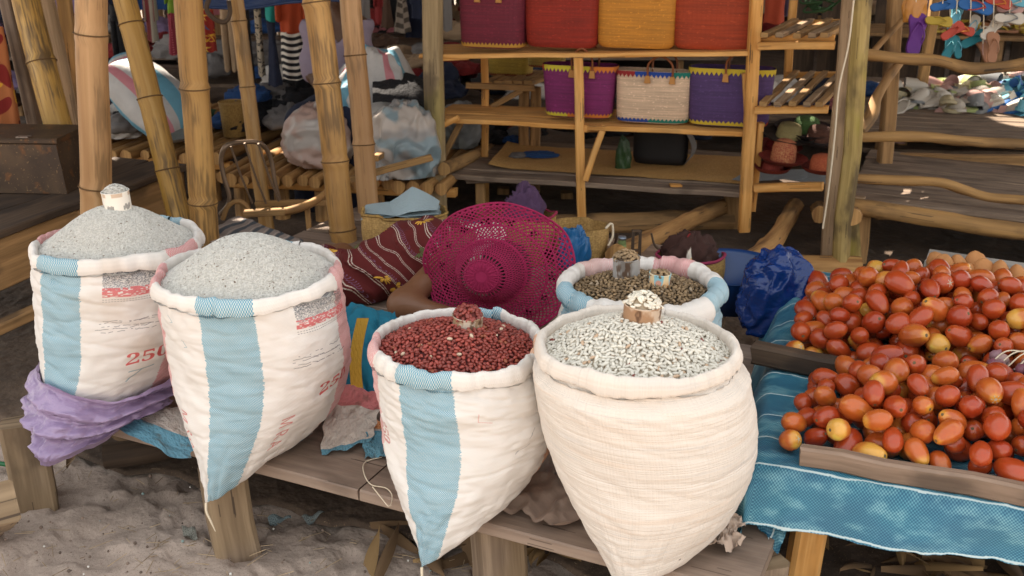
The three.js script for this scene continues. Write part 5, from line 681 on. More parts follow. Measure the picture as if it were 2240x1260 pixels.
plankTable('plank table under the far clothes behind the slanted sack', pl(390, 160, 0.3), 2.6, 1.0, 0.3, 6, MAT.greyWood, 0.1);
plankTable('plank table under the far clothes beyond the bags', pl(860, 165, 0.29), 2.1, 1.7, 0.29, 8, MAT.greyWood, 0.1);
plankTable('plank table behind the slatted shelf', pl(1750, 225, 0.29), 1.5, 1.2, 0.29, 6, MAT.greyWood, 0.3);
plankTable('long low table of the farthest row', pl(600, 100, 0.19), 9.4, 1.8, 0.19, 6, MAT.greyWood, 0);
plankTable('long low table behind the basket rack, farthest row', pl(1500, 60, 0.19), 8.6, 1.6, 0.19, 6, MAT.greyWood, 0);
// stuffed sacks and bags
function pillow(A, B, w, th, mat, name, label, seed) { const L = A.distanceTo(B), g = gridGeo(40, 30, (u, v) => { const a = u * Math.PI * 2, e = Math.pow(Math.sin(Math.PI * clamp(v, 0.004, 0.996)), 0.3), k = 1 + 0.14 * (f3(Math.cos(a) * 1.5 + seed, v * 5, Math.sin(a) * 1.5, 3, seed) - 0.5); return V((v - 0.5) * L, Math.sin(a) * th / 2 * e * k, Math.cos(a) * w / 2 * (0.75 + 0.25 * e) * k); }, null, true).applyMatrix4(aim(A, B)); return single(name, g, mat, label, 'sack', 'stuffed sacks on the log tables'); }
const stripeMat = std({ roughness: 0.6, bumpMap: clothBump, bumpScale: 0.004, map: tex(256, 64, (u, v) => { const n = f2(u * 8, v * 4, 4, 15, 8, 4); let c = mix3([0.78, 0.76, 0.74], [0.6, 0.6, 0.6], n); const k = (u * 3) % 1; if (k > 0.55 && k < 0.82) c = mix3(c, [0.33, 0.58, 0.68], 0.85); if (u > 0.08 && u < 0.13) c = mix3(c, [0.72, 0.4, 0.44], 0.8); return c; }) });
pillow(at(262, 150, 5.95), at(410, 290, 5.7), 0.38, 0.32, stripeMat, 'stuffed_sack', 'slanted white sack with pale blue stripes on the log table', 3);
pillow(at(240, 150, 6.2), at(320, 130, 6.25), 0.22, 0.14, stripeMat, 'stuffed_sack', 'small white and blue sack behind the slanted sack', 5);
const bagMat = (a, b, c, seed) => plastic(0xffffff, { roughness: 0.4, transmission: 0.05, map: tex(128, 128, (u, v) => { const n = f2(u * 5, v * 5, 3, seed, 5, 5); return mix3(mix3(hex(a), hex(b), smoothstep(n, 0.35, 0.55)), hex(c), smoothstep(f2(u * 9, v * 9, 3, seed + 4, 9, 9), 0.45, 0.65)); }) });
function bagLump(px, py, h, sx, sy, sz, mat, label, seed, o) { const p = onH(px, py, h); const g = lump(sx, sy, sz, seed, { ridge: 0.17, freq: 1.4, det: [90, 60], flat: 0.55, ...o }).translate(p.x, h, p.z - sz * 0.6); return single('stuffed_bag', g, mat, label, 'bag', 'bulging bags on the log table'); }
bagLump(690, 372, 0.29, 0.2, 0.2, 0.2, bagMat(0x9a7f74, 0xb59a8e, 0xb9b2ac, 4), 'dusty pink translucent bag behind the leaning bamboo', 51);
bagLump(825, 350, 0.29, 0.28, 0.36, 0.24, stripeMat, 'fat white sack with blue top behind the pale bamboo', 53);
bagLump(890, 396, 0.29, 0.2, 0.25, 0.18, bagMat(0x8f8b88, 0xb5aaa0, 0x7f9096, 8), 'clear plastic bag of pale clothes beside the rack post', 55, { ridge: 0.18, freq: 2.4 });
bagLump(838, 396, 0.29, 0.06, 0.075, 0.05, bagMat(0xb5b2ae, 0xa09c98, 0xc8c4be, 9), 'small knotted white bag beside the pale bamboo', 57, { ridge: 0.3, freq: 3 });
bagLump(1005, 330, 0.28, 0.13, 0.17, 0.14, bagMat(0x8a8f92, 0x777a7c, 0x9aa0a0, 10), 'grey plastic bag behind the mossy rack post', 59);
{ const p = at(875, 200, 5.5); single('black_cloth', gridGeo(30, 22, (u, v) => { const q = at(lerp(815, 935, u), lerp(160, 222, v) + 20 * u * u, 5.75 - 0.35 * v); q.y += 0.02 * (f2(u * 5, v * 5, 3, 4) - 0.5) + 0.03 * Math.sin(u * 3.1) * (1 - v); return q; }), CL.black, 'black cloth thrown over the fat white sack', 'cloth'); }
{ const p = onH(505, 304, 0.31), t = thing('tall_basket', 'tall straw basket with upright ribs behind the thin bamboo', 'basket'); t.position.set(p.x, 0.31, p.z - 0.1); const g = gridGeo(64, 10, (u, v) => { const a = u * 6.2832, r = lerp(0.066, 0.078, v) * (1 + 0.02 * Math.sin(a * 32)); return V(Math.sin(a) * r, v * 0.2, Math.cos(a) * r); }, (u, v) => [u * 2, v * 0.8], true); part(t, 'basket_body', g, MAT.straw2); part(t, 'basket_rim', new THREE.TorusGeometry(0.078, 0.005, 6, 32).rotateX(Math.PI / 2).translate(0, 0.2, 0), MAT.straw); part(t, 'basket_floor', new THREE.CylinderGeometry(0.07, 0.07, 0.004, 24).translate(0, 0.12, 0), MAT.straw2);
  for (let i = 0; i < 3; i++) { const m = single('garment', rags[i], CL[['blue', 'navy', 'blue'][i]], ['deep blue garment behind the tall straw basket', 'navy garment tucked behind the tall straw basket', 'blue garment above the tall straw basket'][i], 'garment', 'blue clothes behind the tall basket'); m.position.set(p.x - 0.08 + i * 0.06, 0.32 + i * 0.08, p.z - 0.32); m.scale.setScalar(0.15); m.rotation.y = i * 2; } }
// hanging garments
function hang(kind, x0, x1, y0, y1, d, mat, label, o = {}) { // outline read as bearings, hung at distance d
  const a = at(x0, y0, d), b = at(x1, y1, d), cx = (a.x + b.x) / 2, W = Math.abs(b.x - a.x), H = a.y - b.y, y1w = b.y, s = x0 + y0, th = o.th || 0.035, turn = o.turn || 0, list = [];
  const tube = (ox, w0, w1, ya, yb, ph) => gridGeo(30, 18, (u, v) => { const q = u * Math.PI * 2, w = lerp(w0, w1, v) / 2, f = (0.55 + 0.45 * v) * 0.5 * Math.sin(Math.cos(q) * w * 90 + ph + v * 1.2); const x = Math.cos(q) * w * (1 + 0.03 * Math.sin(v * 9 + ph)), z = Math.sin(q) * th * (0.7 + 0.5 * v) + f * 0.022; return V(cx + (ox + x) * Math.cos(turn), lerp(ya, yb, v) + 0.006 * Math.sin(u * 20), -d + z + (ox + x) * Math.sin(turn)); }, (u, v) => [u * 2 * W, v * H], true);
  if (kind === 'trousers') { list.push(tube(0, W * 0.9, W, a.y, a.y - H * 0.3, s)); list.push(tube(-W * 0.25, W * 0.5, W * 0.42, a.y - H * 0.27, y1w, s + 1)); list.push(tube(W * 0.25, W * 0.5, W * 0.42, a.y - H * 0.27, y1w, s + 2)); }
  else if (kind === 'dress') { list.push(tube(0, W * 0.6, W * 0.5, a.y, a.y - H * 0.35, s)); list.push(tube(0, W * 0.52, W, a.y - H * 0.34, y1w, s + 1)); }
  else if (kind === 'shirt') { list.push(tube(0, W * 0.7, W * 0.75, a.y, y1w, s)); list.push(tube(-W * 0.38, W * 0.25, W * 0.22, a.y - H * 0.02, a.y - H * 0.55, s)); list.push(tube(W * 0.38, W * 0.25, W * 0.22, a.y - H * 0.02, a.y - H * 0.55, s + 3)); }
  else list.push(tube(0, W * (o.top || 0.9), W, a.y, y1w, s));
  const m = single(o.name || (kind === 'cloth' ? 'hanging_cloth' : kind), merge(list), mat, label, kind === 'cloth' ? 'cloth' : kind, 'clothes hung along the stall'); return m;
}
const waxA = printed(256, 256, (c, w) => { c.fillStyle = '#8a2418'; c.fillRect(0, 0, w, w); const r = rng(3); for (let i = 0; i < 22; i++) { c.strokeStyle = ['#d2a32e', '#e0b64a', '#2a5f8a'][i % 3]; c.lineWidth = 6; const x = r() * w, y = r() * w; c.beginPath(); c.moveTo(x, y); for (let k = 0; k < 5; k++) c.lineTo(x + (r() - 0.5) * 70, y + (r() - 0.5) * 90); c.stroke(); } }, [5, 5]);
const waxB = printed(256, 256, (c, w) => { c.fillStyle = '#a8653a'; c.fillRect(0, 0, w, w); const r = rng(8); for (let i = 0; i < 30; i++) { c.fillStyle = ['#5c1414', '#c99a66', '#7a1d18', '#d2a030'][i % 4]; c.beginPath(); c.ellipse(r() * w, r() * w, 18 + r() * 20, 8 + r() * 9, r() * 3, 0, 7); c.fill(); } }, [2.4, 2.4]);
const spots = printed(256, 256, (c, w) => { c.fillStyle = '#9b8f7d'; c.fillRect(0, 0, w, w); const r = rng(5); for (let i = 0; i < 150; i++) { c.fillStyle = '#241d18'; c.beginPath(); c.ellipse(r() * w, r() * w, 8, 5, r() * 3, 0, 7); c.fill(); } }, [5, 5]);
const stripesBW = printed(64, 256, (c, w, h) => { c.fillStyle = '#cfc7bb'; c.fillRect(0, 0, w, h); c.fillStyle = '#15151a'; for (let i = 0; i < 8; i++) c.fillRect(0, i * 32, w, 17); }, [2, 3.4]);
const dots = printed(128, 128, (c, w) => { c.fillStyle = '#7d2433'; c.fillRect(0, 0, w, w); c.fillStyle = '#b9606a'; for (let i = 0; i < 16; i++) { c.beginPath(); c.arc((i % 4) * 32 + 16, Math.floor(i / 4) * 32 + 16, 6, 0, 7); c.fill(); } }, [10, 10]);
hang('cloth', -60, 44, 60, 275, 4.75, waxB, 'red and tan printed cloth hanging beside the metal trunk', { th: 0.05 });
hang('trousers', 236, 277, 10, 120, 7.2, CL.black, 'black trousers hanging behind the leaning bamboo');
hang('shirt', 310, 352, -10, 90, 7.6, printed(64, 64, (c, w) => { const k = ['#8c8577', '#3f5a78', '#a98a3e', '#6f2f2f']; for (let i = 0; i < 16; i++) { c.fillStyle = k[(i * 7) % 4]; c.fillRect((i % 4) * 16, Math.floor(i / 4) * 16, 16, 16); } }, [5, 5]), 'patchwork shirt hanging beyond the slanted sack');
hang('dress', 360, 396, 30, 118, 7.4, dots, 'maroon dotted dress hanging beyond the slanted sack');
hang('shirt', 358, 392, -30, 36, 7.5, cloth(0x6f8f2a), 'lime green shirt above the dotted dress');
hang('cloth', 438, 476, -20, 112, 6.9, waxA, 'red and gold printed cloth beside the beige trousers');
hang('trousers', 477, 522, -10, 155, 6.6, CL.beige, 'beige trousers hanging behind the thin bamboo');
hang('dress', 528, 564, -10, 235, 6.5, CL.black, 'long black dress hanging behind the thin bamboo');
hang('cloth', 553, 582, 5, 165, 6.45, spots, 'leopard spotted cloth hanging beside the black dress');
hang('cloth', 578, 618, 8, 45, 6.38, cloth(0x1f8d86), 'turquoise cloth hung above the navy dress', { top: 1 });
hang('dress', 576, 618, 38, 186, 6.42, CL.navy, 'navy dress hanging beside the striped skirt');
hang('shirt', 600, 680, 5, 78, 6.3, cloth(0xa8431f), 'rust orange shirt hung above the striped skirt');
hang('skirt', 610, 672, 72, 172, 6.25, stripesBW, 'black and white striped skirt behind the leaning bamboo');
hang('cloth', 640, 716, 110, 250, 6.6, CL.black, 'black cloth hanging behind the striped skirt');
hang('cloth', 700, 728, 10, 60, 6.7, cloth(0x1d6f9e), 'bright blue cloth beside the seated person');
hang('cloth', 788, 814, -20, 112, 6.4, CL.grey, 'grey cloth hanging beside the pale bamboo');
hang('dress', 830, 862, -20, 60, 9.2, CL.brown, 'brown dress hanging far behind the pale bamboo');
hang('dress', 858, 900, -30, 70, 9.0, printed(64, 64, (c, w) => { c.fillStyle = '#8a7d70'; c.fillRect(0, 0, w, w); c.fillStyle = '#4a4038'; c.fillRect(0, 0, 30, 30); c.fillRect(32, 32, 30, 30); }, [8, 8]), 'checked dress hanging far behind the pale bamboo');
hang('shirt', 895, 930, -30, 40, 8.8, CL.navy, 'navy shirt hanging far behind the rack post');
hang('shirt', 815, 840, -30, 50, 9.4, CL.red, 'red shirt hanging far behind the pale bamboo');
hang('cloth', 965, 990, -20, 66, 6.6, CL.grey, 'grey striped cloth hanging behind the rack post');
hang('cloth', 1675, 1715, -30, 50, 6.3, cloth(0x9c3d22), 'rust coloured strap cloth hanging beside the slatted shelf');
{ // tarpaulin edge sagging in front of the hung clothes
  const t = thing('tarp_edge', 'sagging dark blue tarpaulin edge above the hung clothes', 'tarpaulin'); part(t, 'sheet', gridGeo(40, 8, (u, v) => { const q = at(lerp(430, 760, u), lerp(-70, 14 + 7 * Math.sin(u * 6) - 8 * u, v), 5.9 - 0.1 * v); q.z += 0.03 * Math.sin(u * 17 + v * 2); return q; }), MAT.blueTarp); part(t, 'hem', sweep(Array.from({ length: 14 }, (_, i) => { const u = i / 13; const q = at(lerp(430, 760, u), 14 + 7 * Math.sin(u * 6) - 8 * u, 5.8); q.z += 0.03 * Math.sin(u * 17 + 2); return q; }), 0.008, { sides: 6, segs: 40 }), MAT.blueTarp);
  single('hook', sweep([at(460, -10, 5.2), at(452, 20, 5.2), at(470, 42, 5.2), at(492, 48, 5.2), at(503, 30, 5.2), at(500, 0, 5.2)], 0.012, { sides: 7, rough: 0.3 }), MAT.darkBoard, 'dark twisted branch hook hanging beside the beige trousers', 'hook'); }
{ // seated person between the bamboo posts
  const t = thing('person', 'person in pale lilac top sitting behind the bulging bags', 'person'), c = at(742, 215, 6.05), b = V(c.x, 0.33, -6.05);
  const J = { hip: V(b.x, 0.5, b.z), chest: V(b.x + 0.01, 0.86, b.z - 0.02), neck: V(b.x + 0.04, 1.06, b.z + 0.01), head: V(b.x + 0.045, 1.18, b.z + 0.03), jaw: V(b.x + 0.05, 1.12, b.z + 0.08), s1: V(b.x - 0.11, 0.97, b.z), e1: V(b.x - 0.14, 0.72, b.z + 0.06), h1: V(b.x - 0.02, 0.56, b.z + 0.2), s2: V(b.x + 0.13, 0.96, b.z), e2: V(b.x + 0.16, 0.72, b.z + 0.08), h2: V(b.x + 0.08, 0.56, b.z + 0.22), k1: V(b.x - 0.12, 0.48, b.z + 0.38), f1: V(b.x - 0.12, 0.08, b.z + 0.4), k2: V(b.x + 0.14, 0.48, b.z + 0.38), f2: V(b.x + 0.14, 0.08, b.z + 0.4) };
  const bones = [['hip', 'chest', 0.115, 0.105], ['chest', 'neck', 0.1, 0.05], ['neck', 'head', 0.05, 0.085], ['head', 'jaw', 0.085, 0.05], ['chest', 's1', 0.1, 0.055], ['s1', 'e1', 0.052, 0.04], ['e1', 'h1', 0.04, 0.032], ['chest', 's2', 0.1, 0.055], ['s2', 'e2', 0.052, 0.04], ['e2', 'h2', 0.04, 0.032], ['hip', 'k1', 0.1, 0.07], ['k1', 'f1', 0.065, 0.045], ['hip', 'k2', 0.1, 0.07], ['k2', 'f2', 0.065, 0.045]];
  const sd = (list, g) => (x, y, z) => { let d = 9; for (const [a, c2, ra, rb] of list) d = smin(d, cone([x, y, z], J[a], J[c2], ra + g, rb + g), 0.05); return d; };
  part(t, 'body', sdfGeo((x, y, z) => { let d = sd(bones, 0)(x, y, z); d = smin(d, Math.hypot(x - J.jaw.x, y - J.jaw.y - 0.035, z - J.jaw.z - 0.05) - 0.014, 0.02); return d; }, V(b.x, 0.66, b.z + 0.12), 0.68, 76), std({ color: new THREE.Color(0.1, 0.05, 0.028), roughness: 0.55 }));
  part(t, 'top', sdfGeo((x, y, z) => Math.max(sd([['hip', 'chest', 0.115, 0.11], ['chest', 's1', 0.09, 0.06], ['chest', 's2', 0.09, 0.06], ['s1', 'e1', 0.055, 0.05], ['s2', 'e2', 0.055, 0.05]], 0.014)(x, y, z) + 0.008 * Math.sin(y * 40 + x * 12), (y - 1.0) + 0.5 * Math.max(0, 0.1 - Math.abs(x - b.x - 0.03)) * (z > b.z ? 2.4 : 0), 0.45 - y), V(b.x, 0.72, b.z), 0.36, 56), cloth(0x8c7f8f));
  part(t, 'skirt', sdfGeo(sd([['hip', 'k1', 0.12, 0.1], ['hip', 'k2', 0.12, 0.1], ['k1', 'f1', 0.08, 0.07], ['k2', 'f2', 0.08, 0.07]], 0.02), V(b.x, 0.36, b.z + 0.2), 0.42, 44), CL.navy);
  part(t, 'hair', sdfGeo((x, y, z) => Math.max(Math.hypot(x - J.head.x, y - J.head.y - 0.012, z - J.head.z + 0.015) - 0.096, (z - J.head.z) - 0.035 + (y < J.head.y ? (J.head.y - y) * 0.8 : -(y - J.head.y) * 0.8)), J.head, 0.14, 30), std({ color: new THREE.Color(0.01, 0.008, 0.008), roughness: 0.8 }));
}

{ // the farthest row closes the view; board fence added to darken the background
  const t = thing('added_board_fence', 'added dark board fence keeping light out of the far end of the market', 'fence'); for (let i = 0; i < 62; i++) part(t, 'board', beamGeo(V(-9 + i * 0.29, -0.05, -14), V(-9 + i * 0.29, 3.3 + hash(i, 1, 1) * 0.2, -14 + (hash(i, 2, 2) - 0.5) * 0.04), 0.02, 0.28, { seed: 600 + i, segs: 1 }), i % 3 ? MAT.darkBoard : MAT.brownLog);
  const r = rng(41), cs = Object.keys(CL); for (let i = 0; i < 34; i++) { const x = -6.2 + i * 0.37, w = 0.26 + r() * 0.14, c = cs[Math.floor(r() * cs.length)], h = 0.7 + r() * 0.5, kind = ['dress', 'shirt', 'cloth'][i % 3]; const g = gridGeo(18, 10, (u, v) => { const q = u * 6.2832, ww = w / 2 * (kind === 'dress' ? lerp(0.55, 1.1, v) : 1); return V(x + Math.cos(q) * ww, 1.35 - v * h, -11.6 - (i % 4) * 0.2 + Math.sin(q) * 0.05 + 0.03 * Math.sin(u * 25 + i)); }, null, true); single('far_' + kind, g, CL[c], c + ' ' + kind + ' in the farthest row of hung clothes', kind, 'farthest row of hung clothes'); }
}
// ---------- basket rack ----------
const rackTurn = -0.275;
function raffia(c, seed, k = 0.2) { const A = hex(c), B = A.map((v) => v * (1 - k)), C = A.map((v) => Math.min(1, v * 1.12 + 0.04)); return std({ roughness: 0.75, map: tex(256, 256, (u, v) => { const g = f2(u * 3, v * 64, 3, seed, 3, 64), n = n2(u * 40, v * 90, seed + 3, 40, 90), p = f2(u * 3, v * 3, 3, seed + 6, 3, 3); let c2 = mix3(B, A, clamp(g * 1.3 - 0.1 + (p - 0.5) * 0.6, 0, 1)); if (n > 0.86) c2 = mix3(c2, C, 0.6); return c2; }), bumpMap: rep(tex(64, 128, (u, v) => 0.5 + 0.5 * Math.sin(v * 6.2832 * 32) * (0.6 + 0.4 * Math.sin(u * 6.2832 * 10)), false), 2, 2), bumpScale: 0.0012 }); }
const leather = std({ color: new THREE.Color(0x7d4520), roughness: 0.6 });
function handbag(px, py, d, w, h, dp, col, trims, label, o = {}) { // foot centre of the front face
  const p = at(px, py, d), t = thing('raffia_basket', label, 'basket', 'raffia baskets on the rack'); t.position.copy(p); t.rotation.y = o.turn ?? rackTurn; const se = (a, e) => Math.sign(a) * Math.pow(Math.abs(a), 2 / e), fl = o.flare || 1.06, zc = -dp / 2;
  const S = (a, v, k = 0) => { const rd = v < 0.12 ? 0.9 + 0.1 * Math.sqrt(1 - Math.pow(1 - v / 0.12, 2)) : 1, f = lerp(1, fl, v) * rd * (1 + 0.02 * Math.sin(a * 3 + px)); const bl = 1 + 0.12 * Math.sin(v * Math.PI); return V(se(Math.cos(a), 5) * (w / 2 * f + k), v * h + (o.sag || 0) * (v > 0.9 ? Math.cos(a * 2) : 0), zc + se(Math.sin(a), 3.2) * (dp / 2 * f * bl * lerp(1, 0.86, v) + k)); };
  const cum = [0], NS = 6000; for (let i = 1; i <= NS; i++) cum.push(cum[i - 1] + S((i - 1) / NS * 6.2832, 1).distanceTo(S(i / NS * 6.2832, 1))); const tab = []; for (let k = 0, i = 1; k <= 512; k++) { const want = k / 512 * cum[NS]; while (i < NS && cum[i] < want) i++; tab.push((i - 1 + (want - cum[i - 1]) / (cum[i] - cum[i - 1] + 1e-12)) / NS * 6.2832); } const ang = (f) => { f = (f - Math.floor(f)) * 512; const i = Math.min(511, Math.floor(f)); return lerp(tab[i], tab[i + 1], f - i); };
  const out = gridGeo(96, 20, (u, v) => S(u >= 1 ? 0 : ang(u), v), (u, v) => [u * (w + dp) * 4, v * h * 3], true), inn = gridGeo(96, 4, (u, v) => S(u >= 1 ? 0 : ang(u), 1 - v * 0.7, -0.005), (u, v) => [u * 3, v], true), flr = gridGeo(96, 3, (u, v) => { const q = S(u >= 1 ? 0 : ang(u), 0); return V(q.x * v, 0.001, zc + (q.z - zc) * v); }, (u, v) => [u, v], true);
  part(t, 'basket_body', merge([out, inn, flr]), raffia(col, px));
  const zig = (v0, v1, n, a0, a1, mat, name) => { const pos = []; const push = (q) => pos.push(q.x, q.y, q.z); for (let i = 0; i < n; i++) { const a = ang(lerp(a0, a1, i / n)), b = ang(lerp(a0, a1, (i + 1) / n)), m = ang(lerp(a0, a1, (i + 0.5) / n)); const A = S(a, v0, 0.003), B = S(b, v0, 0.003), C = S(m, v1, 0.004), E = S(a, lerp(v0, v1, 0.45), 0.0035), F = S(b, lerp(v0, v1, 0.45), 0.0035); push(A); push(B); push(F); push(A); push(F); push(E); push(E); push(F); push(C); } const g = new THREE.BufferGeometry(); g.setAttribute('position', new THREE.Float32BufferAttribute(pos, 3)); g.computeVertexNormals(); part(t, name, g, mat); };
  trims.forEach((c, i) => { const a0 = i / trims.length - 0.06, a1 = (i + 1) / trims.length - 0.06, m = cloth(c), n = Math.max(3, Math.round(46 / trims.length)); if (!o.noTop) zig(1.0, 0.88, n, a0, a1, m, 'zigzag_edging'); if (!o.noBase) zig(0.02, 0.105, n, a0 + 0.12, a1 + 0.12, m, 'zigzag_edging'); });
  if (!o.noHandle) for (const z of [0, -1]) { const zz = z ? -dp * 0.93 : 0.012, xs = o.tabs || [-0.12, 0.1], top = o.hh || 0.11, lean = z ? -0.02 : 0.02; const hd = part(t, 'handle', sweep([V(xs[0] * w / 0.36, h * 0.9, zz), V(xs[0] * w / 0.36 + 0.005, h + top * 0.55, zz + lean * 0.5), V((xs[0] + xs[1]) / 2 * w / 0.36, h + top, zz + lean), V(xs[1] * w / 0.36 - 0.005, h + top * 0.55, zz + lean * 0.5), V(xs[1] * w / 0.36, h * 0.9, zz)], 0.0055, { sides: 7, segs: 30 }), leather); if (!z) for (const x of xs) part(hd, 'leather_tab', beamGeo(V(x * w / 0.36, h * 0.93, zz + 0.004), V(x * w / 0.36, h * 0.79, zz + 0.004), 0.022, 0.006, { wob: 0.001, c: 0.001, taper: -0.4, roll: Math.PI / 2 }), std({ color: new THREE.Color(0xb07a3c), roughness: 0.7 })); }
  return t;
}
{
  const t = thing('basket_rack', 'wooden rack of two shelves and a low counter holding raffia baskets', 'rack');
  const bm = (x0, y0, x1, y1, d0, d1, h, w, mat = MAT.shelf, name = 'shelf_board', o = {}) => part(t, name, beamGeo(at(x0, y0, d0), at(x1, y1, d1), h, w, { seed: x0 + y0, wob: 0.003, ...o }), mat);
  bm(926, 120, 1642, 114, 5.42, 4.98, 0.022, 0.13); bm(950, 112, 1650, 108, 5.58, 5.14, 0.022, 0.14); bm(950, 105, 1650, 100, 5.74, 5.3, 0.022, 0.14); bm(932, 128, 1026, 124, 5.36, 5.33, 0.026, 0.05, MAT.shelf, 'bracket');
  bm(968, 258, 1640, 288, 5.42, 5.02, 0.024, 0.15); bm(975, 245, 1640, 272, 5.6, 5.2, 0.022, 0.15); bm(982, 236, 1640, 260, 5.76, 5.36, 0.022, 0.14);
  for (let i = 0; i < 7; i++) { const A = onH(982, 380, 0.275), B = onH(1642, 420, 0.275), bk = V(0.27, 0, -0.963); const a = A.clone().addScaledVector(bk, i * 0.13), b = B.clone().addScaledVector(bk, i * 0.13 + (hash(i, 2, 9) - 0.5) * 0.05); part(t, 'counter_plank', beamGeo(a, b, 0.026, 0.124, { seed: 300 + i, wob: 0.004, segs: 8 }), MAT.greyWood); }
  bm(1060, 118, 1062, 470, 5.75, 5.75, 0.035, 0.04, MAT.shelf, 'upright'); bm(1265, 118, 1274, 512, 5.16, 5.16, 0.04, 0.045, MAT.shelf, 'upright'); bm(1656, -20, 1628, 505, 4.93, 4.93, 0.05, 0.055, MAT.shelf, 'upright'); bm(1636, 160, 1640, 262, 4.96, 4.96, 0.03, 0.05, MAT.shelf, 'cleat');
  bm(942, 288, 1002, 258, 5.34, 5.3, 0.028, 0.035, MAT.shelf, 'bracket'); bm(1008, 268, 962, 358, 5.38, 5.42, 0.03, 0.03, MAT.rail, 'brace'); bm(1322, 275, 1280, 395, 5.15, 5.1, 0.028, 0.03, MAT.shelf, 'brace'); bm(1664, 268, 1645, 462, 4.98, 4.98, 0.03, 0.03, MAT.shelf, 'brace');
  bm(1276, 282, 1310, 280, 5.15, 5.3, 0.035, 0.04, MAT.shelf, 'bracket'); bm(1022, 394, 1090, 390, 5.36, 5.3, 0.03, 0.05, MAT.greyWood, 'bracket'); bm(1050, 398, 1052, 470, 5.36, 5.36, 0.045, 0.05, MAT.rail, 'leg'); bm(1465, 412, 1490, 412, 5.1, 5.1, 0.04, 0.05, MAT.shelf, 'bracket'); bm(1600, 425, 1605, 505, 5.3, 5.3, 0.06, 0.07, MAT.brownLog, 'leg'); bm(1240, 420, 1242, 500, 5.9, 5.9, 0.06, 0.07, MAT.brownLog, 'leg'); bm(1100, 410, 1100, 490, 6.0, 6.0, 0.06, 0.07, MAT.brownLog, 'leg');
  // slatted shelves between the rack and the mossy post
  for (const [yf, yb, xa, xb, k] of [[92, 44, 1662, 1826, 0], [232, 158, 1656, 1812, 1]]) { bm(xa - 4, yf + 8, xb, yf + 6, 4.9, 4.78, 0.035, 0.035, MAT.shelf, 'front_beam'); if (!k) bm(xa - 4, yf - 8, xb, yf - 10, 4.98, 4.86, 0.03, 0.03, MAT.shelf, 'front_beam'); bm(xa + 60, yb + 6, xb + 60, yb + 4, 5.75, 5.6, 0.03, 0.035, MAT.shelf, 'back_beam'); for (let i = 0; i < 5; i++) { const u = (i + 0.35) / 5, x = lerp(xa, xb, u) + (hash(i, k, 5) - 0.5) * 12; bm(x, yf - (k ? 4 : 14), x + 62 + hash(i, k, 6) * 20, yb, 4.84 - 0.1 * u, 5.75 - 0.12 * u, 0.022, 0.034, i % 2 ? MAT.palePost : MAT.rail, 'slat'); } }
  bm(1652, 412, 1800, 408, 4.92, 4.75, 0.04, 0.04, MAT.shelf, 'front_beam'); bm(1735, 0, 1722, 175, 5.8, 5.8, 0.035, 0.04, MAT.shelf, 'upright');
}
handbag(1070, 106, 5.28, 0.325, 0.28, 0.17, 0x6e1a2e, [0xb98a3a], 'dark maroon raffia basket at the near end of the upper shelf', { tabs: [-0.06, 0.06] });
handbag(1224, 105, 5.2, 0.355, 0.29, 0.17, 0x94240f, [0x94240f], 'brick red raffia basket on the upper shelf', { tabs: [-0.04, 0.08], noBase: true });
handbag(1388, 106, 5.12, 0.375, 0.29, 0.17, 0xc9852a, [0xc9a22e], 'golden yellow raffia basket on the upper shelf', { tabs: [-0.04, 0.1], noBase: true });
handbag(1560, 110, 5.02, 0.395, 0.3, 0.18, 0xa33a14, [0xa33a14], 'burnt orange raffia basket on the upper shelf', { noBase: true, noTop: true });
handbag(1262, 258, 5.22, 0.335, 0.255, 0.16, 0x7a1f5c, [0xc8752e, 0xc9bb3a, 0xb0452a, 0xc8a83a], 'magenta purple raffia basket with orange and yellow zigzag', { tabs: [-0.03, 0.08], flare: 1.12, hh: 0.09 });
handbag(1422, 270, 5.13, 0.36, 0.25, 0.15, 0xe0bf9f, [0x1d6f62, 0x1f3f8a, 0x8c2424, 0x1f3f8a, 0x1d6f62], 'cream raffia basket with blue and green zigzag', { tabs: [-0.02, 0.1], flare: 1.05, hh: 0.08 });
handbag(1590, 278, 5.03, 0.375, 0.275, 0.17, 0x4f3568, [0xc2a832, 0xc2a832, 0xa83a22], 'violet raffia basket with yellow zigzag', { tabs: [-0.02, 0.1], flare: 1.08, hh: 0.08 });
handbag(1110, 168, 6.1, 0.25, 0.2, 0.14, 0xa88a2e, [0x7d3a22], 'small mustard yellow basket on a far shelf behind the rack', { noHandle: true });
handbag(1190, 148, 5.9, 0.2, 0.14, 0.12, 0xb59a4a, [0x7d3a22], 'pale yellow basket glimpsed under the upper shelf', { noHandle: true });
{ const t = thing('slat_shelf', 'far slatted shelf under the mustard basket', 'shelf'); for (let i = 0; i < 5; i++) part(t, 'slat', beamGeo(at(1066 + i * 22, 182, 5.75), at(1122 + i * 26, 156, 6.45), 0.024, 0.05, { seed: i + 50 }), MAT.rail); part(t, 'bearer', beamGeo(at(1020, 186, 5.72), at(1170, 192, 5.72), 0.03, 0.04, { seed: 61 }), MAT.rail); part(t, 'brace', beamGeo(at(1075, 232, 5.72), at(1140, 196, 5.72), 0.028, 0.03, { seed: 63 }), MAT.rail); for (const x of [1146, 1172]) part(t, 'upright', beamGeo(at(x, 190, 6.0), at(x - 2, 330, 6.0).setY(-0.02), 0.06, 0.06, { seed: x }), MAT.brownLog); }
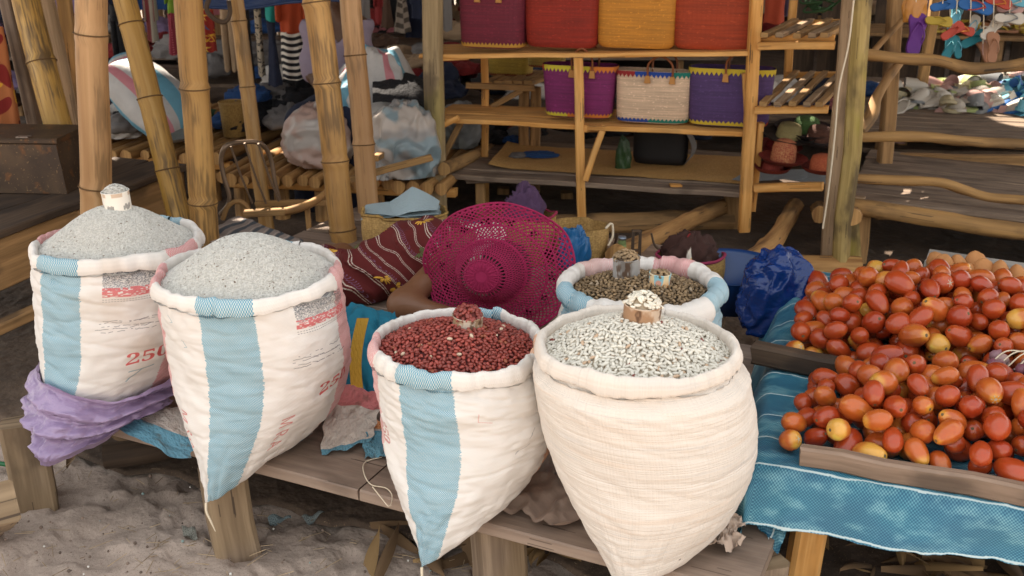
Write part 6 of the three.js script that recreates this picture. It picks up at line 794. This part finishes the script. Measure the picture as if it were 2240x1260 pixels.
{ // black bag on the mat
  const p = onH(1440, 372, 0.29), t = thing('black_basket', 'large black round-bottomed basket lying under the cream basket', 'basket'); t.position.set(p.x, 0.29, p.z - 0.04); t.rotation.y = rackTurn;
  part(t, 'basket_body', gridGeo(48, 22, (u, v) => { const a = u * 6.2832, e = v < 0.3 ? Math.sqrt(1 - Math.pow(1 - v / 0.3, 2)) : 1, se = (q, k) => Math.sign(q) * Math.pow(Math.abs(q), 2 / k); return V(se(Math.cos(a), 4) * 0.145 * lerp(0.78, 1, e), v * 0.21, -0.09 + se(Math.sin(a), 2.6) * 0.09 * e); }, null, true), std({ color: new THREE.Color(0.012, 0.011, 0.012), roughness: 0.75 })); part(t, 'grey_lining', gridGeo(24, 12, (u, v) => { const a = (u - 0.5) * 1.6; return V(0.13 + 0.06 * Math.cos(a) * Math.sin(v * 3), 0.01 + v * 0.18, -0.09 + 0.09 * Math.sin(a)); }), CL.grey);
  single('green_bag', lump(0.04, 0.13, 0.03, 71, { ridge: 0.35 }).translate(p.x - 0.185, 0.285, p.z - 0.02), plastic(0x2c4a2a), 'dark green plastic bag beside the black basket', 'bag'); }
{ // mat, cloth and paper on the counter
  const lie = (px, y, h) => onH(px, y, h);
  single('straw_mat', gridGeo(60, 20, (u, v) => { const a = lie(lerp(1068, 1640, u), lerp(368, 405, u), 0.292), b = lie(lerp(1110, 1640, u), lerp(318, 345, u), 0.292), q = a.lerp(b, v); q.y += 0.01 * f2(u * 9, v * 5, 3, 6) + 0.02 * Math.pow(Math.max(0, 1 - u * 8), 2); return q; }, (u, v) => [u * 6, v * 2]), strawTex(0xa37a42, 0xd2a664, 21), 'tan straw mat spread over the rack counter', 'mat');
  single('pale_cloth', gridGeo(30, 14, (u, v) => { const a = lie(lerp(1600, 1860, u), lerp(395, 402, u) + 3 * Math.sin(u * 11), 0.297), b = lie(lerp(1640, 1840, u), 372, 0.297), q = a.lerp(b, v); q.y += 0.008 * f2(u * 9, v * 5, 3, 16); return q; }), cloth(0x8d9499), 'pale blue grey cloth under the straw hats', 'cloth');
  single('pink_cloth', gridGeo(12, 12, (u, v) => { const q = at(lerp(1836, 1876, u), lerp(330, 408, v), 4.86); q.z += 0.02 * Math.sin(u * 9 + v * 3); return q; }), cloth(0x9a5d68), 'pink cloth corner behind the mossy post', 'cloth');
  const p = lie(1175, 343, 0.3); const m = single('garment', rags[2], CL.blue, 'blue cap shaped cloth lying on the straw mat', 'garment'); m.position.copy(p); m.scale.set(0.12, 0.05, 0.06); const m2 = single('garment', rags[3], CL.grey, 'grey rag beside the blue cloth on the straw mat', 'garment'); m2.position.set(p.x - 0.1, p.y, p.z + 0.01); m2.scale.set(0.06, 0.04, 0.05); }
{ // straw hats
  const hat = (px, py, h, d, R, cr, chh, mat, label, tilt = [0, 0], band) => { const q = at(px, py, d), t = thing('straw_hat', label, 'hat', 'straw hats on the counter'); t.position.copy(q); t.rotation.set(tilt[0], px, tilt[1]); part(t, 'crown', lathe([[0, chh], [cr * 0.5, chh * 0.99], [cr * 0.82, chh * 0.88], [cr * 0.95, chh * 0.6], [cr, 0.005]], 28), mat); part(t, 'brim', lathe([[cr, 0.005], [cr * 1.1, 0], [R * 0.8, 0.004], [R, 0.022], [R * 1.01, 0.02], [R * 0.8, -0.001], [cr, -0.001]], 36), band || mat); return t; };
  const S = (a, b, s) => strawTex(a, b, s);
  const plaid = S(0x7c2a1c, 0xb98a58, 43), red = S(0x5e1712, 0x8c3420, 45), org = S(0x8c3a20, 0xb5633a, 47);
  hat(1762, 288, 0, 5.05, 0.15, 0.065, 0.075, cloth(0x3f5a2c), 'green crowned hat on top of the hat stack', [0.1, 0.05], cloth(0x2a1a18)); hat(1724, 300, 0, 4.98, 0.13, 0.06, 0.07, cloth(0x7d7148), 'olive tan crowned hat in the hat stack', [0.12, 0.1], cloth(0x2c2016)); hat(1790, 306, 0, 4.97, 0.13, 0.06, 0.07, cloth(0x4a2a1c), 'brown crowned hat in the hat stack', [0.1, -0.1], cloth(0x241511));
  hat(1712, 352, 0, 4.9, 0.115, 0.06, 0.105, plaid, 'red plaid straw hat with upturned brim', [0.05, 0.05], red); hat(1798, 372, 0, 4.82, 0.1, 0.06, 0.075, org, 'orange straw hat beside the mossy post', [0.05, 0], red); hat(1690, 372, 0, 4.92, 0.09, 0.05, 0.04, red, 'flat dark red straw hat in front of the plaid hat', [0.04, 0]); hat(1700, 325, 0, 5.1, 0.12, 0.06, 0.06, CL.red, 'crimson hat behind the plaid straw hat', [0.1, 0.1]); hat(1845, 300, 0, 5.1, 0.13, 0.06, 0.06, cloth(0x2b2350), 'dark indigo hat behind the mossy post', [0.1, 0]); }
{ const t = thing('green_twine', 'tangle of green twine on the upper slatted shelf', 'twine'), r = rng(6), q = at(1790, 38, 5.3), l = []; for (let i = 0; i < 7; i++) { const a = r() * 6; l.push(sweep([0, 1, 2, 3, 4].map((k) => V(q.x + Math.cos(a + k * 1.1) * 0.07 * (0.5 + r()), q.y + 0.02 + r() * 0.07, q.z + Math.sin(a + k * 1.1) * 0.06)), 0.006, { sides: 5, segs: 24 })); } l.forEach((g) => part(t, 'strand', g, cloth(0x1f3d1c))); }
// ---------- logs lying about ----------
function logThing(pts, r, mat, label, o) { return single('log', sweep(pts, r, { sides: 11, segs: 24, rough: 0.12, seed: 5, ...o }), mat, label, 'log', 'logs under the stalls'); }
logThing([at(1622, 592, 3.92), at(1660, 560, 4.15), at(1700, 515, 4.6), at(1740, 450, 5.2)], [0.055, 0.045, 0.042, 0.04], MAT.log, 'crooked pale log with a sawn end under the rack');
logThing([at(1345, 560, 3.9), at(1440, 515, 4.4), at(1560, 460, 5.2), at(1640, 432, 5.7)], 0.042, MAT.log, 'straight log slanting under the basket rack');
logThing([onH(1530, 585, 0.05), onH(1680, 585, 0.05), onH(1880, 590, 0.05)], 0.065, MAT.log, 'thick yellow log lying across behind the basin');
logThing([onH(1040, 500, 0.05), onH(1300, 490, 0.05), onH(1600, 480, 0.05)], 0.06, MAT.brownLog, 'dark log on the ground under the rack');
logThing([at(972, 370, 5.2), at(1010, 352, 5.5), at(1110, 310, 6.4)], 0.035, MAT.rail, 'round pole laid beside the straw mat'); logThing([at(1795, 470, 4.75), at(1790, 455, 5.3)], 0.04, MAT.log, 'short round beam end under the hats');
logThing([at(1866, 475, 4.5), at(1870, 462, 5.0)], 0.04, MAT.log, 'round beam end under the shoe table');
for (const [a, b, l] of [[[820, 348, 5.0], [842, 328, 5.3], 'split bamboo end sticking out beside the pale bamboo'], [[760, 395, 4.9], [945, 345, 4.95], 'slanted lath across the bulging bags']]) single('lath', beamGeo(at(...a), at(...b), 0.03, 0.035, { seed: a[0] }), MAT.rail, l, 'lath');
// ---------- right: shoe stall ----------
const shoeA = onH(1862, 446, 0.3), shoeB = onH(2300, 498, 0.3), sd = shoeB.clone().sub(shoeA).normalize(), sb = V(sd.z, 0, -sd.x); const sh = (x, b, y) => shoeA.clone().addScaledVector(sd, x).addScaledVector(sb, b).setY(y);
{ const t = thing('shoe_counter', 'empty grey plank counter with a wavy log front edge', 'counter');
  part(t, 'log_edge', sweep([sh(-0.02, 0, 0.29), sh(0.2, 0.0, 0.285), sh(0.45, 0.01, 0.27), sh(0.75, 0, 0.265), sh(1.5, 0, 0.26)], 0.04, { sides: 11, segs: 30, rough: 0.15 }), MAT.rail); part(t, 'log_edge', beamGeo(sh(-0.05, 0.045, 0.31), sh(0.05, 0.045, 0.31), 0.03, 0.05, { seed: 2 }), MAT.palePost);
  for (let i = 0; i < 9; i++) part(t, 'plank', beamGeo(sh(-0.03 - i * 0.01, 0.12 + i * 0.128, 0.3), sh(2.2, 0.12 + i * 0.128, 0.3), 0.024, 0.118, { seed: 400 + i, wob: 0.003, segs: 4 }), MAT.greyWood);
  for (const [x, b] of [[0.04, 0.06], [1.1, 0.2], [1.5, 0.05], [0.1, 1.1], [1.3, 1.1]]) part(t, 'leg', beamGeo(sh(x, b, -0.05), sh(x, b, 0.25), 0.08, 0.08, { seed: 410 + x * 9 }), MAT.brownLog);
  const mk = (l, r, lab) => single('rail_pole', sweep(l.map(([x, y, d]) => at(x, y, d)), r, { sides: 10, segs: 60, rough: 0.22, seed: l[0][1] }), MAT.rail, lab, 'rail', 'rail poles of the shoe stall');
  mk([[1868, 390, 4.72], [1960, 395, 4.65], [2060, 400, 4.58], [2110, 415, 4.56], [2160, 430, 4.53], [2260, 438, 4.45]], 0.022, 'lowest wavy rail pole above the empty counter'); mk([[1862, 300, 4.75], [2000, 300, 4.68], [2120, 308, 4.6], [2260, 318, 4.5]], 0.024, 'middle straight rail pole of the shoe stall'); mk([[1894, 118, 4.75], [1980, 128, 4.7], [2050, 132, 4.66], [2120, 150, 4.6], [2180, 148, 4.56], [2260, 138, 4.5]], 0.026, 'upper wavy rail pole under the hanging sandals');
  single('branch', sweep([at(1968, 138, 5.4), at(1940, 175, 5.25), at(1918, 215, 5.15), at(1905, 255, 5.05), at(1878, 288, 4.95)], [0.02, 0.024, 0.026, 0.03, 0.033], { sides: 9, rough: 0.2 }), MAT.brownLog, 'crooked forked branch brace beside the mossy post', 'branch'); single('branch', sweep([at(1985, 35, 5.4), at(1940, 80, 5.3), at(1908, 115, 5.2)], 0.016, { sides: 7, rough: 0.2 }), MAT.brownLog, 'thin diagonal branch above the upper rail', 'branch');
  single('cross_beam', beamGeo(at(1940, 348, 5.75), at(2290, 352, 5.4), 0.06, 0.06, { seed: 77 }), MAT.brownLog, 'brown beam between the two counters of the shoe stall', 'beam');
  const t2 = thing('shoe_counter', 'far plank counter heaped with pale shoes', 'counter'), A = onH(1900, 292, 0.38), B = onH(2330, 312, 0.38), d2 = B.clone().sub(A).normalize(), b2 = V(d2.z, 0, -d2.x), S2 = (x, b, y) => A.clone().addScaledVector(d2, x).addScaledVector(b2, b).setY(y);
  for (let i = 0; i < 15; i++) part(t2, 'plank', beamGeo(S2(-0.1, 0.06 + i * 0.15, 0.365), S2(2.9, 0.06 + i * 0.15, 0.365), 0.026, 0.13, { seed: 430 + i, wob: 0.003, segs: 4 }), MAT.greyWood); for (const [x, b] of [[0.1, 0.1], [1.4, 0.1], [0.1, 1.9], [1.4, 1.9], [2.6, 1]]) part(t2, 'leg', beamGeo(S2(x, b, -0.05), S2(x, b, 0.345), 0.08, 0.08, { seed: 450 + x }), MAT.brownLog);
  // shoes
  const foot = (k) => { const s = new THREE.Shape(); s.moveTo(-0.12, 0); s.bezierCurveTo(-0.125, 0.045, -0.07, 0.04, -0.02, 0.032); s.bezierCurveTo(0.04, 0.028, 0.06, 0.055, 0.1, 0.05); s.bezierCurveTo(0.135, 0.042, 0.135, -0.03, 0.1, -0.042); s.bezierCurveTo(0.06, -0.05, 0.03, -0.032, -0.02, -0.03); s.bezierCurveTo(-0.07, -0.034, -0.118, -0.04, -0.12, 0); return new THREE.ExtrudeGeometry(s, { depth: 0.014, bevelEnabled: true, bevelSize: 0.003, bevelThickness: 0.003, bevelSegments: 1, curveSegments: 6 }).rotateX(-Math.PI / 2).translate(0, 0.003, 0); };
  const sole = foot(), thong = merge([sweep([V(0.07, 0.017, 0.0), V(0.045, 0.045, 0.012), V(-0.01, 0.04, 0.036), V(-0.05, 0.012, 0.034)], 0.005, { sides: 5, segs: 10 }), sweep([V(0.07, 0.017, 0.0), V(0.045, 0.045, -0.01), V(-0.01, 0.04, -0.032), V(-0.05, 0.012, -0.032)], 0.005, { sides: 5, segs: 10 })]);
  const band = gridGeo(10, 6, (u, v) => { const a = u * Math.PI; return V(0.0 + v * 0.09, 0.014 + Math.sin(a) * lerp(0.055, 0.036, v), Math.cos(a) * 0.047); }), clog = gridGeo(18, 12, (u, v) => { const a = u * 6.2832, x = lerp(-0.02, 0.122, v), e = Math.sqrt(Math.max(0, 1 - Math.pow(v, 3))); return V(x, 0.015 + Math.max(0, 0.018 + Math.sin(a) * 0.045 * (e * 0.8 + 0.2 * e)), Math.cos(a) * 0.047 * e); }, null, true), heel = gridGeo(12, 5, (u, v) => { const a = Math.PI / 2 + u * Math.PI; return V(-0.06 + Math.cos(a) * 0.06, 0.014 + v * (0.035 + 0.02 * Math.sin(u * Math.PI)), Math.sin(a) * 0.04); });
  const sc = { white: 0xbdb6aa, cream: 0xa89c7c, green: 0x9aa56a, pink: 0xb28c84, blue: 0x1f5c9c, sky: 0x5fa3b8, grey: 0x777a7c, teal: 0x15707c, purple: 0x5a1f78, red: 0xa83e2c, brown: 0x96684a, yellow: 0xa88f2e, orange: 0xc07a28 }, SM = {}; for (const k of Object.keys(sc)) SM[k] = std({ color: new THREE.Color(sc[k]), roughness: 0.55 });
  const shoe = (kind, c, c2, label, group) => { const g = thing(kind === 'thong' ? 'flip_flop' : kind === 'band' ? 'slide_sandal' : 'clog', label, kind === 'clog' ? 'shoe' : 'sandal', group); part(g, 'sole', sole, SM[c]); if (kind === 'thong') part(g, 'strap', thong, SM[c2]); else if (kind === 'band') part(g, 'strap', band, SM[c2]); else { part(g, 'upper', clog, SM[c2]); part(g, 'heel_cup', heel, SM[c2]); } return g; };
  const r = rng(15), cols = ['white', 'cream', 'green', 'pink', 'white', 'grey', 'cream', 'white'];
  for (let i = 0; i < 120; i++) { const px = lerp(1958, 2330, Math.pow(r(), 0.8)), u = (px - 1958) / 372, py = lerp(240, 185, r() * (0.45 + 0.55 * u)) + (u > 0.6 ? (u - 0.6) * 70 * r() : 0), c = (px > 2185 && py > 205) ? ['blue', 'sky', 'blue'][i % 3] : cols[Math.floor(r() * 8)], kind = ['clog', 'band', 'clog', 'thong'][Math.floor(r() * 4)], back = 1 - (py - 185) / 55, p = onH(px, py, 0.39); const g = shoe(kind, c, r() > 0.3 ? c : 'white', { white: 'white', cream: 'cream', green: 'pale green', pink: 'pale pink', grey: 'grey', blue: 'blue', sky: 'light blue' }[c] + ' ' + { clog: 'clog', band: 'slide sandal', thong: 'flip-flop' }[kind] + ' in the pale heap on the far counter', 'shoes heaped on the far counter'); g.position.set(p.x, 0.385 + r() * 0.16 * clamp(back, 0.1, 1), p.z); g.rotation.set((r() - 0.5) * 1.1, r() * 6.28, (r() - 0.5) * 0.9); g.scale.setScalar(0.95 + r() * 0.25); }
  for (let i = 0; i < 14; i++) { const p = onH(1965 + i * 26 + r() * 10, 372 + r() * 8 - 16, 0.12); const g = shoe(['clog', 'band'][i % 2], ['white', 'grey', 'blue', 'pink'][i % 4], ['grey', 'white', 'white', 'brown'][i % 4], ['white', 'grey', 'blue', 'pale pink'][i % 4] + ' ' + ['clog', 'slide sandal'][i % 2] + ' in the row under the brown beam', 'shoes in the row under the beam'); g.position.copy(p); g.position.z -= 0.6; g.position.y = 0.15; g.rotation.y = r() * 6.28; }
  single('low_shelf', beamGeo(onH(1930, 360, 0.13).add(V(0, 0, -0.6)), onH(2360, 372, 0.13).add(V(0, 0, -0.6)), 0.03, 0.4, { seed: 88 }), MAT.greyWood, 'low plank shelf carrying the row of shoes', 'shelf');
  // hanging pairs
  const pairs = [[2002, 78, 'purple', 'purple', 1.7, -1.35], [2062, 14, 'blue', 'blue', 1, -0.2], [2088, 40, 'sky', 'sky', 1.1, -1.2], [2052, 48, 'yellow', 'yellow', 1, 0.1], [2132, 16, 'blue', 'red', 1.3, 0.2], [2127, 58, 'white', 'sky', 0.9, -1.1], [2082, 70, 'red', 'red', 1, -0.6], [2104, 66, 'red', 'orange', 0.9, 0.3], [2128, 88, 'teal', 'teal', 1.1, -0.5], [2074, 108, 'teal', 'teal', 1.1, -1.2], [2092, 104, 'teal', 'sky', 0.9, -1.7], [2152, 108, 'brown', 'pink', 1.2, -1.9], [2170, 106, 'brown', 'brown', 1.2, -1.45], [2168, 64, 'white', 'white', 1.1, -0.8], [2208, 20, 'pink', 'grey', 1, 0], [2206, 42, 'white', 'grey', 1.1, 0.05], [2182, 6, 'red', 'orange', 1, 0.3], [2216, 4, 'sky', 'white', 1, 0.1]];
  const bw = { purple: 'purple', blue: 'blue', sky: 'light blue', yellow: 'yellow', white: 'white', red: 'coral red', teal: 'teal', brown: 'tan brown', pink: 'pink', orange: 'orange', grey: 'grey' };
  pairs.forEach(([x, y, c, c2, k, a], i) => { const q = at(x, y, 4.95 + (i % 3) * 0.05), g = shoe('thong', c, c2, bw[c] + ' flip-flop with ' + bw[c2] + ' strap hanging on a string, ' + ['sole outward', 'turned sideways', 'lowest of its string', 'topmost of its string'][i % 4], 'sandals hanging on strings'); g.scale.setScalar(0.5 * k); g.position.copy(q); g.rotation.set(1.1, 0, 0); g.children.forEach((m) => { m.rotation.y = -a; }); });
  for (const [x, y0, y1] of [[2092, -40, 30], [2062, -40, 8], [2122, -40, 50], [2078, 20, 100], [2172, -40, 60], [2208, -40, 35], [2002, -40, 60], [2150, 0, 95]]) single('hanging_string', sweep([at(x, y0, 4.98), at(x + 2, (y0 + y1) / 2, 4.98), at(x, y1, 4.98)], 0.0025, { sides: 4 }), MAT.string, 'thin string holding up sandals above the upper rail', 'string', 'strings holding sandals');
  const ob = at(2000, 22, 5.0); single('plastic_bag', lump(0.06, 0.13, 0.03, 81, { ridge: 0.25 }).translate(ob.x, ob.y - 0.06, ob.z), plastic(0xb57a30), 'orange and white printed bag hanging above purple sandals', 'bag');
  plankTable('dark far shelf table beyond the hanging sandals', at(2170, 120, 8.9).setY(0), 2.6, 0.8, 0.62, 5, MAT.brownLog, 0.3);
  const wb = thing('back_screen', 'dark brown board screen behind the shoe stall', 'screen'); for (let i = 0; i < 12; i++) part(wb, 'board', beamGeo(V(2.7 + i * 0.21, 0, -9.9 + i * 0.09), V(2.7 + i * 0.21, 1.8, -9.9 + i * 0.09), 0.02, 0.2, { seed: 500 + i }), MAT.darkBoard);
  for (let i = 0; i < 16; i++) { const g = shoe(['thong', 'band', 'clog'][i % 3], ['yellow', 'brown', 'green', 'grey'][i % 4], ['brown', 'yellow', 'white', 'brown'][i % 4], ['yellow', 'tan brown', 'pale green', 'grey'][i % 4] + ' ' + ['flip-flop', 'slide sandal', 'clog'][i % 3] + ' on the dark far shelf table', 'shoes on the far shelf table'); const q = at(2060 + i * 14, 118 - (i % 2) * 8, 8.7); g.position.set(q.x, 0.635, q.z - 0.1 * (i % 3)); g.rotation.y = i * 1.7; }
}
// ---------- litter ----------
{ const r = rng(91), lf = std({ color: new THREE.Color(0x6e563c), roughness: 0.9 }), lf2 = std({ color: new THREE.Color(0x94774f), roughness: 0.9 });
  const leaf = (L, W, s) => gridGeo(4, 12, (u, v) => { const w = W * Math.sin(Math.PI * Math.min(1, v * 0.95 + 0.05)), x = (u - 0.5) * w; return V((v - 0.5) * L, 0.012 + 0.35 * W * Math.cos(u * 3 + s) + 0.1 * L * Math.sin(v * 4 + s) * 0.5, x + 0.06 * L * Math.sin(v * 3 + s)); });
  const lg = [0, 1, 2, 3].map((i) => leaf(0.22 + i * 0.05, 0.045 + 0.015 * i, i * 1.7));
  const drop = (px, py, k) => { const p = onH(px, py, 0.0), m = single('dry_leaf', lg[k % 4], k % 3 ? lf : lf2, ['curled dark dry leaf', 'pale dry leaf strip', 'twisted brown husk', 'broad dry husk'][k % 4] + (px > 1700 ? ' in the litter under the tomato table' : ' on the sand under the bench'), 'leaf', px > 1700 ? 'dry husks under the tomato table' : 'dry leaves under the bench'); m.position.copy(p); m.position.y = -0.004 + (k % 5) * 0.004; m.rotation.set((r() - 0.5) * 0.5, r() * 6.28, (r() - 0.5) * 0.3); m.scale.set(0.35 + r() * 0.4, 0.25 + r() * 0.25, 0.3 + r() * 0.4); };
  for (let i = 0; i < 70; i++) drop(lerp(1770, 2300, r()), lerp(1130, 1275, r()), i); for (let i = 0; i < 22; i++) drop(lerp(790, 1330, r()), lerp(1130, 1235, r()), i); for (let i = 0; i < 5; i++) drop(lerp(150, 420, r()), lerp(955, 1010, r()), i);
  const st = new THREE.Group(); st.name = 'straw_litter'; st.userData = { kind: 'stuff', label: 'bits of straw and chaff strewn over the sand', category: 'straw' }; scene.add(st); const sg = new THREE.CylinderGeometry(0.0011, 0.0008, 1, 5).rotateZ(Math.PI / 2);
  scatter(st, 'straw_bits', sg, std({ roughness: 0.9 }), 420, 17, (q) => { const px = lerp(0, 2240, q()), py = q() < 0.7 ? lerp(950, 1255, q()) : lerp(1150, 1270, q()), p = onH(px, py, 0.0); const hx = Math.max(0, Math.max(-1.7 - p.x, p.x - 1.6)); p.y = 0.004; return { p, e: new THREE.Euler((q() - 0.5) * 0.4, q() * 6.28, (q() - 0.5) * 0.5), k: 1, sx: 0.015 + 0.1 * q() * q() }; }, (q) => { const k = 0.5 + q() * 0.7; return [0.42 * k, 0.31 * k, 0.19 * k]; });
  const peb = new THREE.Group(); peb.name = 'pebbles'; peb.userData = { kind: 'stuff', label: 'tiny pebbles and crumbs scattered on the sand', category: 'pebbles' }; scene.add(peb); scatter(peb, 'pebble_bits', new THREE.IcosahedronGeometry(0.006, 1), std({ roughness: 0.85 }), 260, 23, (q) => { const p = onH(lerp(0, 1350, q()), lerp(990, 1258, q()), 0); p.y = 0.0; return { p, e: new THREE.Euler(q() * 6, q() * 6, q() * 6), k: 0.25 + q() * 0.8 * q() }; }, (q) => { const k = 0.3 + q() * 0.7, g = q(); return g > 0.93 ? [0.25, 0.35, 0.33] : g > 0.85 ? [0.7, 0.68, 0.62] : [0.3 * k, 0.22 * k, 0.17 * k]; });
  const scrap = (px, py, c, l, s) => { const p = onH(px, py, 0.004); const g = gridGeo(8, 6, (u, v) => V((u - 0.5) * 0.06, 0.006 + 0.012 * Math.sin(u * 5 + s) * Math.cos(v * 4), (v - 0.5) * 0.032)).rotateY(s).translate(p.x, p.y, p.z); single('paper_scrap', g, cloth(c), l, 'scrap'); };
  scrap(686, 1133, 0x87908f, 'grey blue wrapper scrap on the sand behind the bench leg', 1); scrap(612, 1140, 0x86979a, 'pale blue wrapper strip on the sand', 0.4); scrap(415, 1168, 0x98988e, 'pale crumpled scrap on the sand', 2);
  single('hose', sweep([onH(-40, 1012, 0.03), onH(0, 1014, 0.03), onH(30, 1018, 0.02), onH(60, 1010, 0.015)], 0.007, { sides: 8 }), plastic(0x1d6b3f), 'green hose end beside the bench leg', 'hose'); single('timber_block', beamGeo(onH(-30, 1140, 0.0), onH(8, 1120, 0.28).setY(0.3), 0.1, 0.06, { seed: 9 }), MAT.benchLeg, 'rough post foot at the corner beyond the bench', 'post');
  logThing([onH(230, 1000, 0.05), onH(330, 985, 0.06), onH(420, 960, 0.06)], 0.04, MAT.darkBoard, 'dark broken log under the bench'); }
// ---------- finish: every thing stands on its own base ----------
for (const o of [...scene.children]) {
  if (o.isLight || o.userData.kind === 'structure' || o.isInstancedMesh || o === sun.target) continue;
  if (o.position.lengthSq() === 0 && o.rotation.x === 0 && o.rotation.y === 0 && o.rotation.z === 0) {
    const b = new THREE.Box3().setFromObject(o); if (b.isEmpty()) continue; const c = V((b.min.x + b.max.x) / 2, b.min.y, (b.min.z + b.max.z) / 2);
    if (o.isMesh) { o.geometry = o.geometry.clone().translate(-c.x, -c.y, -c.z); } else for (const k of o.children) k.position.sub(c);
    o.position.copy(c);
  }
}
scene.traverse((o) => { if (o.isMesh) { o.castShadow = true; o.receiveShadow = true; } });
renderer.render(scene, camera);
